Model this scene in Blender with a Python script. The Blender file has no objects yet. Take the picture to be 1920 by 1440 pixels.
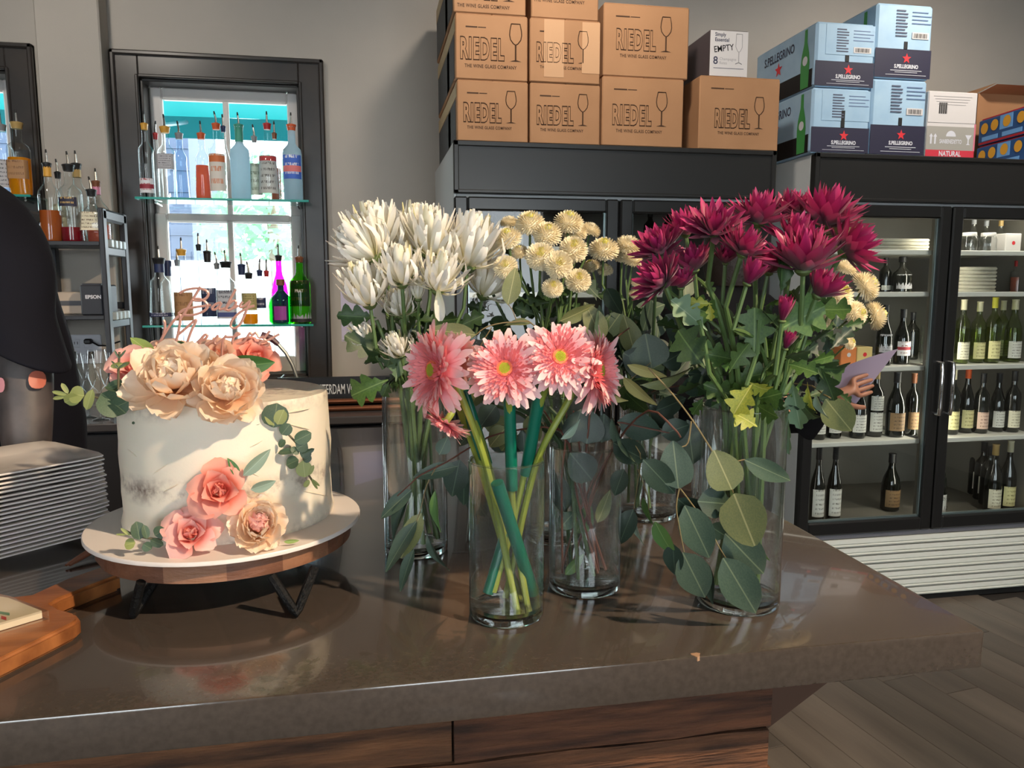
import bpy, bmesh, math, random
from math import sin, cos, pi, radians, sqrt, atan2, tan
from mathutils import Vector, Matrix, noise

random.seed(7)
SC = bpy.context.scene
COL = SC.collection
V = Vector

# ------------------------------------------------------------------ camera, world, lights, exposure
CAM_Z, F_PX, PITCH, YAW = 1.45, 1450.0, radians(7.25), radians(10.5)
cd = bpy.data.cameras.new('camera'); cam = bpy.data.objects.new('camera', cd); COL.objects.link(cam)
cd.sensor_width = 36.0; cd.lens = F_PX / 1920 * 36.0; cd.clip_start = 0.02; cd.clip_end = 200
cam.location = (0, 0, CAM_Z); cam.rotation_euler = (pi / 2 - PITCH, 0, -YAW)
SC.camera = cam
SC.view_settings.view_transform = 'Standard'; SC.view_settings.look = 'None'
SC.view_settings.exposure = 0.22; SC.view_settings.gamma = 1.0; SC.view_settings.use_curve_mapping = False
SC.cycles.transparent_max_bounces = 40; SC.cycles.max_bounces = 10
SC.cycles.sample_clamp_indirect = 6.0
SC.cycles.caustics_reflective = False; SC.cycles.caustics_refractive = False
wd = bpy.data.worlds.new('overcast_sky'); SC.world = wd; wd.use_nodes = True
bg = wd.node_tree.nodes['Background']; bg.inputs[0].default_value = (0.86, 0.95, 1.0, 1); bg.inputs[1].default_value = 8.0

def lamp(name, kind, loc, target, power, col, size=0.1, size_y=None, spot=None, blend=0.5):
    l = bpy.data.lights.new(name, kind); o = bpy.data.objects.new(name, l); COL.objects.link(o)
    o.location = loc; d = V(target) - V(loc); o.rotation_euler = d.to_track_quat('-Z', 'Y').to_euler()
    l.energy = power; l.color = col
    if kind == 'AREA':
        l.size = size
        if size_y: l.shape = 'RECTANGLE'; l.size_y = size_y
    else:
        l.shadow_soft_size = size
    if kind == 'SPOT': l.spot_size = spot; l.spot_blend = blend
    return o

WARM = (1.0, 0.78, 0.54)
lamp('track_spot', 'SPOT', (1.75, -0.60, 3.2), (0.15, 1.0, 1.15), 450, WARM, 0.045, spot=radians(66), blend=0.6)
for lx, lw in ((-1.3, 60), (0.7, 80), (2.5, 100)):
    lamp('wall_washer', 'SPOT', (lx, 2.2, 3.15), (lx + .2, 3.7, 1.7), lw * .8, (1.0, 0.90, 0.78), 0.09, spot=radians(100), blend=0.9)
lamp('floor_fill', 'SPOT', (2.3, 1.2, 3.3), (2.3, 1.3, 0), 240, (1.0, 0.88, 0.74), 0.08, spot=radians(95), blend=0.9)  # added spot, only there to brighten the floor beside the counter

# ------------------------------------------------------------------ pixel -> point helpers (1920x1440 frame)
_cy, _sy, _cp, _sp = cos(YAW), sin(YAW), cos(PITCH), sin(PITCH)
FW = V((_sy * _cp, _cy * _cp, -_sp)); RT = V((_cy, -_sy, 0)); UP = RT.cross(FW)
EYE = V((0, 0, CAM_Z))
def ray(px, py): return FW + RT * ((px - 960) / F_PX) + UP * ((720 - py) / F_PX)
def atY(px, py, y): r = ray(px, py); return EYE + r * (y / r.y)
def atZ(px, py, z): r = ray(px, py); return EYE + r * ((z - CAM_Z) / r.z)
def pxm(p): return (V(p) - EYE).dot(FW) / F_PX          # metres per pixel at a point

# ------------------------------------------------------------------ materials
def S(r, g, b):
    f = lambda c: ((c / 255 + 0.055) / 1.055) ** 2.4 if c > 10 else c / 255 / 12.92
    return (f(r), f(g), f(b), 1.0)
MATS = {}
def N(nt, t, **kw):
    n = nt.nodes.new(t)
    for k, v in kw.items():
        if hasattr(n, k): setattr(n, k, v)
    return n
def mat(name, col, rough=0.5, metal=0.0, var=None, col2=None, bump=None, rnd=0.0, coat=0.0, spec=0.5, sheen=0.0,
        stretch=None, transl=0.0, grad=None, axis=0, emit=0.0, sss=0.0, rib=None, hue=0.0):
    """principled material; var = noise scale mixing col/col2, bump = (scale, strength), grad = colour stops along Generated axis,
    rnd = per-object value change, transl = share of light let through, rib = pale midrib colour"""
    if name in MATS: return MATS[name]
    m = bpy.data.materials.new(name); m.use_nodes = True; nt = m.node_tree; L = nt.links
    b = nt.nodes['Principled BSDF']; out = nt.nodes['Material Output']
    b.inputs['Roughness'].default_value = rough; b.inputs['Metallic'].default_value = metal
    b.inputs['Specular IOR Level'].default_value = spec; b.inputs['Coat Weight'].default_value = coat
    if sheen: b.inputs['Sheen Weight'].default_value = sheen
    if sss:
        b.inputs['Subsurface Weight'].default_value = sss; b.inputs['Subsurface Radius'].default_value = (0.01, 0.005, 0.003)
    tc = N(nt, 'ShaderNodeTexCoord'); src = tc.outputs['Object']
    if stretch:
        mp = N(nt, 'ShaderNodeMapping'); mp.inputs['Scale'].default_value = stretch; L.new(src, mp.inputs[0]); src = mp.outputs[0]
    cur = None
    if grad:
        sp = N(nt, 'ShaderNodeSeparateXYZ'); L.new(tc.outputs['Generated'], sp.inputs[0])
        rp = N(nt, 'ShaderNodeValToRGB'); els = rp.color_ramp.elements
        while len(els) < len(grad): els.new(0.5)
        for e, (p, c) in zip(els, grad): e.position = p; e.color = c
        L.new(sp.outputs[axis], rp.inputs[0]); cur = rp.outputs[0]
    if var:
        nz = N(nt, 'ShaderNodeTexNoise'); nz.inputs['Scale'].default_value = var; nz.inputs['Detail'].default_value = 5
        L.new(src, nz.inputs['Vector'])
        rp = N(nt, 'ShaderNodeValToRGB'); rp.color_ramp.elements[0].position = 0.32; rp.color_ramp.elements[1].position = 0.68
        L.new(nz.outputs['Fac'], rp.inputs[0])
        if cur is None:
            rp.color_ramp.elements[0].color = col; rp.color_ramp.elements[1].color = col2 or col; cur = rp.outputs[0]
        else:
            rp.color_ramp.elements[0].color = (0.8, 0.8, 0.8, 1); rp.color_ramp.elements[1].color = (1, 1, 1, 1)
            mx = N(nt, 'ShaderNodeMix', data_type='RGBA', blend_type='MULTIPLY'); mx.inputs[0].default_value = 1
            L.new(cur, mx.inputs[6]); L.new(rp.outputs[0], mx.inputs[7]); cur = mx.outputs[2]
    if rib:
        sp = N(nt, 'ShaderNodeSeparateXYZ'); L.new(tc.outputs['Generated'], sp.inputs[0])
        a = N(nt, 'ShaderNodeMath', operation='SUBTRACT'); a.inputs[1].default_value = 0.5; L.new(sp.outputs[1], a.inputs[0])
        b2 = N(nt, 'ShaderNodeMath', operation='ABSOLUTE'); L.new(a.outputs[0], b2.inputs[0])
        c2 = N(nt, 'ShaderNodeMath', operation='LESS_THAN'); c2.inputs[1].default_value = 0.018; L.new(b2.outputs[0], c2.inputs[0])
        mx = N(nt, 'ShaderNodeMix', data_type='RGBA')
        L.new(c2.outputs[0], mx.inputs[0])
        if cur is not None: L.new(cur, mx.inputs[6])
        else: mx.inputs[6].default_value = col
        mx.inputs[7].default_value = rib; cur = mx.outputs[2]
    if rnd or hue:
        oi = N(nt, 'ShaderNodeObjectInfo'); hs = N(nt, 'ShaderNodeHueSaturation')
        mr = N(nt, 'ShaderNodeMapRange'); mr.inputs[3].default_value = 1 - rnd; mr.inputs[4].default_value = 1 + rnd
        L.new(oi.outputs['Random'], mr.inputs[0]); L.new(mr.outputs[0], hs.inputs['Value'])
        if hue:
            m2 = N(nt, 'ShaderNodeMapRange'); m2.inputs[3].default_value = 0.5 - hue; m2.inputs[4].default_value = 0.5 + hue
            L.new(oi.outputs['Random'], m2.inputs[0]); L.new(m2.outputs[0], hs.inputs['Hue'])
        if cur is not None: L.new(cur, hs.inputs['Color'])
        else: hs.inputs['Color'].default_value = col
        cur = hs.outputs[0]
    if cur is not None: L.new(cur, b.inputs['Base Color'])
    else: b.inputs['Base Color'].default_value = col
    if bump:
        nz = N(nt, 'ShaderNodeTexNoise'); nz.inputs['Scale'].default_value = bump[0]; nz.inputs['Detail'].default_value = 6
        L.new(src, nz.inputs['Vector'])
        bp = N(nt, 'ShaderNodeBump'); bp.inputs['Strength'].default_value = bump[1]; bp.inputs['Distance'].default_value = 0.01
        L.new(nz.outputs['Fac'], bp.inputs['Height']); L.new(bp.outputs[0], b.inputs['Normal'])
    if emit:
        b.inputs['Emission Strength'].default_value = emit
        b.inputs['Emission Color'].default_value = col
    if transl:
        t = N(nt, 'ShaderNodeBsdfTranslucent'); ms = N(nt, 'ShaderNodeMixShader'); ms.inputs[0].default_value = transl
        if cur is not None: L.new(cur, t.inputs[0])
        else: t.inputs[0].default_value = col
        L.new(b.outputs[0], ms.inputs[1]); L.new(t.outputs[0], ms.inputs[2]); L.new(ms.outputs[0], out.inputs[0])
    MATS[name] = m; return m

def thin_glass(name, tint=(0.97, 0.99, 0.98, 1), edge=(0.78, 0.87, 0.87, 1), refl=1.0, rough=0.0, ior=1.5, bend=0.0, lit_haze=0.0):
    """glass wall: light goes nearly straight through where it is seen face-on, tinted and (bend > 0) refracted towards its edges, with fresnel reflections"""
    if name in MATS: return MATS[name]
    m = bpy.data.materials.new(name); m.use_nodes = True; nt = m.node_tree; L = nt.links
    nt.nodes.remove(nt.nodes['Principled BSDF']); out = nt.nodes['Material Output']
    lw = N(nt, 'ShaderNodeLayerWeight'); lw.inputs[0].default_value = 0.3
    pw = N(nt, 'ShaderNodeMath', operation='POWER'); pw.inputs[1].default_value = 2.5; L.new(lw.outputs['Facing'], pw.inputs[0])
    mc = N(nt, 'ShaderNodeMix', data_type='RGBA'); mc.inputs[6].default_value = tint; mc.inputs[7].default_value = edge
    L.new(pw.outputs[0], mc.inputs[0])
    tr = N(nt, 'ShaderNodeBsdfTransparent'); L.new(mc.outputs[2], tr.inputs[0]); body = tr.outputs[0]
    if bend:
        rf = N(nt, 'ShaderNodeBsdfGlass'); rf.inputs['IOR'].default_value = 1.45; L.new(mc.outputs[2], rf.inputs[0]); rf.inputs['Roughness'].default_value = 0.0
        mr = N(nt, 'ShaderNodeMapRange', interpolation_type='SMOOTHSTEP'); mr.inputs[1].default_value = 0.35; mr.inputs[2].default_value = 0.85; mr.inputs[4].default_value = bend
        l2 = N(nt, 'ShaderNodeLayerWeight'); l2.inputs[0].default_value = 0.5; L.new(l2.outputs['Facing'], mr.inputs[0])
        mb = N(nt, 'ShaderNodeMixShader'); L.new(mr.outputs[0], mb.inputs[0]); L.new(body, mb.inputs[1]); L.new(rf.outputs[0], mb.inputs[2]); body = mb.outputs[0]
    if lit_haze:  # pale diffuse share stands in for window light scattered in the glass
        df = N(nt, 'ShaderNodeBsdfDiffuse'); df.inputs[0].default_value = (.75, .84, .9, 1); dm = N(nt, 'ShaderNodeMixShader'); dm.inputs[0].default_value = lit_haze
        L.new(body, dm.inputs[1]); L.new(df.outputs[0], dm.inputs[2]); body = dm.outputs[0]
    gl = N(nt, 'ShaderNodeBsdfGlossy'); gl.inputs['Roughness'].default_value = rough
    fr = N(nt, 'ShaderNodeFresnel'); ge = N(nt, 'ShaderNodeNewGeometry'); bi = N(nt, 'ShaderNodeMapRange'); bi.inputs[3].default_value = ior; bi.inputs[4].default_value = 1 / ior
    L.new(ge.outputs['Backfacing'], bi.inputs[0]); L.new(bi.outputs[0], fr.inputs[0])      # one thin wall: same reflection from either side
    mu = N(nt, 'ShaderNodeMath', operation='MULTIPLY'); mu.inputs[1].default_value = refl; mu.use_clamp = True; L.new(fr.outputs[0], mu.inputs[0])
    ms = N(nt, 'ShaderNodeMixShader'); L.new(mu.outputs[0], ms.inputs[0]); L.new(body, ms.inputs[1]); L.new(gl.outputs[0], ms.inputs[2])
    L.new(ms.outputs[0], out.inputs[0]); MATS[name] = m; return m

def label_mat(name, base, ink, accent=None, rows=7, z0=0.25, z1=0.75):
    """paper label with lines of small print (flat print only)"""
    if name in MATS: return MATS[name]
    m = bpy.data.materials.new(name); m.use_nodes = True; nt = m.node_tree; L = nt.links
    b = nt.nodes['Principled BSDF']; b.inputs['Roughness'].default_value = 0.6
    tc = N(nt, 'ShaderNodeTexCoord'); sp = N(nt, 'ShaderNodeSeparateXYZ'); L.new(tc.outputs['Generated'], sp.inputs[0])
    w = N(nt, 'ShaderNodeMath', operation='MULTIPLY'); w.inputs[1].default_value = rows; L.new(sp.outputs[2], w.inputs[0])
    f = N(nt, 'ShaderNodeMath', operation='FRACT'); L.new(w.outputs[0], f.inputs[0])
    g = N(nt, 'ShaderNodeMath', operation='GREATER_THAN'); g.inputs[1].default_value = 0.6; L.new(f.outputs[0], g.inputs[0])
    mp = N(nt, 'ShaderNodeMapping'); mp.inputs['Scale'].default_value = (24, 1, rows); L.new(tc.outputs['Generated'], mp.inputs[0])
    nz = N(nt, 'ShaderNodeTexNoise'); nz.inputs['Scale'].default_value = 1.3; L.new(mp.outputs[0], nz.inputs['Vector'])
    g2 = N(nt, 'ShaderNodeMath', operation='GREATER_THAN'); g2.inputs[1].default_value = 0.5; L.new(nz.outputs['Fac'], g2.inputs[0])
    x1 = N(nt, 'ShaderNodeMath', operation='SUBTRACT'); x1.inputs[1].default_value = 0.5; L.new(sp.outputs[0], x1.inputs[0])
    x2 = N(nt, 'ShaderNodeMath', operation='ABSOLUTE'); L.new(x1.outputs[0], x2.inputs[0])
    x3 = N(nt, 'ShaderNodeMath', operation='LESS_THAN'); x3.inputs[1].default_value = 0.36; L.new(x2.outputs[0], x3.inputs[0])
    p1 = N(nt, 'ShaderNodeMath', operation='MULTIPLY'); L.new(g.outputs[0], p1.inputs[0]); L.new(g2.outputs[0], p1.inputs[1])
    p2 = N(nt, 'ShaderNodeMath', operation='MULTIPLY'); L.new(p1.outputs[0], p2.inputs[0]); L.new(x3.outputs[0], p2.inputs[1])
    mx = N(nt, 'ShaderNodeMix', data_type='RGBA'); mx.inputs[6].default_value = base; mx.inputs[7].default_value = ink
    L.new(p2.outputs[0], mx.inputs[0]); cur = mx.outputs[2]
    if accent:
        a = N(nt, 'ShaderNodeMath', operation='GREATER_THAN'); a.inputs[1].default_value = z0; L.new(sp.outputs[2], a.inputs[0])
        c = N(nt, 'ShaderNodeMath', operation='LESS_THAN'); c.inputs[1].default_value = z1; L.new(sp.outputs[2], c.inputs[0])
        d = N(nt, 'ShaderNodeMath', operation='MULTIPLY'); L.new(a.outputs[0], d.inputs[0]); L.new(c.outputs[0], d.inputs[1])
        m2 = N(nt, 'ShaderNodeMix', data_type='RGBA'); L.new(d.outputs[0], m2.inputs[0]); L.new(cur, m2.inputs[6]); m2.inputs[7].default_value = accent
        cur = m2.outputs[2]
    L.new(cur, b.inputs['Base Color']); MATS[name] = m; return m

# ------------------------------------------------------------------ objects
ORG = {}
def thing(name, label, cat, loc=(0, 0, 0), group=None, kind=None):
    o = bpy.data.objects.new(name, None); COL.objects.link(o); o.location = loc; o.empty_display_size = 0.05
    ORG[o.name] = V(loc); o['label'] = label; o['category'] = cat
    if group: o['group'] = group
    if kind: o['kind'] = kind
    return o
def tag(o, label=None, cat=None, group=None, kind=None):
    if label: o['label'] = label
    if cat: o['category'] = cat
    if group: o['group'] = group
    if kind: o['kind'] = kind
    return o
def add(name, me, m=None, parent=None, mw=None):
    """link a mesh (verts in world space, or placed by mw) as an object, under parent"""
    o = bpy.data.objects.new(name, me); COL.objects.link(o)
    if m is not None and len(me.materials) == 0: me.materials.append(m)
    org = ORG[parent.name] if parent else V((0, 0, 0))
    if parent: o.parent = parent
    if mw is not None: o.matrix_local = Matrix.Translation(-org) @ mw
    else: o.matrix_local = Matrix.Identity(4)
    ORG[o.name] = org
    return o

def frame(x, z):
    """rotation matrix with X along x and Z near z"""
    x = V(x).normalized(); z = V(z); y = z.cross(x)
    if y.length < 1e-6: y = V((0.3, 1, 0.2)).cross(x)
    y.normalize(); z = x.cross(y)
    return Matrix((x, y, z)).transposed()

class MB:
    def __init__(s): s.v, s.f = [], []
    def add(s, vs, fs):
        n = len(s.v); s.v += [V(p) for p in vs]; s.f += [tuple(i + n for i in f) for f in fs]; return s
    def box(s, a, b, ch=0.0, M=None):
        x0, y0, z0 = (min(a[i], b[i]) for i in range(3)); x1, y1, z1 = (max(a[i], b[i]) for i in range(3))
        ch = min(ch, (x1 - x0) * .45, (y1 - y0) * .45, (z1 - z0) * .45)
        lo, hi = (x0, y0, z0), (x1, y1, z1)
        if ch <= 0:
            vs = [V((hi[0] if i & 1 else lo[0], hi[1] if i & 2 else lo[1], hi[2] if i & 4 else lo[2])) for i in range(8)]
            fs = [(0, 2, 3, 1), (4, 5, 7, 6), (0, 1, 5, 4), (2, 6, 7, 3), (0, 4, 6, 2), (1, 3, 7, 5)]
        else:
            vs = []
            for i in range(8):
                sg = [(i >> k) & 1 for k in range(3)]
                for ax in range(3):
                    vs.append(V([(hi[k] if sg[k] else lo[k]) if k == ax else ((hi[k] - ch) if sg[k] else (lo[k] + ch)) for k in range(3)]))
            fs = []; c = (V(lo) + V(hi)) / 2
            def face(ids):
                p = [vs[i] for i in ids]; n = (p[1] - p[0]).cross(p[2] - p[1])
                if n.dot(sum(p, V((0, 0, 0))) / len(p) - c) < 0: ids = ids[::-1]
                fs.append(tuple(ids))
            for ax in range(3):
                u, w = [k for k in range(3) if k != ax]
                for sgn in (0, 1):
                    q = []
                    for (a1, b1) in ((0, 0), (1, 0), (1, 1), (0, 1)):
                        i = (sgn << ax) | (a1 << u) | (b1 << w); q.append(i * 3 + ax)
                    face(q)
            for ax in range(3):
                u, w = [k for k in range(3) if k != ax]
                for a1 in (0, 1):
                    for b1 in (0, 1):
                        i0 = (a1 << u) | (b1 << w); i1 = i0 | (1 << ax)
                        face([i0 * 3 + u, i1 * 3 + u, i1 * 3 + w, i0 * 3 + w])
            for i in range(8): face([i * 3, i * 3 + 1, i * 3 + 2])
        if M is not None: vs = [M @ p for p in vs]
        return s.add(vs, fs)
    def tube(s, pts, r, n=8, cap=True, flat=1.0):
        pts = [V(p) for p in pts]; k = len(pts); rs = r if isinstance(r, (list, tuple)) else [r] * k
        vs, fs = [], []; up = V((0, 0, 1)); prev = None
        for i, p in enumerate(pts):
            t = (pts[min(i + 1, k - 1)] - pts[max(i - 1, 0)])
            t = t.normalized() if t.length > 1e-9 else V((0, 0, 1))
            if prev is None:
                a = t.cross(up if abs(t.z) < 0.9 else V((1, 0, 0))).normalized()
            else:
                a = (prev - t * prev.dot(t)); a = a.normalized() if a.length > 1e-6 else t.orthogonal().normalized()
            prev = a; b = t.cross(a)
            for j in range(n):
                th = 2 * pi * j / n; vs.append(p + a * (cos(th) * rs[i]) + b * (sin(th) * rs[i] * flat))
        for i in range(k - 1):
            for j in range(n):
                fs.append((i * n + j, i * n + (j + 1) % n, (i + 1) * n + (j + 1) % n, (i + 1) * n + j))
        if cap: fs += [tuple(range(n))[::-1], tuple(range((k - 1) * n, k * n))]
        return s.add(vs, fs)
    def lathe(s, prof, c=(0, 0, 0), n=20, shape=None, M=None, cap=(True, True)):
        """prof = [(r, z)]; shape(theta) scales the radius"""
        vs, fs = [], []; c = V(c)
        for (r, z) in prof:
            for j in range(n):
                th = 2 * pi * (j + 0.5) / n; q = r * (shape(th) if shape else 1)
                p = V((q * cos(th), q * sin(th), z)); vs.append((M @ p) if M is not None else p + c)
        for i in range(len(prof) - 1):
            for j in range(n):
                fs.append((i * n + j, i * n + (j + 1) % n, (i + 1) * n + (j + 1) % n, (i + 1) * n + j))
        if cap[0]: fs.append(tuple(range(n))[::-1])
        if cap[1]: fs.append(tuple(range((len(prof) - 1) * n, len(prof) * n)))
        return s.add(vs, fs)
    def grid(s, nx, ny, fn):
        vs = [fn(i / nx, j / ny) for i in range(nx + 1) for j in range(ny + 1)]
        fs = [(i * (ny + 1) + j, (i + 1) * (ny + 1) + j, (i + 1) * (ny + 1) + j + 1, i * (ny + 1) + j + 1) for i in range(nx) for j in range(ny)]
        return s.add(vs, fs)
    def prism(s, poly, z0, z1):
        """horizontal polygon extruded from z0 to z1 (counter-clockwise)"""
        n = len(poly); vs = [V((p[0], p[1], z0)) for p in poly] + [V((p[0], p[1], z1)) for p in poly]
        fs = [tuple(range(n))[::-1], tuple(range(n, 2 * n))] + [(i, (i + 1) % n, (i + 1) % n + n, i + n) for i in range(n)]
        return s.add(vs, fs)
    def mesh(s, name, smooth=True, org=None, ang=40):
        me = bpy.data.meshes.new(name); vs = s.v if org is None else [p - org for p in s.v]
        me.from_pydata([tuple(p) for p in vs], [], s.f); me.update()
        if smooth:
            for p in me.polygons: p.use_smooth = True
            if ang: me.set_sharp_from_angle(angle=radians(ang))
        return me
    def build(s, name, m, parent=None, smooth=True, ang=40, kind=None):
        org = ORG[parent.name] if parent else None
        o = add(name, s.mesh(name, smooth, org, ang), m, parent)
        if kind: o['kind'] = kind
        return o

def box_obj(name, a, b, m, parent=None, ch=0.003): return MB().box(a, b, ch).build(name, m, parent, smooth=False)

ORD = 'first second third fourth fifth sixth seventh eighth ninth tenth eleventh twelfth thirteenth fourteenth fifteenth sixteenth seventeenth eighteenth nineteenth twentieth'.split()

def text_mesh(body, size, sx=1.0, extrude=0.0, outline=0.0, align='CENTER', bold=0.0, spacing=1.0):
    cu = bpy.data.curves.new('lettering', 'FONT'); cu.body = body; cu.size = size; cu.align_x = align; cu.align_y = 'CENTER'
    cu.resolution_u = 3; cu.space_character = spacing; cu.extrude = extrude
    if outline: cu.fill_mode = 'NONE'; cu.bevel_depth = outline; cu.bevel_resolution = 0
    if bold: cu.offset = bold
    o = bpy.data.objects.new('lettering', cu); COL.objects.link(o)
    dg = bpy.context.evaluated_depsgraph_get(); me = bpy.data.meshes.new_from_object(o.evaluated_get(dg))
    bpy.data.objects.remove(o); bpy.data.curves.remove(cu)
    me.transform(Matrix.Diagonal((sx, 1, 1, 1))); me.materials.clear()
    return me
FACE = Matrix(((1, 0, 0, 0), (0, 0, -1, 0), (0, 1, 0, 0), (0, 0, 0, 1)))      # XY drawing -> upright, read from -Y
SIDE = Matrix(((0, 0, -1, 0), (-1, 0, 0, 0), (0, 1, 0, 0), (0, 0, 0, 1)))     # XY drawing -> upright on a face looking towards -X
def text(body, size, m, parent, at, basis=FACE, name='lettering', **kw):
    return add(name, text_mesh(body, size, **kw), m, parent, Matrix.Translation(V(at)) @ basis)
# ================================================================== room shell
WALL = mat('wall_paint', S(176, 168, 158), 0.8, var=3, col2=S(170, 163, 154), bump=(180, 0.04))
TRIMD = mat('dark_trim', S(44, 42, 42), 0.3, var=6, col2=S(58, 52, 48), spec=0.5)
WHITEP = mat('sash_paint', S(205, 200, 196), 0.45)
CEIL = mat('ceiling_paint', S(120, 116, 112), 0.9)
FY = 3.03                      # cooler fronts
WY = 3.90                      # back wall face
XL, XR, YF, ZT = -3.4, 4.6, -4.5, 3.7

w2a, w2b = atY(207, 94, WY), atY(606, 115, WY)
W2 = (w2a.x, w2b.x, 0.96, (w2a.z + w2b.z) / 2)            # casing outer x0,x1,z0,z1
w1b = atY(64, 85, WY)
W1 = (w1b.x - (W2[1] - W2[0]), w1b.x, 0.96, w1b.z)
CW = 0.115                                                # casing width
def open_of(W): return (W[0] + CW, W[1] - CW, W[2] + 0.05, W[3] - CW)

o1, o2 = open_of(W1), open_of(W2)
m = MB()
for a, b, z0, z1 in ((XL, o1[0], 0, ZT), (o1[1], o2[0], 0, ZT), (o2[1], XR, 0, ZT), (o1[0], o1[1], 0, o1[2]), (o1[0], o1[1], o1[3], ZT),
                     (o2[0], o2[1], 0, o2[2]), (o2[0], o2[1], o2[3], ZT)):
    m.box((a, WY, z0 if z0 else -.08), (b, WY + 0.22, z1))
tag(m.build('wall_back', WALL, smooth=False), kind='structure')
for nm, a, b in (('wall_left', (XL - .15, YF - .18, -.08), (XL, WY + .2, ZT)), ('wall_right', (XR, YF - .18, -.08), (XR + .15, WY + .2, ZT))):
    tag(box_obj(nm, a, b, WALL, ch=0), kind='structure')
tag(box_obj('ceiling', (XL - .15, YF - .18, ZT), (XR + .15, WY + .22, ZT + .12), CEIL, ch=0), kind='structure')
# shop front with two tall openings
m = MB(); xs = [XL, -3.0, -1.0, 0.4, 2.4, XR]
for i in range(0, 6, 2): m.box((xs[i], YF - .18, -.08), (xs[i + 1], YF, ZT))
for i in (1, 3):
    m.box((xs[i], YF - .18, -.08), (xs[i + 1], YF, 0.7)); m.box((xs[i], YF - .18, 2.7), (xs[i + 1], YF, ZT))
tag(m.build('wall_front', WALL, smooth=False), kind='structure')
# pilaster between the two bar windows
pa, pb = atY(65, 60, WY - .12), atY(187, 60, WY - .12)
tag(box_obj('trim_1', (pa.x, WY - .12, 0), (pb.x, WY, ZT), WALL, ch=0.006), kind='structure')

GLASSW = thin_glass('window_glass', (0.98, 1, 0.99, 1), (0.8, 0.92, 0.9, 1), 0.6)
def make_window(n, W):
    root = thing('window_%d' % n, 'dark framed sash window', 'window', ((W[0] + W[1]) / 2, WY, W[2])); del root['category']; del root['label']; root['kind'] = 'structure'
    x0, x1, z0, z1 = W; y = WY
    for a, b, nm in (((x0, z0), (x0 + CW, z1), 'l'), ((x1 - CW, z0), (x1, z1), 'r'), ((x0 + CW, z1 - CW), (x1 - CW, z1), 't'), ((x0 + CW, z0), (x1 - CW, z0 + .05), 'b')):
        mb = MB().box((a[0], y - .022, a[1]), (b[0], y + .004, b[1]), .004)
        if nm == 'l':
            mb.box((a[0], y - .036, a[1]), (a[0] + .022, y, b[1]), .006); mb.box((b[0] - .014, y - .03, a[1]), (b[0], y, b[1] - CW + .012), .004)
        if nm == 'r':
            mb.box((b[0] - .022, y - .036, a[1]), (b[0], y, b[1]), .006); mb.box((a[0], y - .03, a[1]), (a[0] + .014, y, b[1] - CW + .012), .004)
        if nm == 't':
            mb.box((a[0] - CW, y - .036, b[1] - .022), (b[0] + CW, y, b[1]), .006); mb.box((a[0], y - .03, a[1]), (b[0], y, a[1] + .014), .004)
        mb.build('casing_board', TRIMD, root, smooth=False)
    a0, a1, b0, b1 = open_of(W)
    jb = MB()
    for p, q in (((a0, y, b0), (a0 + .012, y + .12, b1)), ((a1 - .012, y, b0), (a1, y + .12, b1)), ((a0, y, b1 - .012), (a1, y + .12, b1)), ((a0, y, b0), (a1, y + .12, b0 + .012))):
        jb.box(p, q, .002)
    jb.build('jamb', TRIMD, root, smooth=False)
    s0, s1, t0, t1 = a0 + .012, a1 - .012, b0 + .012, b1 - .012
    mid = t0 + (t1 - t0) * 0.555
    for nm, za, zb, yy in (('upper_sash', mid - .02, t1, y + .10), ('lower_sash', t0, mid + .02, y + .075)):
        f = MB()
        for p, q in (((s0, za), (s0 + .055, zb)), ((s1 - .055, za), (s1, zb)), ((s0 + .055, zb - .055 if nm[0] == 'u' else zb - .035), (s1 - .055, zb)), ((s0 + .055, za), (s1 - .055, za + (.035 if nm[0] == 'u' else .08)))):
            f.box((p[0], yy, p[1]), (q[0], yy + .035, q[1]), .006)
        so = f.build(nm, WHITEP, root, smooth=False)
        cx = (s0 + s1) / 2
        MB().box((cx - .013, yy + .004, za + .02), (cx + .013, yy + .03, zb - .03), .005).build('muntin', WHITEP, so, smooth=False)
        for p, q in ((s0 + .055, cx - .013), (cx + .013, s1 - .055)):
            MB().grid(1, 1, lambda u, v, p=p, q=q, za=za, zb=zb, yy=yy: V((p + (q - p) * u, yy + .018, za + .03 + (zb - za - .08) * v))).build('pane', GLASSW, so, smooth=False)
    return root
make_window(1, W1); make_window(2, W2)

# ------------------------------------------------------------------ outside the bar windows
TEAL = mat('awning_canvas', S(22, 112, 114), 0.8, transl=0.4)
aw = thing('awning', 'teal canvas awning sloping down outside the bar windows', 'awning', (-1.5, 5.0, 2.3))
za = atY(430, 262, 5.6).z
AW = [(4.16, 2.98), (5.6, za + .14)]
MB().grid(12, 4, lambda u, v: V((-4.2 + 5.2 * u, AW[0][0] + (AW[1][0] - AW[0][0]) * v, AW[0][1] + (AW[1][1] - AW[0][1]) * v - .05 * sin(pi * v) ))).build('canvas', TEAL, aw)
MB().grid(26, 1, lambda u, v: V((-4.2 + 5.2 * u, 5.6 + .004 * sin(u * 60), za + .14 - .14 * v))).build('valance', mat('awning_valance', S(12, 84, 90), .8, transl=0.3), aw)
fr = mat('awning_steel', S(110, 140, 150), .5, .6)
for x in (-3.0, -1.15, 0.6):
    MB().tube([(x, 4.14, 2.2), (x, 5.58, za + .1)], .014).build('arm', fr, aw)
tag(box_obj('pavement', (-9, 4.12, -0.16), (8, 16, -.02), mat('concrete', S(226, 226, 224), .9, var=4, col2=S(214, 214, 210)), ch=0), kind='structure')
bd = thing('building', 'grey blue building corner seen through the lower window sash', 'building', (-3.2, 9.5, -.02))
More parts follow.
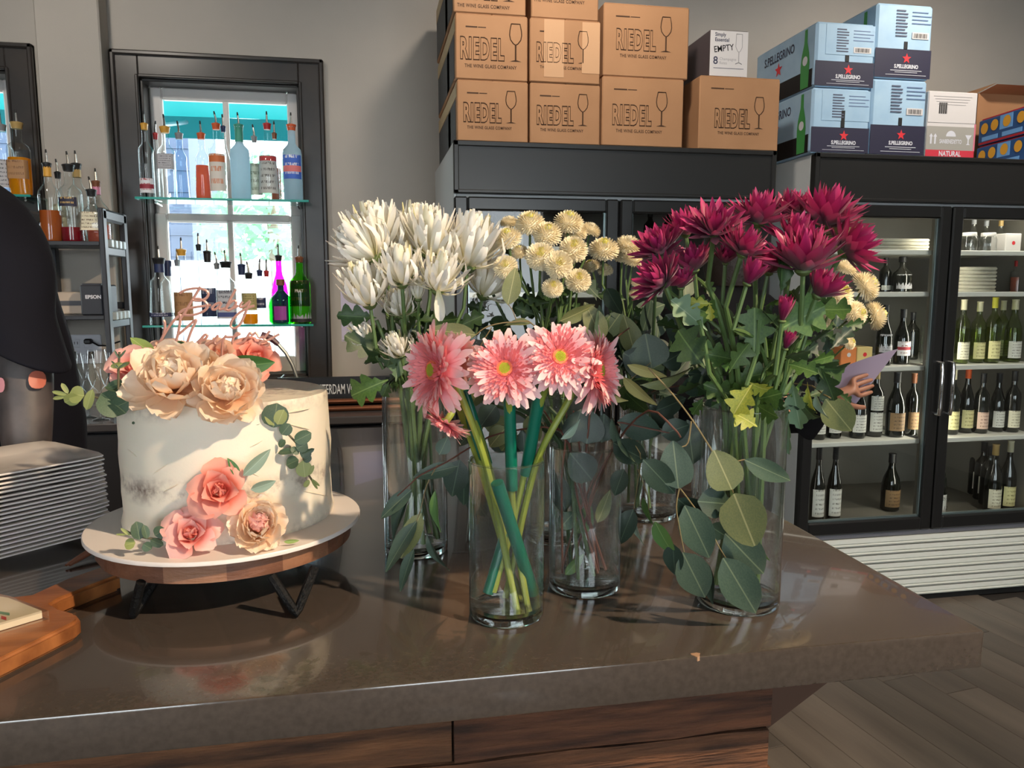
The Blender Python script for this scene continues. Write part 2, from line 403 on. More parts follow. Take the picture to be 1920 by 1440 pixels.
bx0 = atY(300, 450, 9.5).x; bx1 = atY(362, 450, 9.5).x
gm = mat('grey_siding', S(64, 76, 98), .8)
MB().box((bx0 - 3, 9.5, -.02), (bx1, 11.2, 3.4)).build('wall_block', gm, bd, smooth=False)
for k in range(14): MB().box((bx0 - 3, 9.485, .1 + k * .24), (bx1, 9.502, .115 + k * .24)).build('siding_board', gm, bd, smooth=False)
fn_ = thing('backdrop_fence', 'added white fence backdrop outside, brightening behind the bottles on the lower shelf', 'fence', (-1.5, 7.6, -.02))
wf = mat('fence_white', S(226, 228, 228), .7)  # fence added so that bright white shows behind the lower bottles
for k in range(34): MB().box((-4.6 + k * .162, 7.6, .02), (-4.6 + k * .162 + .152, 7.622, 1.68), .004).build('board', wf, fn_, smooth=False)
for zz in (.4, 1.3): MB().box((-4.6, 7.622, zz), (.9, 7.66, zz + .08)).build('fence_rail', wf, fn_, smooth=False)
LG = mat('street_leaf', S(128, 186, 140), .6, rnd=.1, transl=.45)
def street_tree(x, y, h, r, label, seed):
    R = random.Random(seed); t = thing('street_tree', label, 'tree', (x, y, -.02))
    MB().tube([(x, y, -.02), (x + .05, y, h * .4), (x - .03, y + .1, h * .75)], [.12, .09, .05]).build('trunk', mat('street_bark', S(120, 105, 90), .9), t)
    b = MB()
    for k in range(620):
        while True:
            d = V((R.uniform(-1, 1), R.uniform(-1, 1), R.uniform(-1, 1)))
            if d.length < 1: break
        c = V((x, y, h * .72)) + V((d.x * r, d.y * r, d.z * r * .8)); s = R.uniform(.05, .11)
        a = V((R.uniform(-1, 1), R.uniform(-1, 1), R.uniform(-.6, .6))).normalized(); e = a.orthogonal().normalized()
        b.add([c - a * s, c + e * s * .5, c + a * s, c - e * s * .5], [(0, 1, 2, 3)])
    b.build('foliage', LG, t, smooth=False)
street_tree(atY(515, 500, 9).x, 9.0, 3.1, .85, 'pale green street tree with full crown behind the window muntin', 3)
street_tree(atY(405, 500, 12.5).x, 12.6, 3.3, .8, 'smaller pale green street tree farther from the window, beside grey building', 5)

# ------------------------------------------------------------------ floor planks
FLM = mat('vinyl_plank', S(104, 94, 84), 0.38, var=2.2, col2=S(72, 64, 57), stretch=(3.0, .35, 1), bump=(30, .05), rnd=.22)
fl = box_obj('floor', (XL, YF, -.1), (XR, WY, -.006), mat('floor_joint', S(40, 35, 31), .7), ch=0); tag(fl, kind='structure')
R = random.Random(11); rot = Matrix.Translation((1.9, 1.4, 0)) @ Matrix.Rotation(radians(8), 4, 'Z')
pm = MB().box((-.0745, -.61, -.006), (.0745, .61, 0), .0012).mesh('plank', False); pm.materials.append(FLM)
for i in range(-12, 13):
    off = R.uniform(0, 1.22)
    for j in range(-2, 3):
        c = rot @ V((i * .15, j * 1.222 + off - .6, 0))
        if c.y > 3.3 or c.y < -1.1 or c.x < .2: continue
        add('plank', pm, None, fl, Matrix.Translation(c) @ Matrix.Rotation(radians(8), 4, 'Z'))

# ================================================================== bar counter
CT = 1.05
STONE = mat('quartz_top', S(74, 66, 60), 0.15, var=140, col2=S(65, 58, 53), bump=(420, .015), spec=.75, coat=.55)
STONE_E = STONE
poly = [(-1.55, .745), (.70, .745), (.70, 2.2), (-.28, 2.2), (-.28, 1.42), (-1.55, 1.42)]
bm = bmesh.new(); vb = [bm.verts.new((x, y, CT - .046)) for x, y in poly]; f0 = bm.faces.new(vb[::-1])
ex = bmesh.ops.extrude_face_region(bm, geom=[f0]); vt = [g for g in ex['geom'] if isinstance(g, bmesh.types.BMVert)]
bmesh.ops.translate(bm, verts=vt, vec=(0, 0, .046)); bmesh.ops.recalc_face_normals(bm, faces=bm.faces)
bmesh.ops.bevel(bm, geom=list(bm.edges), offset=.0035, segments=2, affect='EDGES', profile=.6)
me = bpy.data.meshes.new('countertop'); bm.to_mesh(me); bm.free()
for p in me.polygons: p.use_smooth = True
me.set_sharp_from_angle(angle=radians(25))
ct = add('countertop', me, STONE); tag(ct, 'glossy dark brown stone countertop carrying the cake and flower vases', 'countertop')
ch = atZ(1305, 1228, CT)
MB().lathe([(.006, -.004), (.005, .0004), (.001, .0006)], (ch.x, .7505, CT), n=9, shape=lambda t: 1 + .25 * sin(3 * t)).build('chip', mat('chip_stone', S(150, 118, 92), .8), ct)

bar = thing('bar_cabinet', 'rustic reclaimed wood plank base under the dark stone countertop', 'bar counter', (-.4, 1.2, 0))
by = .825; bxr = atY(1446, 1300, by).x
DK = mat('bar_core', S(30, 22, 17), .8)
MB().box((-1.5, by + .03, 0), (bxr - .03, 1.36, CT - .046)).box((-.2, 1.3, 0), (bxr - .03, 2.1, CT - .046)).build('core', DK, bar, smooth=False)
RW = mat('reclaimed_wood', S(108, 66, 44), .85, var=4.5, col2=S(48, 28, 19), stretch=(1.6, 8, 16), bump=(11, .9), rnd=.4, hue=.012)
RW2 = mat('reclaimed_wood_grey', S(88, 66, 54), .8, var=4, col2=S(44, 32, 27), stretch=(1.2, 8, 20), bump=(9, .55), rnd=.3)
R = random.Random(4); z = CT - .048; row = 0
hs = [.028, .062, .055, .034, .05, .07, .045, .06, .035, .065, .05, .07, .05, .06, .07, .05, .06, .07]
while z > .02 and row < len(hs):
    h = min(hs[row], z - .005); x = -1.5 + R.uniform(-.3, 0)
    cuts = [x]
    while cuts[-1] < bxr: cuts.append(cuts[-1] + R.uniform(.45, 1.0))
    if row == 0: cuts = [-1.6, -1.02, atY(541, 1370, by).x, bxr + .2]
    cuts[-1] = bxr + R.uniform(-.006, .004)
    if len(cuts) > 2 and cuts[-1] - cuts[-2] < .15: cuts.pop(-2)
    for a, b in zip(cuts, cuts[1:]):
        a = max(a, -1.5)
        if b <= a: continue
        d = R.uniform(0, .012); nseg = max(3, int((b - a) / .06))
        mb = MB(); rr = [(R.uniform(-.0022, .0022), R.uniform(-.0022, .0022)) for _ in range(nseg + 1)]
        if a > -1.5 and False: pass
        def fn(u, v, a=a, b=b, d=d, h=h, z=z, rr=rr, nseg=nseg):
            i = int(round(u * nseg)); xx = a + .0012 + (b - a - .0024) * u
            zs = [z - h + .0012 + rr[i][0] * .7, z - .0012 + rr[i][1] * .7]
            k = int(round(v * 3)); zz = (zs[0], zs[0], zs[1], zs[1])[k]; yy = (by + .03, by - d, by - d, by + .03)[k]
            return V((xx, yy + rr[i][0] * .6 * (1 if k in (1, 2) else 0), zz))
        mb.grid(nseg, 3, fn)
        n4 = 4; L0 = [0, 1, 2, 3]; L1 = [nseg * 4 + q for q in range(4)]
        mb.f += [tuple(L0), tuple(L1[::-1])]
        mb.build('plank', RW if R.random() < .72 or row < 2 else RW2, bar, smooth=False)
    # return planks on the short right-hand side
    MB().box((bxr - .03, by + .031, z - h + .001), (bxr - R.uniform(0, .006), 2.1, z - .001), .002).build('plank', RW2, bar, smooth=False)
    z -= h; row += 1
cb = atY(1445, 1300, .95)
m = MB()
for yy in (.83, 1.75):
    m = MB().add([V((bxr - .002, yy + dy, zz)) for dy in (0, .05) for zz in (CT - .046, CT - .15)] + [V((bxr + .12, yy + dy, CT - .046)) for dy in (0, .05)] + [V((bxr + .11, yy + dy, CT - .075)) for dy in (0, .05)],
            [(0, 1, 6, 4), (2, 5, 7, 3), (0, 4, 5, 2), (4, 6, 7, 5), (1, 3, 7, 6), (0, 2, 3, 1)])
    m.build('bracket', mat('bracket_wood', S(70, 44, 28), .6), bar, smooth=False)

# ================================================================== back bar along the window wall
BZ = .962
BB = mat('back_bar_laminate', S(44, 44, 48), .35); BBT = mat('back_bar_top', S(70, 68, 70), .25)
bb = thing('back_bar', 'dark back bar cabinet under the bottle windows', 'back bar', (-1.5, 3.4, 0))
x1 = .30
MB().box((XL + .004, 2.93, BZ - .03), (x1, WY - .001, BZ), .004).build('worktop', BBT, bb, smooth=False)
MB().box((XL + .004, 2.98, .1), (x1, WY - .001, BZ - .03)).build('carcass', BB, bb, smooth=False)
MB().box((XL + .004, 3.04, 0), (x1, WY - .05, .1)).build('plinth', mat('plinth_black', S(18, 18, 20), .6), bb, smooth=False)
STEEL = mat('brushed_steel', S(190, 190, 190), .3, 1.0)
for k in range(7):
    xa = x1 - .5 * (k + 1)
    d = MB().box((xa + .004, 2.962, .13), (xa + .496, 2.982, BZ - .04), .003).build('door', BB, bb, smooth=False)
    MB().tube([(xa + .44, 2.945, .62), (xa + .44, 2.945, .78)], .006).build('handle', STEEL, d)
tr = thing('display_tray', 'black bar display tray lettered Amsterdam Vodka on the back bar', 'tray', (-.2, 3.2, BZ))
ta = atY(520, 720, 3.2).x; tb = .27
z0, z1 = BZ, BZ + .122
BK = mat('black_plastic', S(20, 21, 26), .4)
MB().box((ta, 3.18, z0), (tb, 3.40, z0 + .03), .004).box((ta, 3.18, z0), (tb, 3.195, z1), .003).box((ta, 3.385, z0), (tb, 3.40, z1 - .03), .003).box((ta, 3.18, z0), (ta + .012, 3.40, z1 - .01), .003).box((tb - .012, 3.18, z0), (tb, 3.40, z1 - .01), .003).build('shell', BK, tr, smooth=False)
lx = (atY(600, 730, 3.18).x + atY(692, 730, 3.18).x) / 2
text('AMSTERDAM VODKA', .057, mat('tray_print', S(205, 208, 212), .6), tr, (lx - .021, 3.1785, atY(650, 730, 3.18).z), sx=.41, bold=.0004)
nt_ = thing('lilac_patch', 'pale lilac rectangle on the wall behind the white chrysanthemums', 'patch', atY(660, 580, WY))
qa, qb = atY(641, 640, WY), atY(700, 545, WY)  # flat lilac rectangle set against the wall
MB().box((qa.x, WY - .002, qa.z), (qb.x, WY - .0005, qb.z)).build('sheet', mat('lilac_flat', S(200, 192, 214), .7), nt_, smooth=False)
rl = thing('rail_glint', 'copper coloured rail tubes standing in for reflections along the back bar edge', 'rail', (-.1, 3.06, BZ))
CUP = mat('copper_glint', S(150, 96, 70), .3, .9)  # tubes and their colour stand in for reflections on the bar mat rail
for yy, zz in ((3.10, .034), (3.055, .012)): MB().tube([(-.9, yy, BZ + zz), (.26, yy, BZ + zz)], .011, 10).build('tube', CUP, rl)
for xx in (-.88, -.3, .24): MB().box((xx - .008, 3.04, BZ), (xx + .008, 3.115, BZ + .028), .002).build('foot', BK, rl, smooth=False)
# ================================================================== display coolers
BLK = mat('cooler_black', S(36, 35, 34), .35, spec=.5)
BLKD = mat('cooler_black_door', S(30, 30, 30), .3)
GREYP = mat('cooler_side', S(205, 208, 208), .4)
LINER = mat('cooler_liner', S(118, 114, 106), .5)
GRILL = mat('grille_white', S(225, 226, 216), .4)
CGL = thin_glass('cooler_glass', (0.93, 0.96, 0.95, 1), (.7, .8, .8, 1), 1.2)
CHROME = mat('chrome', S(225, 225, 225), .08, 1.0)
TUBE = mat('cooler_tube', (1.0, .95, .80, 1), .5, emit=24.0)
TUBED = mat('cooler_tube_dim', (1.0, .95, .82, 1), .5, emit=1.2)
SHELFW = mat('wire_shelf', S(215, 214, 205), .4)
TOPZ, BOT = 2.0, .34
def cooler(x0, x1, label, shelves, tubes, side=GREYP):
    t = thing('display_cooler', label, 'fridge', ((x0 + x1) / 2, FY + .4, 0)); y0, y1 = FY + .045, WY - .03; xm = (x0 + x1) / 2
    for a, b in ((x0, x0 + .045), (x1 - .045, x1)): MB().box((a, y0 - .012, .10), (b, y1, TOPZ), .004).build('side_panel', side, t, smooth=False)
    MB().box((x0 + .045, y0 - .012, TOPZ - .05), (x1 - .045, y1, TOPZ - .001)).build('roof_panel', side, t, smooth=False)
    MB().box((x0 + .045, y1 - .05, .3), (x1 - .045, y1, TOPZ)).box((x0 + .045, y0, .30), (x1 - .045, y1, .345)).box((x0 + .045, y0, TOPZ - .19), (x1 - .045, y1, TOPZ - .15)).box((x0 + .045, y0 + .02, .34), (x0 + .052, y1, TOPZ - .19)).box((x1 - .052, y0 + .02, .34), (x1 - .045, y1, TOPZ - .19)).build('liner', LINER, t, smooth=False)
    h = MB().box((x0 + .001, FY, TOPZ - .195), (x1 - .001, FY + .05, TOPZ - .004), .003).build('header', BLK, t, smooth=False)
    MB().box((x0 - .002, FY - .008, TOPZ - .02), (x1 + .002, FY + .01, TOPZ), .003).box((x0 - .002, FY - .008, TOPZ - .196), (x1 + .002, FY + .01, TOPZ - .182), .003).box((x0 - .002, FY - .008, TOPZ - .196), (x0 + .018, FY + .01, TOPZ), .003).box((x1 - .018, FY - .008, TOPZ - .196), (x1 + .002, FY + .01, TOPZ), .003).build('header_frame', BLK, h, smooth=False)
    MB().box((x0 + .01, FY + .02, TOPZ - .212), (x1 - .01, FY + .06, TOPZ - .196), .002).build('gasket_strip', mat('gasket_grey', S(165, 168, 168), .4), t, smooth=False)
    for a, b, hs in ((x0, xm - .004, 1), (xm + .004, x1, -1)):
        d = MB(); zt, w = TOPZ - .208, .052
        for p, q in (((a, BOT), (a + w, zt)), ((b - w, BOT), (b, zt)), ((a + w, zt - w), (b - w, zt)), ((a + w, BOT), (b - w, BOT + w * 1.15))):
            d.box((p[0], FY, p[1]), (q[0], FY + .04, q[1]), .006)
        dr = d.build('door', BLKD, t, smooth=False)
        MB().grid(1, 1, lambda u, v, a=a, b=b: V((a + w + (b - a - 2 * w) * u, FY + .018, BOT + w + (zt - BOT - 2 * w) * v))).build('pane', CGL, dr, smooth=False)
        MB().box((a + w, FY + .02, BOT + w), (a + w + .006, FY + .032, zt - w)).box((b - w - .006, FY + .02, BOT + w), (b - w, FY + .032, zt - w)).box((a + w, FY + .02, BOT + w * 1.15), (b - w, FY + .032, BOT + w * 1.15 + .008)).build('spacer', mat('spacer_steel', S(150, 165, 168), .35, .7), dr, smooth=False)
        hx = b - .024 if hs > 0 else a + .024
        hz = 1.11
        MB().tube([(hx, FY, hz), (hx, FY - .03, hz), (hx, FY - .034, hz - .03), (hx, FY - .034, hz - .20), (hx, FY - .03, hz - .23), (hx, FY, hz - .23)], .009, 10).build('handle', CHROME, dr)
    # white ribbed grille: every rib a piece
    gz = BOT - .022
    MB().box((x0, FY + .01, BOT - .022), (x1, FY + .05, BOT - .002), .002).build('sill_strip', mat('sill_grey', S(140, 140, 148), .4, .4), t, smooth=False)
    nrib = 7; hh = (gz - .026) / nrib
    for k in range(nrib):
        za = .026 + k * hh
        MB().add([V((xx, FY + dy, za + dz)) for xx in (x0, x1) for dy, dz in ((.04, .002), (.004, .003), (.002, hh * .22), (.010, hh * .34), (.004, hh * .44), (.006, hh - .004), (.04, hh - .003))],
                 [tuple(range(7))[::-1], tuple(range(7, 14))] + [(i, (i + 1) % 7, (i + 1) % 7 + 7, i + 7) for i in range(7)]).build('grille_rib', GRILL, t, smooth=False)
    MB().box((x0 + .03, FY + .05, .03), (x1 - .03, y1 - .02, BOT - .03)).box((x0 + .02, FY + .012, .0), (x1 - .02, y1 - .05, .03)).build('base_box', mat('cooler_void', S(12, 12, 12), .8), t, smooth=False)
    for z in shelves:
        for a, b in ((x0 + .06, xm - .035), (xm + .035, x1 - .06)):
            s = MB()
            s.box((a, y0 + .025, z - .022), (b, y0 + .037, z), .003)
            s.box((a, y0 + .037, z - .012), (b, y1 - .08, z - .004))
            s.build('shelf', SHELFW, t, smooth=False)
    MB().box((xm - .03, y0 + .005, .345), (xm + .03, y0 + .05, TOPZ - .19), .004).build('mullion', LINER, t, smooth=False)
    for (p, q, mm) in tubes:
        MB().tube([p, q], .011, 8).build('light_tube', mm, t)
    return t
F1 = (.336, 1.668); F2 = (1.849, 3.19)
def zs(py, px=1850, y=FY + .08): return atY(px, py, y).z
SH = [zs(470), zs(547), zs(683), zs(817)]
cooler(F1[0], F1[1], 'two door black display cooler under the brown wine glass cartons', SH, [])
xm2 = (F2[0] + F2[1]) / 2
cooler(F2[0], F2[1], 'lit two door black display cooler full of wine bottles beyond the flowers', SH,
       [((F2[0] + .12, FY + .14, 1.77), (xm2 - .06, FY + .14, 1.775), TUBED), ((xm2 + .08, FY + .13, 1.775), (F2[1] - .08, FY + .13, 1.775), TUBE), ((xm2 + .045, FY + .10, 1.75), (xm2 + .045, FY + .10, .5), TUBE),
        ((F2[0] + .062, FY + .13, 1.72), (F2[0] + .062, FY + .13, .5), TUBED)])

# ------------------------------------------------------------------ cartons on top of the coolers
CARD = mat('cardboard', S(176, 130, 92), .8, var=5, col2=S(166, 121, 84), rnd=.05)
INK = mat('brown_ink', S(72, 46, 26), .8)
KRAFT = mat('kraft_tape', S(205, 178, 132), .5)
BTAPE = mat('black_side_print', S(66, 68, 70), .6)
def glass_icon(x, z, h, m_, par, y):
    w = h * .17
    pts = [(-.72, .0), (-.95, -.18), (-1, -.3), (-.85, -.42), (-.4, -.52), (0, -.56)]
    L = [(x + w * a, y, z + h * b) for a, b in pts]; Rr = [(x - w * a, y, z + h * b) for a, b in pts]
    b = MB().tube(L + Rr[::-1][1:] + [L[0]], h * .014, 4).tube([(x, y, z - h * .56), (x, y, z - h * .98)], h * .022, 4)
    b.add([(x - w, y, z - h), (x + w, y, z - h), (x + w * .2, y, z - h * .96), (x - w * .2, y, z - h * .96)], [(0, 1, 2, 3)])
    return b.build('glass_emblem', m_, par, smooth=False)
def carton(x0, x1, z0, z1, y0, y1, label, mark=True, emblem=(.5, .42), group='wine glass cartons', side=None, sz=1.0, tape=False):
    t = thing('carton', label, 'carton', ((x0 + x1) / 2, (y0 + y1) / 2, z0), group)
    MB().box((x0, y0, z0), (x1, y1, z1), .004).build('box', CARD, t, smooth=False)
    w, h = x1 - x0, z1 - z0; f = y0 - .0008
    for (a, b) in ((y0 + .002, y1 - .002),):
        MB().box((x0 + .004, a, z1 - .001), ((x0 + x1) / 2 - .002, b, z1 + .0015)).build('top_flap', CARD, t, smooth=False)
        MB().box(((x0 + x1) / 2 + .002, a, z1 - .001), (x1 - .004, b, z1 + .0015)).build('top_flap', CARD, t, smooth=False)
    if mark:
        s = .30 * sz; cx, cz = x0 + w * emblem[0], z0 + h * emblem[1]
        text('RIEDEL', .108 * sz, INK, t, (cx - .036 * sz, f, cz), sx=.44, outline=.0019, spacing=1.22, bold=.005)
        glass_icon(cx + .098 * sz, cz + .104 * sz, .142 * sz, INK, t, f)
        text('THE WINE GLASS COMPANY', .0185 * sz, INK, t, (cx - .002, f, cz - .062 * sz), sx=.8, bold=.0003, spacing=1.1)
        MB().box((x0 + w * .14, f, z1 - .049), (x0 + w * .3, f + .0006, z1 - .044)).box((x0 + w * .31, f, z1 - .048), (x0 + w * .42, f + .0006, z1 - .045)).build('print_line', INK, t, smooth=False)
    if tape:
        MB().box((x0 + w * .20, f - .0004, z0 + .02), (x0 + w * .48, y0, z1 - .002)).box((x0 + w * .74, f - .0004, z0 + .04), (x1 - .002, y0, z1 - .004)).build('tape', mat('clear_tape', S(204, 160, 122), .25), t, smooth=False)
    if side:
        for (a, b, c, d, mm) in side:
            MB().box((x0 - .0012, y0 + (y1 - y0) * a, z0 + h * c), (x0, y0 + (y1 - y0) * b, z0 + h * d)).build('side_print', mm, t, smooth=False)
    return t
CY = FY + .015
def X_(px, y=CY, py=210): return atY(px, py, y).x
def Z_(py, px=1060, y=CY): return atY(px, py, y).z
CD = .50
zA0, zA1 = TOPZ + .001, Z_(152, 920); zB1 = Z_(28, 920); zC1 = zB1 + (zB1 - zA1)
xa = [X_(857), X_(990)]; xb = [X_(993.5), X_(1125)]; xc = [X_(1128), X_(1280)]
SP = [(.06, .98, .05, .72, BTAPE), (.02, 1, .74, .97, KRAFT), (.3, .42, .05, .7, KRAFT)]
carton(xa[0], xa[1], zA0, zA1, CY, CY + CD + .25, 'brown wine glass carton at the bottom of the stack nearest the window', emblem=(.46, .46), side=SP, sz=.84)
carton(xa[0] - .004, xa[1] - .002, zA1 + .003, zB1, CY, CY + CD + .22, 'brown wine glass carton second up in the stack nearest the window', emblem=(.49, .46), side=SP, sz=.97)
carton(xa[0] - .010, xa[1] - .010, zB1 + .003, zC1, CY, CY + CD + .2, 'topmost brown carton of the stack nearest the window, cut by the frame', emblem=(.42, .36), side=SP, sz=.97)
zb1 = Z_(158, 1060); zb2 = Z_(38, 1060)
carton(xb[0], xb[1], zA0, zb1, CY, CY + CD, 'brown wine glass carton at the bottom of the second stack from the window', emblem=(.46, .46), sz=.84)
carton(xb[0] - .002, xb[1] - .004, zb1 + .003, zb2, CY - .004, CY + CD, 'brown wine glass carton with taped torn front, middle of second stack', emblem=(.46, .46), sz=.84, tape=True)
carton(xb[0] + .004, xb[1] - .012, zb2 + .003, zb2 + .30, CY, CY + CD, 'topmost brown carton of the second stack, cut by the frame', emblem=(.42, .42), sz=.97)
zc1 = Z_(147, 1200); zc2 = Z_(10, 1200)
carton(xc[0], xc[1], zA0, zc1, CY - .006, CY + CD, 'wide brown wine glass carton under another wide one, third stack', emblem=(.46, .44), sz=.93)
carton(xc[0] + .002, X_(1287), zc1 + .003, zc2, CY - .004, CY + CD, 'wide brown wine glass carton on top of the third stack', emblem=(.47, .50), sz=.93)
xd = [X_(1310), X_(1460)]
zd = Z_(146, 1390)
carton(xd[0], xd[1], zA0, zd, CY - .004, CY + .36, 'wide brown wine glass carton standing alone under the white flute box', emblem=(.5, .42), sz=.88)
carton(X_(1290, CY + .42), X_(1400, CY + .42), zA0, zA0 + .36, CY + .40, CY + .72, 'plain brown carton behind the white flute box', mark=False)
# white flute box
fb = thing('flute_box', 'white champagne flute box marked empty in black pen', 'box', (X_(1365), CY + .2, zd + .004))
fx0, fx1, fz0, fz1, fy = X_(1331, CY + .01, 100), X_(1402, CY + .01, 100), zd + .005, Z_(55, 1365), CY + .01
WB = mat('white_card', S(214, 208, 206), .5)
MB().box((fx0, fy, fz0), (fx1, fy + .36, fz1), .003).build('box', mat('dark_card', S(88, 78, 80), .5), fb, smooth=False)
MB().box((fx0 + .0005, fy - .0008, fz0 + .001), (fx1 - .0005, fy + .0006, fz1 - .003)).build('front_print', WB, fb, smooth=False)
INKN = mat('navy_ink', S(60, 62, 84), .7); INKB = mat('black_ink', S(22, 22, 24), .6); INKG = mat('grey_ink', S(165, 160, 160), .7)
fw, fh, ff = fx1 - fx0, fz1 - fz0, fy - .0014
text('Simply\nEssential', .020, INKN, fb, (fx0 + fw * .12, ff, fz0 + fh * .84), align='LEFT', bold=.0004, sx=.9)
text('EMPTY', .034, INKB, fb, (fx0 + fw * .36, ff, fz0 + fh * .60), sx=.85, bold=.0004, basis=FACE @ Matrix.Rotation(radians(9), 4, 'Z'))
text('8', .042, INKN, fb, (fx0 + fw * .15, ff, fz0 + fh * .33), bold=.0006)
text('Champagne\nflutes', .0155, INKG, fb, (fx0 + fw * .25, ff, fz0 + fh * .33), align='LEFT')
MB().box((fx0 + fw * .1, ff, fz0 + fh * .17), (fx1 - fw * .1, ff + .0005, fz0 + fh * .18)).build('rule', INKN, fb, smooth=False)
gx, gz = fx0 + fw * .76, fz0 + fh * .93
MB().tube([(gx - .013, ff, gz), (gx - .014, ff, gz - .05), (gx - .006, ff, gz - .066), (gx, ff, gz - .07), (gx + .006, ff, gz - .066), (gx + .014, ff, gz - .05), (gx + .013, ff, gz), (gx - .013, ff, gz)], .0012, 4).tube([(gx, ff, gz - .07), (gx, ff, gz - .112)], .0016, 4).tube([(gx - .014, ff, gz - .116), (gx, ff, gz - .110), (gx + .014, ff, gz - .116)], .0018, 4).build('flute_emblem', INKG, fb)
# blue mineral water cases
LBLUE = mat('pale_blue_card', S(158, 190, 216), .5, var=14, col2=S(170, 200, 222)); NAVY = mat('navy_card', S(44, 42, 64), .5)
RED = mat('star_red', S(220, 52, 60), .5); WINK = mat('white_ink', S(215, 215, 222), .5); GREENP = mat('bottle_print_green', S(70, 150, 80), .5)
def star(x, z, r, y, par, basis=None, o=None):
    b = MB(); vs = [V((0, 0, 0))]
    for k in range(10):
        a = pi / 2 + k * pi / 5; q = r if k % 2 == 0 else r * .42; vs.append(V((q * cos(a), q * sin(a), 0)))
    b.add(vs, [(0, 1 + k, 1 + (k + 1) % 10) for k in range(10)])
    return add('star_emblem', b.mesh('star_emblem', False), RED, par, Matrix.Translation((x, y, z)) @ (basis or FACE))
def water_case(x0, x1, z0, z1, y0, y1, label, flap=True, panel=True):
    t = thing('water_case', label, 'case', ((x0 + x1) / 2, (y0 + y1) / 2, z0), 'blue mineral water cases')
    h, w = z1 - z0, x1 - x0; f = y0 - .0008
    MB().box((x0, y0, z0), (x1, y1, z1), .010).build('box', LBLUE, t, smooth=False)
    MB().box((x0 + .001, f, z0 + .004), (x1 - .001, y0 + .001, z0 + h * .40)).build('navy_panel', NAVY, t, smooth=False)
    if panel: MB().box((x0 + .16 * w, f - .001, z0 + h * .50), (x1 - .004, y0, z1 - .008), .0006).build('flap', LBLUE, t, smooth=False)
    MB().box((x0 + w * .50, f - .002, z0 + h * .40), (x0 + w * .56, y0 - .0001, z0 + h * (.66 if not flap else .5))).build('slot', INKB, t, smooth=False)
    star(x0 + w * .56, z0 + h * .275, .022, f - .0012, t)
    cx = x0 + w * .56
    text('S.PELLEGRINO', .021, WINK, t, (cx, f - .001, z0 + h * .165), sx=.85, bold=.0009)
    MB().box((cx - w * .28, f - .0014, z0 + h * .108), (cx + w * .28, f - .0006, z0 + h * .116)).box((cx - w * .2, f - .0014, z0 + h * .085), (cx + w * .2, f - .0006, z0 + h * .092)).box((cx - w * .36, f - .0014, z0 + h * .05), (cx + w * .36, f - .0006, z0 + h * .056)).build('print_line', WINK, t, smooth=False)
    nf = MB(); bx = x0 + w * .34
    for k in range(9):
        zz = z1 - .03 - k * h * .042; nf.box((bx, f - .0022, zz), (bx + w * .2 * (1 if k % 3 else .8), f - .001, zz + h * .018))
    nf.build('facts_print', mat('facts_ink', S(84, 90, 110), .6), t, smooth=False)
    pr = MB()
    for k in range(4):
        zz = z1 - .032 - k * h * .05; pr.box((x0 + w * .62, f - .0022, zz), (x0 + w * (.96 if k % 2 else .9), f - .001, zz + h * .012))
    pr.build('small_print', mat('pale_ink', S(110, 130, 165), .6), t, smooth=False)
    if flap:
        MB().box((x0 + w * .63, f - .0024, z0 + h * .54), (x0 + w * .93, f - .001, z0 + h * .63), .0004).build('barcode_patch', WB, t, smooth=False)
        bc = MB()
        for k in range(11): bc.box((x0 + w * (.66 + k * .022), f - .003, z0 + h * .555), (x0 + w * (.668 + k * .022 + (k % 3) * .003), f - .0023, z0 + h * .615))
        bc.build('barcode', INKB, t, smooth=False)
    # long side, read from the window side
    s = x0 - .0008
    MB().box((s, y0 + .02, z0 + .004), (x0 + .001, y1 - .002, z0 + h * .3)).build('side_band', INKB, t, smooth=False)
    yl = y0 + (y1 - y0) * .58
    text('S.PELLEGRINO', .052, INKN, t, (s - .001, yl, z0 + h * .76), SIDE, sx=.78, bold=.001)
    add('star_emblem', bpy.data.objects[[c.name for c in t.children if c.name.startswith('star')][0]].data, None, t, Matrix.Translation((s - .001, yl, z0 + h * .54)) @ SIDE @ Matrix.Scale(1.5, 4))
    yb = y0 + .075
    def bp(prof): return [V((s - .0006, yb - r, z0 + h * q)) for r, q in prof] + [V((s - .0006, yb + r, z0 + h * q)) for r, q in prof[::-1]]
    pv = bp([(.03, .03), (.034, .4), (.028, .56), (.012, .74), (.010, .95)])
    MB().add(pv, [tuple(range(len(pv)))[::-1]]).build('bottle_print', GREENP, t, smooth=False)
    pv = [V((s - .0012, yb + .019 * cos(a), z0 + h * .46 + .019 * sin(a))) for a in [k * pi / 8 for k in range(16)]]
    MB().add(pv, [tuple(range(16))]).build('label_print', WINK, t, smooth=False)
    return t
wx0, wx1 = X_(1521, CY, 220), X_(1630, CY, 220); WDp = .50
ww0, ww1 = X_(1633, CY, 220), X_(1736, CY, 220)
z1_ = Z_(166, 1580); z2_ = Z_(43, 1585); z3_ = Z_(149, 1685); z4_ = Z_(7, 1690)
water_case(wx0, wx1, TOPZ + .001, z1_, CY - .004, CY + WDp, 'pale blue water case at the bottom of the stack beside the brown carton', flap=False)
water_case(wx0 + .004, wx1 + .006, z1_ + .003, z2_, CY - .004, CY + WDp, 'pale blue water case with torn navy front, upper of the shorter stack')
water_case(ww0, ww1, TOPZ + .001, z3_, CY, CY + WDp, 'pale blue water case at the bottom of the taller stack, beside the red striped carton', panel=False)
water_case(ww0 + .002, ww1 + .006, z3_ + .003, z4_, CY, CY + WDp, 'pale blue water case at the very top of the taller stack', panel=False)
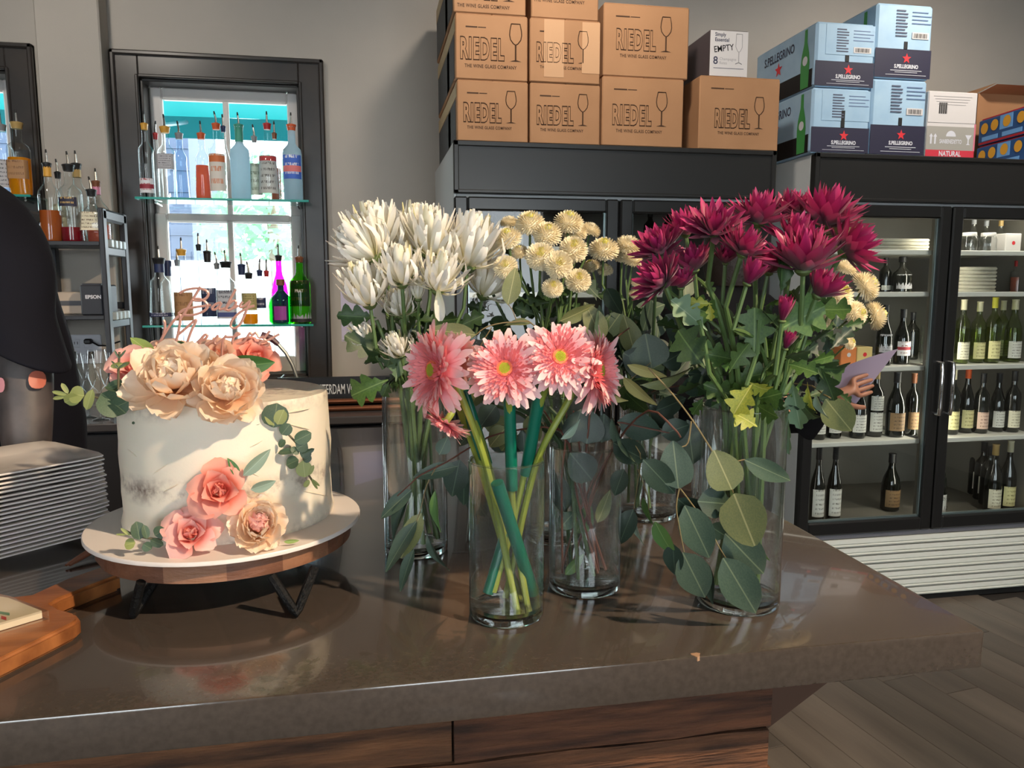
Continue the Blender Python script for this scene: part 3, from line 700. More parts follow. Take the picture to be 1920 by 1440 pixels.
# white and red natural carton
nx0, nx1, nz0, nz1 = X_(1738, CY, 230), X_(1830, CY, 230), TOPZ + .001, Z_(172, 1785)
nc = thing('natural_carton', 'white and grey carton with a red stripe lettered Natural', 'carton', ((nx0 + nx1) / 2, CY + .15, nz0))
nh, nw, nf_ = nz1 - nz0, nx1 - nx0, CY - .0008
MB().box((nx0, CY, nz0), (nx1, CY + .32, nz1), .003).build('box', WB, nc, smooth=False)
MB().box((nx0 + .001, nf_, nz0 + .002), (nx1 - .001, CY, nz0 + nh * .11)).build('red_stripe', mat('red_card', S(208, 58, 74), .5), nc, smooth=False)
MB().box((nx0 + .001, nf_, nz0 + nh * .11), (nx1 - .001, CY, nz0 + nh * .47)).build('grey_panel', mat('grey_card', S(164, 160, 152), .5), nc, smooth=False)
MB().box((nx1 - nw * .03, nf_ - .0004, nz0 + nh * .11), (nx1, CY, nz0 + nh * .52)).build('pink_edge', mat('pink_card', S(214, 120, 140), .5), nc, smooth=False)
MB().box((nx0 + .002, nf_ - .001, nz0 + nh * .525), (nx1 - .006, CY, nz1 - .003), .0008).build('flap', WB, nc, smooth=False)
text('NATURAL', .030, WINK, nc, ((nx0 + nx1) / 2, nf_ - .0006, nz0 + nh * .052), sx=.8, bold=.0008)
text('SANBENEDETTO', .024, WINK, nc, ((nx0 + nx1) / 2, nf_ - .0006, nz0 + nh * .24), sx=.6, bold=.0005)
for k in (-1, 1):
    ax = nx0 + nw * .14 + k * .010
    MB().add([(ax - .004, nf_ - .0006, nz0 + nh * .2), (ax + .004, nf_ - .0006, nz0 + nh * .2), (ax + .004, nf_ - .0006, nz0 + nh * .31), (ax + .009, nf_ - .0006, nz0 + nh * .31), (ax, nf_ - .0006, nz0 + nh * .36), (ax - .009, nf_ - .0006, nz0 + nh * .31), (ax - .004, nf_ - .0006, nz0 + nh * .31)], [(0, 1, 2, 3, 4, 5, 6)]).build('arrow_emblem', WINK, nc, smooth=False)
gx = nx0 + nw * .86
MB().add([(gx - .016, nf_ - .0006, nz0 + nh * .35), (gx + .016, nf_ - .0006, nz0 + nh * .35), (gx + .003, nf_ - .0006, nz0 + nh * .28), (gx + .003, nf_ - .0006, nz0 + nh * .22), (gx + .01, nf_ - .0006, nz0 + nh * .2), (gx - .01, nf_ - .0006, nz0 + nh * .2), (gx - .003, nf_ - .0006, nz0 + nh * .22), (gx - .003, nf_ - .0006, nz0 + nh * .28)], [(0, 7, 6, 5, 4, 3, 2, 1)]).build('goblet_emblem', WINK, nc, smooth=False)
bc = MB(); bx, bz = nx0 + nw * .22, nz0 + nh * .66
for k in range(12): bc.box((bx + k * .0034, nf_ - .0024, bz), (bx + k * .0034 + (.0012 if k % 3 else .0022), nf_ - .0008, bz + .046))
bc.build('barcode', INKB, nc, smooth=False)
sp_ = MB()
for k in range(4): sp_.box((nx0 + nw * (.1 + .03 * k), nf_ - .002, nz1 - .022 - k * .011), (nx1 - nw * (.12 + .04 * k), nf_ - .0012, nz1 - .020 - k * .011))
sp_.build('small_print', INKG, nc, smooth=False)
pv = [V((nx0 + nw * .5 + .024 * cos(a), nf_ - .0006, nz0 + nh * .32 + .024 * sin(a))) for a in [k * pi / 10 for k in range(11)]]
MB().add(pv, [tuple(range(11))[::-1]]).build('fruit_emblem', WINK, nc, smooth=False)
# blue citrus cases, set askew, and an open brown box behind
CB = mat('citrus_blue', S(16, 72, 130), .4); CO = mat('citrus_orange', S(224, 160, 40), .5); CLB = mat('citrus_pale', S(108, 164, 222), .4)
def citrus_case(z0, label, dx):
    c = V((X_(1832, CY + .10, 250) + dx, CY + .16, z0)); rot = Matrix.Translation(c) @ Matrix.Rotation(radians(-14), 4, 'Z')
    qa, qb = atY(1834, 240, 3.44), atY(1940, 240, 3.06); c = V((qa.x + dx, qa.y, z0)); rot = Matrix.Translation(c) @ Matrix.Rotation(atan2(qb.y - qa.y, qb.x - qa.x), 4, 'Z')
    t = thing('citrus_case', label, 'case', c, 'blue citrus cases')
    h = .118; w = .50
    def bx(a, b, nm, mm, ch=.004): add(nm, MB().box(a, b, ch).mesh(nm, False), mm, t, rot)
    bx((.0, 0, 0), (w, .26, h), 'box', CB); bx((.006, -.0014, .002), (w - .006, 0, .012), 'red_stripe', mat('citrus_red', S(170, 20, 40), .5), 0)
    bx((.008, .006, h - .008), (w - .008, .254, h + .008), 'lid_strip', mat('citrus_red', S(170, 20, 40), .5))
    bx((.15, -.0012, .05), (.235, 0, h - .004), 'pale_panel', CLB, 0)
    bx((.03, -.0016, .016), (.14, 0, .036), 'small_print', CLB, 0)
    bx((.17, -.0016, .016), (.30, 0, .036), 'small_print', CLB, 0)
    for k, (ox, oz) in enumerate(((.045, .075), (.115, .08), (.198, .082), (.29, .08), (.38, .08))):
        pv = [V((ox + .026 * cos(a), -.0022, oz + .026 * sin(a))) for a in [q * pi / 9 for q in range(18)]]
        add('citrus_print', MB().add(pv, [tuple(range(18))]).mesh('citrus_print', False), CO, t, rot)
    return t
citrus_case(TOPZ + .001, 'lower blue case printed with orange citrus slices, set askew', 0)
citrus_case(TOPZ + .130, 'upper blue case printed with orange citrus slices, under open brown box', .004)
ob = thing('open_box', 'open brown cardboard box behind the blue citrus cases', 'carton', (X_(1885, CY + .5), CY + .62, TOPZ))
ox0, ox1 = X_(1842, CY + .42, 200), X_(1842, CY + .42, 200) + .36; oz = atY(1880, 176, CY + .45).z
MB().box((ox0, CY + .46, TOPZ + .001), (ox0 + .006, CY + .8, oz)).box((ox1 - .006, CY + .46, TOPZ + .001), (ox1, CY + .8, oz)).box((ox0, CY + .46, TOPZ + .001), (ox1, CY + .466, oz)).box((ox0, CY + .794, TOPZ + .001), (ox1, CY + .8, oz)).box((ox0, CY + .46, TOPZ + .001), (ox1, CY + .8, TOPZ + .006)).build('box', CARD, ob, smooth=False)
MB().add([(ox0, CY + .46, oz), (ox0, CY + .8, oz), (ox0 + .11, CY + .8, oz + .055), (ox0 + .11, CY + .46, oz + .055)], [(0, 1, 2, 3)]).build('flap', CARD, ob, smooth=False)
MB().add([(ox0 + .01, CY + .46, oz), (ox1 - .01, CY + .46, oz), (ox1 - .02, CY + .36, oz + .02), (ox0 + .02, CY + .36, oz + .02)], [(0, 1, 2, 3)]).build('flap', CARD, ob, smooth=False)
# ================================================================== bottles and bar things
G_CLEAR = thin_glass('bottle_clear', (.96, .98, .98, 1), (.42, .55, .60, 1))
G_BLUE = thin_glass('bottle_blue_tint', (.80, .90, .97, 1), (.35, .52, .66, 1))
G_FROST = mat('bottle_frosted', S(205, 225, 235), .5, transl=.7)
G_GREEN = thin_glass('bottle_green', (.05, .75, .12, 1), (.01, .25, .03, 1))
G_LIME = thin_glass('bottle_lime', (.25, .85, .04, 1), (.05, .3, .01, 1))
G_MAG = thin_glass('bottle_magenta', (.9, .08, .8, 1), (.4, .02, .4, 1))
G_WINE = thin_glass('bottle_pale_green', (.72, .80, .52, 1), (.25, .32, .14, 1))
G_DARK = mat('bottle_dark', S(14, 17, 12), .08, spec=.8)
L_AMB = mat('liquid_amber', S(206, 118, 50), .2, transl=.6); L_RED = mat('liquid_red', S(150, 14, 34), .2, transl=.5)
L_YEL = mat('liquid_yellow', S(255, 186, 24), .2, transl=.75); L_PINK = mat('liquid_orange', S(240, 140, 110), .2, transl=.7)
L_WHITE = thin_glass('liquid_straw', (.80, .84, .50, 1), (.6, .62, .3, 1))
STL = mat('pourer_steel', S(180, 180, 178), .25, 1.0); TIP = mat('pourer_tip', S(24, 24, 24), .5)
COLS = {'yellow': S(214, 158, 60), 'red': S(178, 44, 48), 'grey': S(130, 132, 136), 'orange': S(208, 92, 48), 'navy': S(36, 48, 88), 'green': S(66, 150, 128), 'black': S(28, 28, 30),
        'gold': S(180, 150, 90), 'cream': S(222, 214, 180), 'pink': S(204, 130, 158), 'lime': S(206, 200, 70), 'brown': S(120, 72, 44)}
def colmat(c): return mat('collar_' + c, COLS[c], .45)
PROF = {
 'wine': [(.86, 0), (1, .02), (1, .58), (.92, .65), (.42, .75), (.35, .79), (.34, .985), (.38, .99), (.38, 1)],
 'slope': [(.86, 0), (1, .02), (1, .46), (.86, .57), (.44, .72), (.35, .79), (.34, .985), (.38, .99), (.38, 1)],
 'liquor': [(.88, 0), (1, .02), (1, .62), (.93, .68), (.5, .74), (.4, .77), (.38, .97), (.46, .975), (.46, 1)],
 'taper': [(.95, 0), (1, .02), (.80, .55), (.78, .66), (.42, .74), (.38, .78), (.38, .97), (.46, .975), (.46, 1)],
 'flask': [(.9, 0), (1, .03), (1, .46), (.86, .58), (.46, .68), (.32, .74), (.30, .97), (.36, .975), (.36, 1)],
 'round': [(.8, 0), (1, .06), (1.0, .42), (.88, .58), (.5, .70), (.26, .78), (.24, .97), (.3, .975), (.3, 1)],
}
SQ = lambda t: .84 / max(abs(cos(t - pi / 4 * 0)), abs(sin(t))) ** .75
def bottle(loc, label, h, r, prof='liquor', glass=None, liq=None, lab=None, top='pourer', topc='black', group=None, name='liquor_bottle', square=False, tilt=0, neck=None, txt=None, span=1.15):
    t = thing(name, label, 'bottle', loc, group); c = V(loc); P = PROF[prof]; glass = glass or G_CLEAR; sh = SQ if square else None
    MB().lathe([(a * r, b * h) for a, b in P], c, 18, sh, cap=(True, False)).build('glass', glass, t)
    def rad(z):
        for (a, b), (a2, b2) in zip(P, P[1:]):
            if b <= z <= b2: return r * (a + (a2 - a) * (z - b) / max(1e-6, b2 - b))
        return r
    if liq:
        lv, lm = liq; k = [.006] + [lv * i / 4 for i in range(1, 5)]
        MB().lathe([(rad(z) * .93, z * h) for z in k], c, 16, sh).build('liquid', lm, t)
    if lab:
        for i, (za, zb, lm) in enumerate(lab if isinstance(lab, list) else [lab]):
            def fn(u, v):
                a = -pi / 2 + (u - .5) * 2 * span; z = za + (zb - za) * v; q = rad(z) * (sh(a) if sh else 1) + .0008
                return c + V((q * cos(a), q * sin(a), z * h))
            MB().grid(10, 1, fn).build('label', lm, t)
    if txt:
        text(txt[0], txt[1], txt[3], t, c + V((0, -rad(txt[2]) * (SQ(-pi / 2) if square else 1) - .0016, txt[2] * h)), sx=.8)
    nr = r * P[-1][0]
    if top == 'pourer':
        MB().lathe([(nr * .9, h - .022), (nr * 1.05, h - .004), (nr * 1.15, h), (nr * 1.15, h + .004), (nr * .55, h + .008)], c, 10).build('collar', colmat(topc), t)
        a = tilt; d = V((sin(a), 0, cos(a)))
        b0 = c + V((0, 0, h + .006)); p = MB().tube([b0, b0 + V((0, 0, .018)), b0 + V((0, 0, .018)) + d * .02], [.0055, .0045, .0035], 8).build('pourer', STL, t)
        e = b0 + V((0, 0, .018)) + d * .02
        MB().tube([e, e + d * .014], [.0042, .003], 8).build('tip', TIP, p)
    elif top == 'foil':
        MB().lathe([(nr * .98, h * .84), (nr * 1.06, h * .845), (nr * 1.02, h * .985), (nr * 1.12, h * .99), (nr * 1.1, h + .001)], c, 12).build('foil', colmat(topc), t)
    elif top == 'cap':
        MB().lathe([(nr * 1.0, h - .02), (nr * 1.12, h - .02), (nr * 1.12, h + .006), (nr * 1.0, h + .008)], c, 12).build('cap', colmat(topc), t)
    if neck:
        MB().lathe([(rad(neck[0]) * 1.03 + .0006, neck[0] * h), (rad(neck[1]) * 1.03 + .0006, neck[1] * h)], c, 14, cap=(False, False)).build('neck_band', colmat(neck[2]), t)
    return t

# ------------------------------------------------------------------ glass shelves across the windows
SHE = mat('glass_shelf_edge', S(70, 190, 180), .15, transl=.5)
GSH = thin_glass('glass_shelf_face', (.86, .97, .95, 1), (.2, .75, .7, 1))
def gshelf(z, xa, xb, label):
    t = thing('glass_shelf', label, 'shelf', ((xa + xb) / 2, 3.80, z - .009), 'glass shelves in the window')
    MB().box((xa, 3.70, z - .009), (xb, 3.898, z)).build('slab', GSH, t, smooth=False)
    MB().box((xa, 3.697, z - .0095), (xb, 3.701, z + .0002), .001).build('front_edge', SHE, t, smooth=False)
    for x in (xa + .06, xb - .06): MB().tube([(x, 3.9, z - .02), (x, 3.9 - .1, z - .0145)], .005).build('bracket', STL, t)
    return t
yS = 3.77
zS1, zS2 = atY(420, 372, 3.70).z, atY(430, 609, 3.70).z
sxa, sxb = atY(253, 375, 3.70).x, atY(579, 380, 3.70).x
gshelf(zS1, sxa, sxb, 'upper glass shelf crossing the larger window, holding twelve bottles')
gshelf(zS2, atY(267, 612, 3.70).x, atY(588, 612, 3.70).x, 'lower glass shelf crossing the larger window, above the cake topper')
l1b = atY(58, 372, 3.70).x
gshelf(zS1, l1b - .92, l1b, 'glass shelf in the window cut by the frame, behind the bartender')

def lm(n, a, b, acc=None, rows=7, z0=.25, z1=.75): return label_mat('label_' + n, S(*a), S(*b), S(*acc) if acc else None, rows, z0, z1)
LAB = dict(grey=lm('grey', (182, 180, 184), (90, 90, 96)), redband=lm('redband', (230, 226, 226), (120, 60, 60), (168, 44, 58), 4, .4, .62), pale=lm('pale', (198, 208, 190), (120, 130, 110), rows=4),
           sketch=lm('sketch', (196, 196, 192), (90, 84, 82), (190, 60, 60), 6, .86, .98), orange=lm('orange', (222, 214, 204), (214, 120, 60), (206, 110, 60), 3, .78, .95), bluer=lm('bluer', (64, 104, 196), (235, 235, 240), (220, 120, 120), 3, .3, .55),
           kraft=lm('kraft', (170, 128, 88), (130, 92, 60), rows=3), navy=lm('navy', (40, 48, 84), (200, 200, 215), rows=2), gin=lm('gin', (186, 192, 204), (60, 64, 80), (70, 84, 140), 5, .06, .22), olive=lm('olive', (178, 168, 116), (110, 100, 60)),
           black=lm('black', (24, 22, 24), (150, 60, 50), (150, 150, 160), 5, .08, .38), cream=lm('cream', (228, 216, 190), (120, 100, 80), rows=5), beige=lm('beige', (196, 188, 160), (120, 110, 90), rows=6),
           absol=lm('absol', (40, 40, 62), (214, 178, 110), rows=2), white=lm('white', (224, 222, 212), (130, 126, 116), rows=6), wine=lm('wine', (232, 226, 200), (150, 140, 110), rows=6), yel=lm('yel', (226, 218, 160), (150, 140, 90), rows=5),
           tan=lm('tan', (150, 120, 84), (90, 66, 44), rows=5), pinkl=lm('pinkl', (222, 190, 170), (140, 100, 90), rows=5), lowred=lm('lowred', (226, 226, 230), (170, 60, 70), (150, 50, 66), 3, .3, .6))
GU, GL = 'liquor bottles on the upper window shelf', 'liquor bottles on the lower window shelf'
def wb(px, ptop, wpx, y, z, label, grp, **kw):
    p = atY(px, 300, y); zt = atY(px, ptop, y).z; s = pxm((p.x, y, z + .1))
    return bottle((p.x, y, z + .0004), label, zt - z, wpx * s / 2 * (1.16 if kw.get('square') else 1.06), group=grp, **kw)
U = lambda *a, **k: wb(a[0], a[1], a[2], a[3], zS1, a[4], GU, **k)
U(274, 234, 25, 3.74, 'clear liquor bottle with yellow collar and low red label, nearest the wall pilaster', topc='yellow', lab=(.06, .26, LAB['lowred']))
U(294, 252, 17, 3.82, 'slim clear liquor bottle with red collar on upper window shelf', topc='red', tilt=.1)
U(312, 240, 31, 3.74, 'clear square bottle with grey shoulder label and yellow collar', topc='yellow', square=True, lab=(.40, .62, LAB['grey']), tilt=-.1)
U(338, 252, 27, 3.78, 'tapered clear bottle with grey collar, no label', prof='taper', topc='grey', glass=G_BLUE, tilt=-.15)
U(379, 252, 28, 3.76, 'clear bottle holding pale orange spirit, orange collar', topc='orange', prof='taper', liq=(.52, L_PINK), tilt=-.05)
U(408, 234, 29, 3.74, 'clear bottle with orange fruit label on upper window shelf', topc='orange', lab=(.10, .60, LAB['orange']), tilt=-.2)
U(421, 239, 22, 3.83, 'plain clear bottle with navy collar behind the orange fruit label', topc='navy', prof='slope', tilt=-.05)
U(450, 236, 33, 3.74, 'frosted pale blue bottle with green neck on upper window shelf', topc='green', glass=G_FROST, neck=(.78, .96, 'green'), tilt=-.1)
U(478, 258, 24, 3.77, 'short clear bottle with pale green label', topc='grey', lab=(.08, .58, LAB['pale']), prof='slope', tilt=-.15)
U(503, 234, 36, 3.74, 'stout clear bottle with sketched grey label and red collar', topc='red', prof='flask', lab=(.08, .58, LAB['sketch']), tilt=0)
U(516, 252, 18, 3.83, 'slim clear bottle with brown collar behind the sketched label', topc='brown', liq=(.5, L_AMB))
U(548, 236, 33, 3.74, 'frosted bottle with blue and red picture label, farthest on upper shelf', topc='orange', glass=G_FROST, lab=(.28, .60, LAB['bluer']))
D = lambda *a, **k: wb(a[0], a[1], a[2], a[3], zS2, a[4], GL, **k)
D(287, 486, 42, 3.74, 'big clear bottle with navy neck and thin navy band at its foot', topc='black', neck=(.8, .97, 'navy'), lab=(.13, .19, LAB['navy']), prof='taper')
D(303, 492, 26, 3.82, 'clear bottle with navy neck behind the big navy banded bottle', topc='navy', top='cap', neck=(.78, .95, 'navy'), lab=(.13, .19, LAB['navy']))
D(322, 490, 20, 3.84, 'slim clear bottle with grey collar on lower window shelf', topc='grey')
D(331, 470, 32, 3.74, 'clear bottle with plain kraft paper label and yellow collar', topc='yellow', lab=(.06, .44, LAB['kraft']), span=1.3)
D(364, 461, 22, 3.80, 'tall slim clear bottle with black collar on lower window shelf', prof='slope', topc='black')
D(380, 473, 27, 3.84, 'clear bottle with broad black collar on lower window shelf', topc='black', neck=(.86, .98, 'black'), lab=(.1, .5, LAB['navy']))
D(397, 496, 20, 3.84, 'clear bottle leaning pourer, half hidden behind the gin label', topc='grey', tilt=-.2)
D(414, 493, 36, 3.74, 'square clear gin bottle with grey and blue label', topc='black', square=True, lab=(.10, .56, LAB['gin']), txt=('BROKERS', .016, .52, INKN), tilt=-.1)
D(444, 498, 27, 3.80, 'clear bottle with navy neck beside the gin label', topc='navy', neck=(.84, .98, 'navy'), tilt=-.1)
D(457, 514, 27, 3.75, 'short bottle with olive gold label and a little amber spirit', topc='black', lab=(.28, .62, LAB['olive']), liq=(.2, L_YEL), tilt=-.2)
D(478, 509, 20, 3.78, 'clear ribbed bottle with navy collar near the magenta bottle', topc='navy', tilt=.1, lab=(.3, .5, LAB['navy']))
D(491, 510, 18, 3.80, 'clear slim bottle with red collar near the magenta bottle', topc='red', tilt=.05)
D(515, 481, 29, 3.83, 'bright magenta bottle with black collar behind the green one', topc='black', glass=G_MAG, prof='slope')
D(517, 527, 43, 3.74, 'round shouldered bright green bottle with purple figure label', prof='round', glass=G_GREEN, top='cap', topc='brown', lab=(.10, .42, mat('purple_label', S(150, 60, 150), .5)), span=.5)
D(554, 484, 37, 3.75, 'dark vermouth style bottle with lime neck and grey label, farthest on lower shelf', prof='wine', glass=G_LIME, topc='brown', lab=[(.03, .66, LAB['black'])], span=1.5, txt=('PRAT', .02, .5, colmat('cream')))
GW = 'liquor bottles in the cut off window'
wb(36, 232, 37, 3.74, zS1, 'amber whiskey bottle with brown bands in the window cut by the frame', GW, liq=(.52, L_YEL), lab=(.22, .48, LAB['kraft']), topc='gold', square=True)
wb(6, 236, 34, 3.75, zS1, 'clear bottle with grey label in the window cut by the frame', GW, lab=(.1, .5, LAB['grey']), topc='grey')

# ------------------------------------------------------------------ dark shelving rack by the pilaster
RK = mat('rack_grey', S(58, 60, 66), .45, .2)
yr0, yr1 = 3.44, 3.76
xr = atY(196, 450, yr0).x; xl = atY(30, 480, yr0).x
zt = atY(192, 389, yr0).z; zr1 = atY(150, 452, yr0).z; zr2 = atY(150, 592, yr0).z
rk = thing('bar_rack', 'dark grey shelving rack with slotted ladder sides beside the window', 'rack', ((xl + xr) / 2, (yr0 + yr1) / 2, BZ))
for x in (xr, xl):
    s = MB()
    s.box((x - .022, yr0, BZ), (x, yr0 + .045, zt), .004).box((x - .022, yr1 - .045, BZ), (x, yr1, zt), .004).box((x - .022, yr0, zt - .05), (x, yr1, zt), .01)
    sd = s.build('side_frame', RK, rk, smooth=False)
    for z in (zr1 - .02, zr2 - .02, BZ + .03): MB().box((x - .02, yr0 + .04, z - .035), (x - .002, yr1 - .04, z), .004).build('rung', RK, sd, smooth=False)
    for z in (zr1, zr2):
        for k in range(4): MB().box((x - .018, yr0 + .07 + k * .055, z - .022), (x + .006, yr0 + .10 + k * .055, z + .012), .003).build('clip', mat('rack_clip', S(190, 205, 212), .4), sd, smooth=False)
for z in (zr1, zr2): MB().box((xl, yr0 + .005, z - .018), (xr - .022, yr1, z), .003).build('shelf_board', RK, rk, smooth=False)
xp = atY(101, 520, yr1 - .03).x
MB().box((xp - .018, yr1 - .04, BZ), (xp + .018, yr1, zr1 - .018), .003).build('rear_post', RK, rk, smooth=False)
xw = atY(150, 575, yr1 - .02)
MB().box((xl, yr1 - .02, xw.z - .01), (xr - .02, yr1 - .005, xw.z + .02), .003).build('back_rail', RK, rk, smooth=False)
GR = 'liquor bottles on top of the dark rack'
def rb(px, ptop, wpx, y, label, **kw): return wb(px, ptop, wpx, y, zr1, label, GR, **kw)
rb(87, 308, 36, 3.50, 'clear wine shaped bottle half full of amber spirit, nearest the bartender', prof='wine', liq=(.40, L_AMB), topc='black', neck=(.84, .97, 'yellow'))
rb(106, 325, 26, 3.60, 'clear bottle with tall beige label on the rack', prof='slope', topc='black', lab=(.06, .55, LAB['beige']), tilt=-.1)
rb(127, 311, 40, 3.52, 'clear vodka bottle with dark label, deep red spirit at its foot', prof='liquor', topc='black', lab=(.46, .58, LAB['absol']), liq=(.19, L_RED), tilt=-.1, span=.8)
rb(142, 309, 34, 3.62, 'clear bottle with gold cork collar behind the dark label', prof='liquor', topc='black', neck=(.84, .97, 'gold'), tilt=-.05)
rb(167, 358, 41, 3.51, 'squat clear bottle with cream label at the end of the rack', prof='flask', square=True, topc='black', lab=(.22, .58, LAB['cream']), tilt=-.2)
rb(177, 342, 40, 3.62, 'clear bottle with pink neck band behind the squat one', prof='flask', topc='brown', neck=(.80, .96, 'pink'), liq=(.3, L_PINK))
pr = thing('receipt_printer', 'black receipt printer lettered on its front, on the rack shelf', 'printer', (atY(178, 590, 3.52).x, 3.56, zr2))
p0, p1 = atY(154, 592, 3.48).x, xr - .03; pz = atY(178, 534, 3.48).z
MB().box((p0, 3.47, zr2), (p1, 3.66, pz), .006).build('body', mat('printer_black', S(46, 48, 56), .5), pr, smooth=False)
MB().box((p0 + .006, 3.48, pz - .002), (p1 - .006, 3.60, pz + .006), .002).build('lid', mat('printer_black', S(46, 48, 56), .5), pr, smooth=False)
text('EPSON', .02, WINK, pr, (p0 + (p1 - p0) * .58, 3.4692, zr2 + (pz - zr2) * .6), bold=.0008)
cb_ = thing('cream_carton', 'cream storage box behind the printer on the rack shelf', 'box', (atY(125, 590, 3.62).x, 3.64, zr2))
MB().box((atY(108, 590, 3.60).x, 3.60, zr2 + .0005), (atY(158, 590, 3.60).x, 3.70, zr2 + .095), .004).build('box', mat('cream_card', S(196, 180, 164), .7), cb_, smooth=False)
MB().box((atY(108, 590, 3.60).x, 3.598, zr2 + .038), (atY(158, 590, 3.60).x, 3.6005, zr2 + .058)).build('grey_band', mat('band_grey', S(86, 88, 94), .6), cb_, smooth=False)
op = thing('wall_outlet', 'white double outlet plate on the wall under the rack shelf', 'outlet', (atY(158, 655, WY - .125).x, WY - .125, atY(158, 655, WY - .125).z))
yo = WY - .121
a, b = atY(128, 682, yo), atY(190, 627, yo)
PLW = mat('outlet_plate', S(206, 206, 214), .4)
MB().box((a.x, yo - .006, a.z), (b.x, yo, b.z), .003).build('plate', PLW, op, smooth=False)
for xx in (.28, .62):
    for zz in (.3, .7):
        cx, cz = a.x + (b.x - a.x) * xx, a.z + (b.z - a.z) * zz
        so = MB().box((cx - .016, yo - .008, cz - .019), (cx + .016, yo - .005, cz + .019), .004).build('socket', PLW, op, smooth=False)
        for dx in (-.006, .006): MB().box((cx + dx - .0012, yo - .0088, cz - .004), (cx + dx + .0012, yo - .0075, cz + .008)).build('slot', INKB, so, smooth=False)
pl = thing('power_cord', 'black plug and cord running from the outlet to the rack', 'cord', (b.x, yo - .03, b.z))
q = atY(168, 640, yo - .02)
MB().box((q.x - .02, q.y - .02, q.z - .012), (q.x + .012, q.y + .012, q.z + .012), .006).build('plug', BK, pl)
MB().tube([q + V((.01, -.01, 0)), atY(185, 648, yo - .05), atY(202, 648, 3.72), atY(225, 640, 3.70)], .004, 6).build('cable', BK, pl)

# ------------------------------------------------------------------ glasses and small bottles on the back bar
GST = thin_glass('stemware', (.97, .98, .98, 1), (.55, .66, .70, 1), 1.5)
def wine_glass(px, pyb, ptop, wpx, y, label):
    p = atY(px, pyb, y); p.z = BZ; h = atY(px, ptop, y).z - BZ; r = wpx * pxm(p) / 2
    t = thing('wine_glass', label, 'glass', p, 'stemmed glasses on the back bar')
    MB().lathe([(r * .8, 0), (r * .82, .003), (r * .2, .008), (.004, .02), (.0035, h * .38), (.006, h * .42), (r * .7, h * .50), (r, h * .62), (r * .95, h * .8), (r * .78, h)], p, 18, cap=(True, False)).build('glass', GST, t)
    return t
wine_glass(146, 795, 662, 34, 2.99, 'stemmed wine glass closest to the bartender on the back bar')
wine_glass(168, 791, 664, 32, 3.08, 'stemmed wine glass second from the bartender on the back bar')
wine_glass(190, 793, 655, 36, 3.02, 'stemmed wine glass third from the bartender, beside the cake')
wine_glass(213, 792, 660, 34, 3.10, 'stemmed wine glass half behind the roses on the cake')
for px, lb in ((140, 'small clear bottle with black cap, nearer the bartender under the outlet'), (173, 'small clear bottle with black cap, straight under the outlet plug')):
    p = atY(px, 700, 3.40); bottle((p.x, 3.40, BZ + .0004), lb, atY(px, 663, 3.40).z - BZ, .03, prof='slope', top='cap', topc='black', group='capped bottles on the back bar', name='tonic_bottle')
hs = thing('bar_gun', 'braided steel bar hose arching down beside the cake roses', 'hose', atY(556, 705, 3.32))
pts = [atY(px, py, 3.34) for px, py in ((490, 628), (508, 634), (522, 646), (536, 662), (548, 684), (556, 706), (560, 735))]
MB().tube(pts[2:], .0075, 8).build('hose', mat('braid_steel', S(150, 152, 150), .4, .8), hs)
MB().tube(pts[:3], [.014, .014, .010], 8).build('nozzle', mat('gun_plum', S(92, 50, 62), .4), hs)
MB().lathe([(.03, 0), (.03, .012), (.012, .02)], (pts[-1].x, pts[-1].y, BZ), 12).tube([(pts[-1].x, pts[-1].y, BZ + .01), pts[-1]], .009).build('base', STEEL, hs)

# ------------------------------------------------------------------ contents of the coolers
def cb2(px, ptop, wpx, y, zsh, label, grp, **kw):
    p = atY(px, 600, y); zt = atY(px, ptop, y).z
    return bottle((p.x, y, zsh + .0004), label, zt - zsh, wpx * pxm((p.x, y, zsh)) / 2 * .97, group=grp, name=kw.pop('name', 'wine_bottle'), **kw)
yA, yB = FY + .17, FY + .30
FZ = .3455
s0, s1_, s2_, s3_ = [z - .0035 for z in SH]
g3 = 'white wines on the third shelf, lit door'
for k, (px, pt, w, c, lb) in enumerate(((1806, 562, 27, 'cream', 'wine'), (1836, 566, 27, 'cream', 'yel'), (1864, 558, 27, 'lime', 'yel'), (1902, 562, 30, 'cream', 'white'))):
    cb2(px, pt, w, yA + .02 * (k % 2), s2_, '%s white wine bottle from the door handle, third shelf, lit cooler door' % ORD[k], g3, prof='wine' if k < 3 else 'slope', glass=G_WINE, liq=(.55, L_WHITE), lab=(.07, .34, LAB[lb]), top='foil', topc=c)
cb2(1880, 564, 24, yB, s2_, 'white wine bottle with pale foil behind the front four, lit door', g3, prof='wine', glass=G_WINE, top='foil', topc='cream', lab=(.07, .34, LAB['white']))
g4 = 'wines on the fourth shelf, lit door'
for k, (px, pt, w, c, lb) in enumerate(((1797, 692, 27, 'cream', 'yel'), (1824, 690, 27, 'orange', 'yel'), (1853, 700, 26, 'black', 'pinkl'), (1883, 700, 27, 'black', 'white'), (1912, 696, 27, 'black', 'wine'))):
    cb2(px, pt, w, yA + .025 * (k % 2), s3_, '%s dark wine bottle from the door handle, fourth shelf, lit cooler door' % ORD[k], g4, prof='slope' if k % 2 else 'wine', glass=G_DARK, lab=(.08, .36, LAB[lb]), top='foil', topc=c)
g5 = 'wines on the cooler floor, lit door'
hb = cb2(1784, 838, 26, FY + .12, FZ, 'wine bottle with handwritten white tag on the cooler floor', g5, prof='slope', glass=G_DARK, lab=(.10, .36, mat('tag_white', S(226, 224, 214), .6)), top='foil', topc='cream', span=.9)
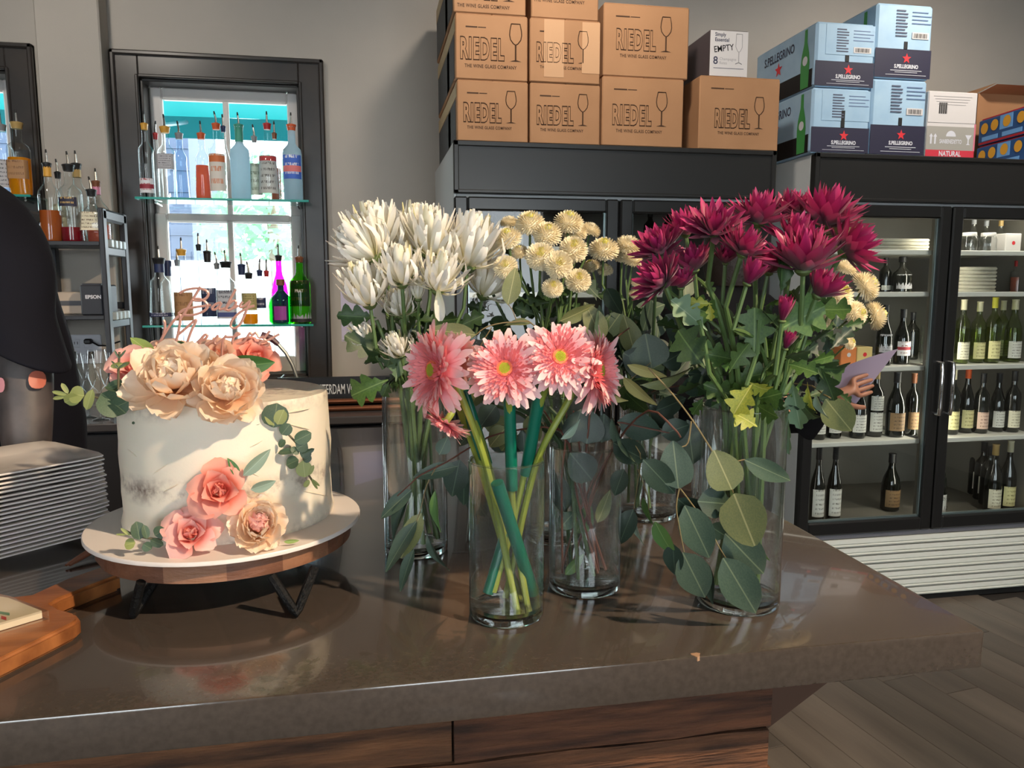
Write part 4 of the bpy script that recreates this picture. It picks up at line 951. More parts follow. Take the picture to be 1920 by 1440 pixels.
for body, zz in (('7/11', .29), ('12', .18)):
    p = ORG[hb.name]; text(body, .024, INKB, hb, (p.x + .006, p.y - .0415, p.z + zz * .36), sx=.9, basis=FACE @ Matrix.Rotation(radians(-8), 4, 'Z'))
for k, (px, dyy) in enumerate(((1812, .66), (1821, .57), (1830, .48), (1841, .39), (1853, .30))):
    yy = FY + dyy; p = atY(px, 900, yy)
    bottle((p.x, yy, FZ), '%s dark bottle from the back of the row along the cooler floor' % ORD[k].capitalize(), .30, .037, prof='wine', glass=G_DARK, lab=(.12, .42, LAB['white']), top='foil', topc='black', group=g5, name='wine_bottle')
cb2(1887, 832, 30, yA, FZ, 'white wine bottle with cork top on the cooler floor', g5, prof='slope', glass=G_DARK, lab=(.08, .36, LAB['wine']), top='foil', topc='gold')
cb2(1915, 826, 28, yA + .02, FZ, 'pale labelled wine bottle cut by the frame on the cooler floor', g5, prof='slope', glass=G_DARK, lab=(.08, .36, LAB['yel']), top='foil', topc='white' if False else 'cream')
g1 = 'tall clear bottles on the top shelf, lit door'
for k, (px, pt, c) in enumerate(((1813, 410, 'grey'), (1836, 414, 'grey'), (1863, 414, 'gold'))):
    cb2(px, pt, 21, yB, s0, '%s tall clear bottle from the door handle, top cooler shelf' % ORD[k], g1, prof='slope', glass=G_CLEAR, top='foil', topc=c)
for k, px in enumerate((1816, 1852)):
    p = atY(px, 460, yA); jt = thing('glass_jar', ('nearer' if k == 0 else 'farther') + ' squat clear jar from the door handle, top cooler shelf', 'jar', (p.x, yA, s0), 'jars on the top cooler shelf')
    r = 15 * pxm(p)
    MB().lathe([(r * .9, 0), (r, .006), (r, .06), (r * .8, .075)], (p.x, yA, s0), 14, cap=(True, False)).build('glass', GST, jt)
    MB().lathe([(r * .84, .074), (r * .84, .088), (r * .8, .09)], (p.x, yA, s0), 14).build('lid', WB, jt)
p = atY(1900, 460, yA)
wbx = thing('gift_box', 'small white box with a red spot on the top cooler shelf', 'box', (p.x, yA, s0))
e = 17 * pxm(p)
MB().box((p.x - e, yA, s0 + .0005), (p.x + e, yA + .09, s0 + e * 2.1), .003).build('box', WB, wbx, smooth=False)
pv = [V((p.x + .009 * cos(a), yA - .0008, s0 + e * 1.05 + .009 * sin(a))) for a in [q * pi / 8 for q in range(16)]]
MB().add(pv, [tuple(range(16))]).build('red_spot', RED, wbx, smooth=False)
LIN = mat('folded_linen', S(214, 208, 190), .85, var=20, col2=S(196, 190, 172), bump=(60, .1))
def linen_stack(px0, px1, py1, zsh, y, n, label_fn, grp, h=None):
    a, b = atY(px0, 500, y), atY(px1, 500, y); h = h or (atY(px0, py1, y).z - zsh) / n; R = random.Random(px0)
    for k in range(n):
        d = R.uniform(-.006, .006); t = None
        z0 = zsh + .0005 + k * h
        mb = MB().box((a.x + d, y + d, z0), (b.x + d, y + .17 + d, z0 + h * .94), h * .42)
        o = mb.build('folded_napkin', LIN, None); tag(o, label_fn(k), 'napkin', grp)
linen_stack(1812, 1873, 500, s1_, yA, 7, lambda k: '%s folded white napkin from the bottom of the stack, lit cooler door' % ORD[k], 'napkins in the lit door')
cb2(1900, 492, 22, yB, s1_, 'orange tinted bottle behind the napkins, second shelf of lit door', 'odd bottles in the cooler', prof='liquor', liq=(.5, L_PINK), top='cap', topc='red')
# dim left-hand door
linen_stack(1628, 1742, 446, s0, yA, 4, lambda k: '%s folded cream cloth from the bottom of the pile, dim cooler door' % ORD[k], 'cloths in the dim door')
p = atY(1632, 460, yB)
kb = thing('wooden_crate', 'small pale wooden crate behind the cream cloths in the cooler', 'crate', (p.x, FY + .5, s0))
for k in range(3): MB().box((p.x - .07, FY + .46, s0 + .001 + k * .05), (p.x + .07, FY + .62, s0 + .047 + k * .05), .003).build('slat', mat('crate_wood', S(190, 160, 100), .7), kb, smooth=False)
gd = 'bottles in the dim cooler door'
cb2(1686, 484, 36, yB, s1_, 'stout dark bottle with grey picture label, second shelf of dim door', gd, prof='flask', glass=G_DARK, lab=(.1, .52, LAB['grey']), top='cap', topc='black')
cb2(1655, 484, 22, yB + .05, s1_, 'slim dark bottle beside the stout one, second shelf of dim door', gd, prof='wine', glass=G_DARK, lab=(.06, .2, LAB['white']), top='foil', topc='black')
cb2(1660, 572, 30, yA, s2_, 'dark wine bottle with grey label, third shelf of dim door', gd, prof='slope', glass=G_DARK, lab=(.22, .52, LAB['grey']), top='foil', topc='black')
cb2(1694, 580, 30, yA + .03, s2_, 'dark wine bottle with pale label and red stripe, third shelf of dim door', gd, prof='slope', glass=G_DARK, lab=(.16, .42, LAB['redband']), top='foil', topc='black')
cb2(1712, 586, 26, yB + .1, s2_, 'dark bottle behind the red striped one, third shelf of dim door', gd, prof='wine', glass=G_DARK, top='foil', topc='black')
for k, (px, c, nm) in enumerate(((1592, S(220, 130, 70), 'orange tea carton beside the pompom flowers, third cooler shelf'), (1622, S(222, 196, 130), 'cream tea carton with red dot, third cooler shelf'))):
    p = atY(px, 660, yA); e = 16 * pxm(p); t = thing('tea_carton', nm, 'box', (p.x, yA, s2_))
    MB().box((p.x - e, yA, s2_ + .0005), (p.x + e, yA + .1, s2_ + .085), .003).build('box', mat('tea_card_%s' % ORD[k], c, .6), t, smooth=False)
    pv = [V((p.x + .010 * cos(a), yA - .0008, s2_ + .05 + .010 * sin(a))) for a in [q * pi / 8 for q in range(16)]]
    MB().add(pv, [tuple(range(16))]).build('spot_print', RED if k else WB, t, smooth=False)
for k in range(3):
    p = atY(1738, 660, yA + .03); t = thing('tumbler', '%s clear tumbler from the bottom of a stack, third cooler shelf' % ORD[k], 'glass', (p.x, yA + .03, s2_ + .001 + k * .048), 'stacked tumblers in the cooler')
    MB().lathe([(.026, 0), (.028, .004), (.033, .085)], (p.x, yA + .03, s2_ + .001 + k * .048), 14, cap=(True, False)).build('glass', GST, t)
for k, (px, pt, w, lb, pf, c) in enumerate(((1545, 712, 26, 'white', 'slope', 'black'), (1574, 716, 28, 'white', 'slope', 'black'), (1619, 704, 30, 'white', 'slope', 'black'), (1651, 690, 29, 'white', 'wine', 'gold'), (1690, 698, 34, 'tan', 'slope', 'black'), (1722, 700, 26, 'tan', 'wine', 'brown'))):
    cb2(px, pt, w, yA + .02 * (k % 2), s3_, '%s wine bottle from the counter side, fourth shelf of dim door' % ORD[k], gd, prof=pf, glass=G_DARK, lab=(.10, .38, LAB[lb]) if k != 3 else [(.08, .36, LAB['white']), (.39, .60, LAB['white'])], top='foil', topc=c)
for k, (px, nm) in enumerate(((1549, 'nearer'), (1581, 'farther'))):
    cb2(px, 838, 27, yA, FZ, 'dark bottle with printed white label, %s of the pair on dim cooler floor' % nm, gd, prof='slope', glass=G_DARK, lab=(.10, .46, LAB['white']), top='foil', topc='black')
cb2(1690, 850, 34, yB, FZ, 'dim bottle with tan label standing alone on the cooler floor', gd, prof='slope', glass=G_DARK, lab=(.08, .38, LAB['tan']), top='foil', topc='black')
# a few bottles in the unlit cooler behind the pale flowers
for k, px in enumerate((925, 968, 1010, 1215, 1250)):
    cb2(px, 395, 26, yB, s0, '%s dim bottle from the window side in the unlit cooler' % ORD[k], 'bottles in the unlit cooler', prof='wine', glass=G_DARK, lab=(.1, .38, LAB['white']), top='foil', topc='black')
# ================================================================== petals and leaves (unit meshes, length along +X)
def petal_data(w, prof, bend=0.0, cup=0.0, nx=5, ny=2, ruffle=0.0, seed=0, tipcurl=0.0):
    R = random.Random(seed); ph = R.uniform(0, 6); b = MB()
    def fn(u, v):
        t = v - .5
        k = bend + tipcurl * u * u
        x, z = (sin(k * u) / k, (1 - cos(k * u)) / k) if abs(k) > 1e-3 else (u, 0)
        y = 2 * t * w * prof(u)
        z += cup * w * (4 * t * t) * prof(u) + ruffle * u * u * sin(ph + t * 9 + u * 3)
        return V((x, y, z))
    return b.grid(nx, ny, fn)
p_strap = lambda u: (.30 + .70 * min(1, u * 2.2)) * (1 if u < .72 else sqrt(max(.02, 1 - ((u - .72) / .30) ** 2)))
p_lance = lambda u: (.30 + .7 * min(1, u * 2)) * (1 if u < .45 else max(.02, 1 - ((u - .45) / .56) ** 1.7))
p_ob = lambda u: (.32 + .68 * min(1, u * 1.5)) * (1 if u < .55 else sqrt(max(.05, 1 - ((u - .55) / .46) ** 2)))
p_oval = lambda u: max(.015, sin(pi * min(1, max(0, u)) ** .82)) ** .75
p_round = lambda u: max(.02, sqrt(max(0, 1 - (2 * u - 1) ** 2)))
def p_lobed(u):
    env = max(.02, sin(pi * min(1, .06 + u * .94)) ** .6) * (.25 if u < .16 else 1) * (.55 + .6 * u if u < .75 else 1)
    return env * (.38 + .62 * abs(sin(u * pi * 3.3 + .35)))
def leaf_data(w, prof, bend=.25, fold=.25, nx=7, ny=4, wave=0.0, seed=0, lobes=False):
    R = random.Random(seed); ph = R.uniform(0, 6); b = MB()
    def fn(u, v):
        t = 2 * v - 1; x, z = (sin(bend * u) / bend, -(1 - cos(bend * u)) / bend) if abs(bend) > 1e-3 else (u, 0)
        y = t * w * prof(u)
        if lobes: x += .10 * abs(t) * prof(u)
        return V((x, y, z + fold * abs(y) + wave * sin(ph + u * 7 + t * 2) * abs(t)))
    return b.grid(nx, ny, fn)
def xf(mb, data, M):
    return mb.add([M @ p for p in data.v], data.f)
def Rz(a): return Matrix.Rotation(a, 4, 'Z')
def Ry(a): return Matrix.Rotation(a, 4, 'Y')
def Rx(a): return Matrix.Rotation(a, 4, 'X')
def T(p): return Matrix.Translation(V(p))
def Sc(s): return Matrix.Scale(s, 4)
def axis_frame(n, spin=0.0): return frame(V(n).orthogonal(), n).to_4x4() @ Rz(spin)
def child(name, me, parent, M):
    o = bpy.data.objects.new(name, me); COL.objects.link(o); o.parent = parent; o.matrix_local = M; ORG[o.name] = ORG[parent.name]; return o

LEAFM = {}
def leaf_mesh(key, data, m):
    k = key + m.name
    if k not in LEAFM:
        me = data.mesh(key, True, None, 0); me.materials.append(m); LEAFM[k] = me
    return LEAFM[k]
def leaf_px(base, tip, y0, wpx, me, parent, roll=0.0, dy=0.0, name='leaf', wunit=1.0, flip=False):
    """one leaf from base to tip; y0 is the depth of its base, dy how much farther its tip is"""
    a, b = atY(base[0], base[1], y0), atY(tip[0], tip[1], y0 + dy)
    return leaf_w(a, b, wpx * pxm((a + b) / 2), me, parent, roll, name, wunit)
def leaf_w(a, b, w, me, parent, roll=0.0, name='leaf', wunit=1.0):
    d = b - a; L = d.length; n = (EYE - a).normalized()
    fr = frame(d, n).to_4x4() @ Rx(roll)
    o = bpy.data.objects.new(name, me); COL.objects.link(o); o.parent = parent
    org = ORG[parent.name]; ORG[o.name] = org
    o.matrix_local = T(a - org) @ fr @ Matrix.Diagonal((L, w / wunit, L * .8, 1)); return o

# ================================================================== cake on its stand
CX, CYY, BT = -.198, 1.10, 1.13
st = thing('cake_stand', 'round wooden cake stand on black hairpin legs', 'cake stand', (CX, CYY, CT))
WOODD = mat('stand_walnut', S(122, 80, 58), .5, var=3, col2=S(82, 50, 36), stretch=(2, 9, 9), bump=(16, .2))
WOODL = mat('stand_walnut_pale', S(158, 112, 84), .5, var=3, col2=S(120, 80, 58), stretch=(2, 9, 9), bump=(16, .2))
tz0, tz1 = BT - .031, BT - .006
for k, m_ in enumerate((WOODD, WOODL, WOODD, WOODL, WOODD)):
    b = MB(); rr = .166; xa_, xb_ = -rr + k * rr * .4, -rr + (k + 1) * rr * .4
    pts = [];
    for i in range(9):
        x = xa_ + (xb_ - xa_) * i / 8; pts.append((x, -sqrt(max(0, rr * rr - x * x))))
    poly_ = pts + [(x, -y) for x, y in pts[::-1]]
    c_, s_ = cos(.35), sin(.35)
    pp = [];
    for x, y in poly_:
        q = (CX + x * c_ - y * s_, CYY + x * s_ + y * c_)
        if not pp or (V(q) - V(pp[-1])).length > 1e-4: pp.append(q)
    b.prism(pp, tz0, tz1).build('wood_block', m_, st, smooth=False)
LEGM = mat('hairpin_black', S(9, 9, 10), .6, bump=(260, .4), spec=.25)
fa, fb_, = atZ(250, 1161, CT), atZ(556, 1159, CT)
for f0_, sd, lean in ((fa, V((.25, .97, 0)), V((.022, .012, 0))), (fb_, V((.93, .36, 0)), V((-.004, .022, 0))), (V((-.13, 1.235, CT)), V((.9, -.4, 0)), V((-.006, -.022, 0)))):
    f = V((f0_.x, f0_.y, CT + .0055)); tp0 = V((f.x, f.y, tz0 + .002)) + lean; sd = sd.normalized()
    a, b = tp0 + sd * .027, tp0 - sd * .027
    MB().tube([a, a.lerp(f, .5), f + (a - f) * .10, f, f + (b - f) * .10, b.lerp(f, .5), b], [.0058, .006, .0056, .0052, .0056, .006, .0058], 8).build('leg', LEGM, st)
bo = MB().lathe([(.178, BT - .006), (.180, BT - .005), (.180, BT - .0015), (.179, BT)], (CX, CYY, 0), 64).build('cake_board', mat('board_white', S(224, 214, 208), .35))
tag(bo, 'white round cake board under the frosted cake', 'cake board')
KX, KY, KR, KT = CX + .002, CYY + .018, .139, 1.304
fm = mat('buttercream', S(232, 221, 202), .55, var=7, col2=S(222, 208, 186), bump=(24, .12), sss=.15)
def frost(n=72):
    b = MB(); prof = [(1.0, 0), (1.012, .008), (.992, .02), (.996, .05), (.992, .075), (.996, .1), (.99, .14), (.986, .16), (.985, .168), (.972, .1745), (.955, .1735), (.8, .1715), (.4, .1712), (.03, .171)]
    R = random.Random(2); sc = (KT - BT) / .174
    def fn(u, v):
        i = v * (len(prof) - 1); k = min(int(i), len(prof) - 2); f = i - k
        r = prof[k][0] + (prof[k + 1][0] - prof[k][0]) * f; z = (prof[k][1] + (prof[k + 1][1] - prof[k][1]) * f) * sc
        a = u * 2 * pi; p = V((cos(a), sin(a), 0))
        nz = noise.noise(V((p.x * 2.2, p.y * 2.2, z * 26))) * .0016 + noise.noise(V((p.x * 6, p.y * 6, z * 60 + 4))) * .0007
        if v < .6: r += nz / KR
        return V((KX + KR * r * p.x, KY + KR * r * p.y, BT + z + (nz * .8 if v >= .6 else 0)))
    return b.grid(n, 26, fn)
ck = thing('cake', 'round cream frosted cake with crumbs showing through', 'cake', (KX, KY, BT))
# sponge shows through as a brown crumb band (flat colour of the frosting itself, in bands)
def crumb_mat():
    m = bpy.data.materials.new('crumb_coat'); m.use_nodes = True; nt = m.node_tree; L = nt.links; b = nt.nodes['Principled BSDF']
    b.inputs['Roughness'].default_value = .6; b.inputs['Subsurface Weight'].default_value = .12; b.inputs['Subsurface Radius'].default_value = (.008, .005, .003)
    tc = N(nt, 'ShaderNodeTexCoord'); sp = N(nt, 'ShaderNodeSeparateXYZ'); L.new(tc.outputs['Object'], sp.inputs[0])
    nz = N(nt, 'ShaderNodeTexNoise'); nz.inputs['Scale'].default_value = 16; nz.inputs['Detail'].default_value = 8; nz.inputs['Roughness'].default_value = .7
    L.new(tc.outputs['Object'], nz.inputs['Vector'])
    n2 = N(nt, 'ShaderNodeTexNoise'); n2.inputs['Scale'].default_value = 120; L.new(tc.outputs['Object'], n2.inputs['Vector'])
    def band(z, w, amp):
        s = N(nt, 'ShaderNodeMath', operation='SUBTRACT'); s.inputs[1].default_value = z; L.new(sp.outputs[2], s.inputs[0])
        a = N(nt, 'ShaderNodeMath', operation='ABSOLUTE'); L.new(s.outputs[0], a.inputs[0])
        r = N(nt, 'ShaderNodeMapRange'); r.inputs[1].default_value = 0; r.inputs[2].default_value = w; r.inputs[3].default_value = amp; r.inputs[4].default_value = 0; L.new(a.outputs[0], r.inputs[0]); return r.outputs[0]
    add1 = N(nt, 'ShaderNodeMath', operation='MAXIMUM'); L.new(band(.066, .022, 1.0), add1.inputs[0]); L.new(band(.170, .02, .7), add1.inputs[1])
    add2 = N(nt, 'ShaderNodeMath', operation='MAXIMUM'); L.new(add1.outputs[0], add2.inputs[0]); L.new(band(.002, .016, .7), add2.inputs[1])
    rp = N(nt, 'ShaderNodeMapRange'); rp.inputs[1].default_value = .46; rp.inputs[2].default_value = .62; L.new(nz.outputs['Fac'], rp.inputs[0])
    mu = N(nt, 'ShaderNodeMath', operation='MULTIPLY'); L.new(add2.outputs[0], mu.inputs[0]); L.new(rp.outputs[0], mu.inputs[1])
    mu2 = N(nt, 'ShaderNodeMath', operation='MULTIPLY'); L.new(mu.outputs[0], mu2.inputs[0])
    r2 = N(nt, 'ShaderNodeMapRange'); r2.inputs[1].default_value = .3; r2.inputs[2].default_value = .6; r2.inputs[3].default_value = .3; L.new(n2.outputs['Fac'], r2.inputs[0]); L.new(r2.outputs[0], mu2.inputs[1])
    mx = N(nt, 'ShaderNodeMix', data_type='RGBA'); mx.inputs[6].default_value = S(231, 221, 203); mx.inputs[7].default_value = S(120, 98, 88); L.new(mu2.outputs[0], mx.inputs[0])
    L.new(mx.outputs[2], b.inputs['Base Color'])
    bp = N(nt, 'ShaderNodeBump'); bp.inputs['Strength'].default_value = .25; bp.inputs['Distance'].default_value = .004; L.new(nz.outputs['Fac'], bp.inputs['Height']); L.new(bp.outputs[0], b.inputs['Normal'])
    return m
b_ = frost(); o = add('frosting', b_.mesh('frosting', True, ORG[ck.name], 60), crumb_mat(), ck)
sw = MB(); R = random.Random(5)        # palette-knife ridges
for px, py, l, an in ((470, 885, 34, .5), (300, 880, 40, -.6), (480, 832, 26, -.5), (320, 915, 30, -.5), (560, 800, 40, .25), (540, 985, 60, .12), (590, 925, 50, .2), (330, 985, 46, -.3), (560, 770, 40, -.2), (250, 850, 30, .7), (580, 1000, 40, .05)):
    pts = []
    for i in range(7):
        q = ray(px + (i / 6 - .5) * l * cos(an), py + (i / 6 - .5) * l * sin(an)); d = V((q.x, q.y)); o_ = V((-KX, -KY))
        A = d.dot(d); B = d.dot(o_); C = o_.dot(o_) - (KR * .992) ** 2; disc = B * B - A * C
        if disc <= 0: continue
        t_ = (-B - sqrt(disc)) / A; pts.append(EYE + q * t_)
    if len(pts) > 3:
        sw.tube(pts, [.0004 + .0014 * sin(pi * (i + .5) / len(pts)) for i in range(len(pts))], 6, flat=.7)
tag(sw.build('knife_ridges', fm, ck), kind='stuff')

# ------------------------------------------------------------------ name topper
TOPM = mat('rose_gold_acrylic', S(196, 150, 140), .35, .25)
tp = thing('cake_topper', 'rose gold script cake topper reading Baby Meyers', 'cake topper', (KX, KY, KT))
yt = KY + .005
def strokes(lines, name, parent=tp):
    b = MB()
    for ln in lines:
        pts = [V((p.x, p.y, p.z)) for p in (atY(280 + x / 7.68, 525 + y / 7.68, yt) for x, y in ln)]
        if len(pts) > 2:            # smooth the traced stroke
            sm = []
            for i in range(len(pts) - 1):
                p0, p1, p2, p3 = pts[max(0, i - 1)], pts[i], pts[i + 1], pts[min(len(pts) - 1, i + 2)]
                for q in (0, .25, .5, .75):
                    sm.append(.5 * ((2 * p1) + (p2 - p0) * q + (2 * p0 - 5 * p1 + 4 * p2 - p3) * q * q + (3 * p1 - p0 - 3 * p2 + p3) * q ** 3))
            pts = sm + [pts[-1]]
        b.tube(pts, .0019, 6)
    return b.build(name, TOPM, parent)
strokes([[(735, 100), (620, 290), (500, 490), (440, 560)], [(435, 190), (520, 145), (650, 120), (740, 125), (820, 155), (850, 200), (830, 250), (780, 285), (720, 300), (650, 295), (625, 275)],
         [(640, 275), (720, 272), (800, 310), (840, 365), (820, 420), (740, 470), (620, 505), (490, 505)], [(420, 485), (490, 430), (560, 410), (700, 385), (890, 362)],
         [(1035, 325), (970, 340), (915, 385), (908, 420), (945, 425), (1000, 385), (1040, 328)], [(1040, 328), (1008, 390), (1015, 425), (1085, 405)],
         [(1245, 130), (1160, 290), (1085, 440)], [(1095, 420), (1160, 330), (1220, 297), (1248, 320), (1225, 380), (1150, 435), (1108, 425)], [(1190, 415), (1285, 370)],
         [(1345, 312), (1310, 360), (1315, 392), (1360, 375), (1450, 302)], [(1450, 302), (1400, 430), (1330, 600), (1260, 680), (1200, 690), (1172, 650), (1200, 570), (1300, 470), (1420, 400), (1515, 370)]], 'first_word')
strokes([[(205, 580), (225, 620), (222, 720), (190, 830)], [(60, 1090), (150, 900), (300, 650), (420, 520), (450, 515), (435, 650), (400, 830), (330, 1010)], [(400, 800), (520, 700), (650, 585), (672, 592), (610, 720), (555, 870), (545, 950), (610, 965), (700, 890), (790, 800)],
         [(700, 890), (800, 850), (835, 800), (800, 788), (745, 850), (722, 920), (775, 950), (860, 905), (945, 850)], [(990, 795), (940, 880), (962, 920), (1040, 870), (1110, 800)], [(1108, 800), (1062, 870), (1047, 1000), (1045, 1150)],
         [(1100, 820), (1200, 820), (1280, 792), (1302, 770), (1255, 768), (1205, 850), (1205, 920), (1265, 930), (1380, 880)], [(1370, 890), (1450, 760), (1480, 795), (1530, 758), (1555, 790), (1590, 830), (1650, 812)],
         [(1735, 735), (1670, 820), (1652, 850), (1708, 890), (1722, 930), (1640, 965), (1580, 950), (1602, 900), (1700, 870), (1870, 780)]], 'second_word')
strokes([[(340, 990), (330, 1300)], [(1045, 1100), (1045, 1350)], [(60, 1085), (90, 1300)]], 'stake')

# ------------------------------------------------------------------ silk roses and peonies on the cake
def vgrad(name, a, b, c, **kw): return mat(name, b, .6, grad=[(0, a), (.5, b), (1, c)], transl=.34, **kw)
CORAL = vgrad('rose_coral', S(214, 88, 78), S(238, 136, 118), S(248, 184, 168), rnd=.06)
PINK = vgrad('rose_pink', S(224, 112, 106), S(238, 156, 148), S(246, 198, 190), rnd=.06)
PEACH = vgrad('peony_peach', S(246, 186, 136), S(253, 222, 186), S(255, 240, 222), rnd=.05)
BLUSH = vgrad('rose_blush', S(240, 170, 142), S(244, 192, 168), S(246, 210, 190), rnd=.05)
RP = []
for i, (w, bend, cup, ruf) in enumerate(((.48, 1.5, .5, .02), (.55, 1.0, .45, .03), (.6, .55, .35, .04))):
    RP.append(petal_data(w, p_ob, bend, cup, 6, 4, ruf, i, -1.5 if i == 2 else (-1.0 if i == 1 else -.5)))
PP = [petal_data(.42, p_ob, b_, .30, 6, 5, .055, 20 + i) for i, b_ in enumerate((1.5, 1.0, .6))]
def pm_(data, m, nm='petal'):
    key = (id(data), m.name)
    if key not in LEAFM:
        me = data.mesh(nm, True, None, 0); me.materials.append(m); LEAFM[key] = me
    return LEAFM[key]
def rose(c, n, r, m, label, seed=0, flat=1.0, inner=None):
    """spiral rose: centre c, facing n, radius r; every petal a part"""
    t = thing('silk_rose', label, 'rose', c, 'silk roses on the cake'); R = random.Random(seed); F = T(c - ORG[t.name]) @ axis_frame(n, R.uniform(0, 6)) @ Sc(r)
    b = MB()
    for k in range(3):
        pts = [V((.10 * (1 + .35 * k) * cos(a), .10 * (1 + .35 * k) * sin(a), .0)) for a in [2.1 * k + q * pi / 6 for q in range(9)]]
        b.grid(8, 2, lambda u, v, pts=pts: pts[int(round(u * 8))] * (1 + .3 * v) + V((0, 0, -.15 + .42 * v + .05 * u)))
    me = b.mesh('bud', True, None, 0); me.materials.append(inner or m); child('bud', me, t, F)
    for i in range(19):
        f = i / 18; ly = 0 if f < .35 else (1 if f < .68 else 2)
        el = radians(88 - 58 * f ** 1.15); rad = .07 + .22 * f; L = .50 + .42 * f
        M = F @ Rz(i * 2.399 + R.uniform(-.1, .1)) @ T((rad, 0, -.30 + .08 * (1 - f) * flat)) @ Ry(-el) @ Matrix.Diagonal((L, L * (.74 + .30 * f), L, 1))
        child('petal', pm_(RP[ly], m if f > .3 or inner is None else inner), t, M)
    return t
def peony(c, n, r, m, label, seed=0, inner=None, layers=((13, 6, .95), (13, 24, .94), (13, 40, .86), (12, 55, .76), (11, 68, .62), (9, 80, .46))):
    t = thing('silk_peony', label, 'peony', c, 'silk peonies on the cake'); R = random.Random(seed); F = T(c - ORG[t.name]) @ axis_frame(n, R.uniform(0, 6)) @ Sc(r)
    for li, (n_, el, L) in enumerate(layers):
        for k in range(n_):
            l2 = L * R.uniform(.86, 1.08)
            M = F @ Rz(2 * pi * (k + .5 * li) / n_ + R.uniform(-.12, .12)) @ T((.06, 0, -.30 + .04 * li)) @ Ry(-radians(el + R.uniform(-11, 11))) @ Rx(R.uniform(-.4, .4)) @ Matrix.Diagonal((l2, l2 * R.uniform(.7, .95), l2, 1))
            child('petal', pm_(PP[0 if li > 2 else (1 if li else 2)], inner if inner and li > 2 else m), t, M)
    return t
def on(px, py, y): return atY(px, py, y)
cam_n = lambda p: (EYE - p).normalized()
def face(p, up=0.0, side=0.0): return (cam_n(p) + V((side, 0, up))).normalized()
yf = KY - KR
p = on(411, 919, yf - .020); rose(p, face(p, .1, -.05), 56 * pxm(p), CORAL, 'coral pink silk rose on the cake front, uppermost of the lower three', 1)
p = on(358, 1000, yf - .026); rose(p, face(p, .25, -.1), 52 * pxm(p), PINK, 'pink silk rose at the foot of the cake, toward the plates', 2, inner=CORAL)
p = on(484, 985, yf - .022); peony(p, face(p, .3, .1), 62 * pxm(p), PEACH, 'peach silk peony at the foot of the cake beside the two roses', 3, inner=PINK)
p = on(322, 712, KY - .125); peony(p, (face(p, .7, -.2)), 96 * pxm(p), PEACH, 'large peach silk peony on the cake rim, nearer the plates', 4)
p = on(424, 734, KY - .142); peony(p, (face(p, .5, .1)), 82 * pxm(p), PEACH, 'large peach silk peony on the cake rim, below the dark green leaf', 5)
p = on(378, 690, KY - .04); peony(p, (face(p, .9, .05)), 50 * pxm(p), PEACH, 'small peach silk peony behind the two large rim peonies', 6)
p = on(250, 690, KY - .06); rose(p, (face(p, .5, -.35)), 52 * pxm(p), PINK, 'pink silk rose on top of the cake, beside the yellow green leaf', 7, inner=CORAL)
p = on(478, 672, KY + .0); rose(p, (face(p, .7, .3)), 48 * pxm(p), CORAL, 'coral silk rose on top of the cake behind the dark green leaf', 8)
p = on(318, 665, KY + .03); rose(p, (face(p, .9, 0)), 42 * pxm(p), BLUSH, 'blush silk rose at the back of the cake under the topper letter M', 9)
p = on(405, 668, KY + .05); rose(p, (face(p, .9, 0)), 46 * pxm(p), BLUSH, 'blush silk rose at the back of the cake under the middle of the topper', 10)

EUC = mat('silk_eucalyptus', S(78, 98, 74), .5, var=30, col2=S(60, 82, 62), rnd=.12, transl=.12, rib=S(110, 124, 92))
EUCP = mat('silk_eucalyptus_pale', S(150, 158, 96), .5, rnd=.1, transl=.2, rib=S(176, 180, 120))
ROSEL = mat('silk_leaf_green', S(66, 112, 58), .5, transl=.15, rib=S(100, 140, 84)); ROSELY = mat('silk_leaf_lime', S(134, 158, 84), .5, transl=.2, rib=S(170, 186, 120)); SAGE = mat('silk_leaf_sage', S(138, 158, 140), .5, transl=.1, rib=S(166, 184, 168))
D_round = leaf_data(.5, p_round, .3, .15, 7, 4); D_oval = leaf_data(.5, p_oval, .35, .2, 7, 4)
def sprig(label, y, stem, leaves, m=EUC):
    """stem px path; leaves = (base, tip, width px, roll, kind)"""
    t = thing('eucalyptus_sprig', label, 'sprig', on(stem[0][0], stem[0][1], y), 'silk eucalyptus sprigs on the cake')
    MB().tube([on(x, yy, y) for x, yy in stem], .0014, 6).build('stem', mat('sprig_stem', S(92, 84, 60), .6), t)
    for ls in leaves:
        b, tp_, w, roll = ls[:4]; mm = ls[4] if len(ls) > 4 else m
        leaf_px(b, tp_, y - .004, w, leaf_mesh('leaf_round', D_round, mm), t, roll, ls[5] if len(ls) > 5 else 0)
    return t
yl_ = KY - .12
sprig('silk eucalyptus sprig sticking out from the cake rim toward the bartender', yl_, [(238, 752), (200, 750), (165, 742), (140, 742), (112, 738)],
      [((236, 775), (190, 735), 62, .3), ((242, 752), (206, 768), 34, -.2), ((174, 730), (160, 770), 18, .3, EUCP), ((158, 742), (128, 738), 34, .2, EUCP), ((148, 742), (120, 756), 26, -.3, EUCP), ((126, 740), (96, 734), 8, 0, EUCP), ((126, 742), (97, 748), 8, 0, EUCP), ((128, 738), (115, 718), 9, 0, EUCP), ((240, 735), (196, 722), 22, .8), ((232, 715), (196, 728), 18, .6), ((214, 690), (244, 680), 10, .5, EUCP), ((250, 790), (250, 796), 5, 0)])
sprig('dry twig sprig standing above the pink rose on the cake', KY - .13, [(222, 730), (222, 700), (224, 660)], [((222, 690), (208, 676), 4, 0), ((222, 690), (238, 680), 4, 0), ((223, 672), (214, 656), 4, 0), ((223, 672), (236, 656), 4, 0), ((207, 688), (230, 682), 12, .5, EUCP)])
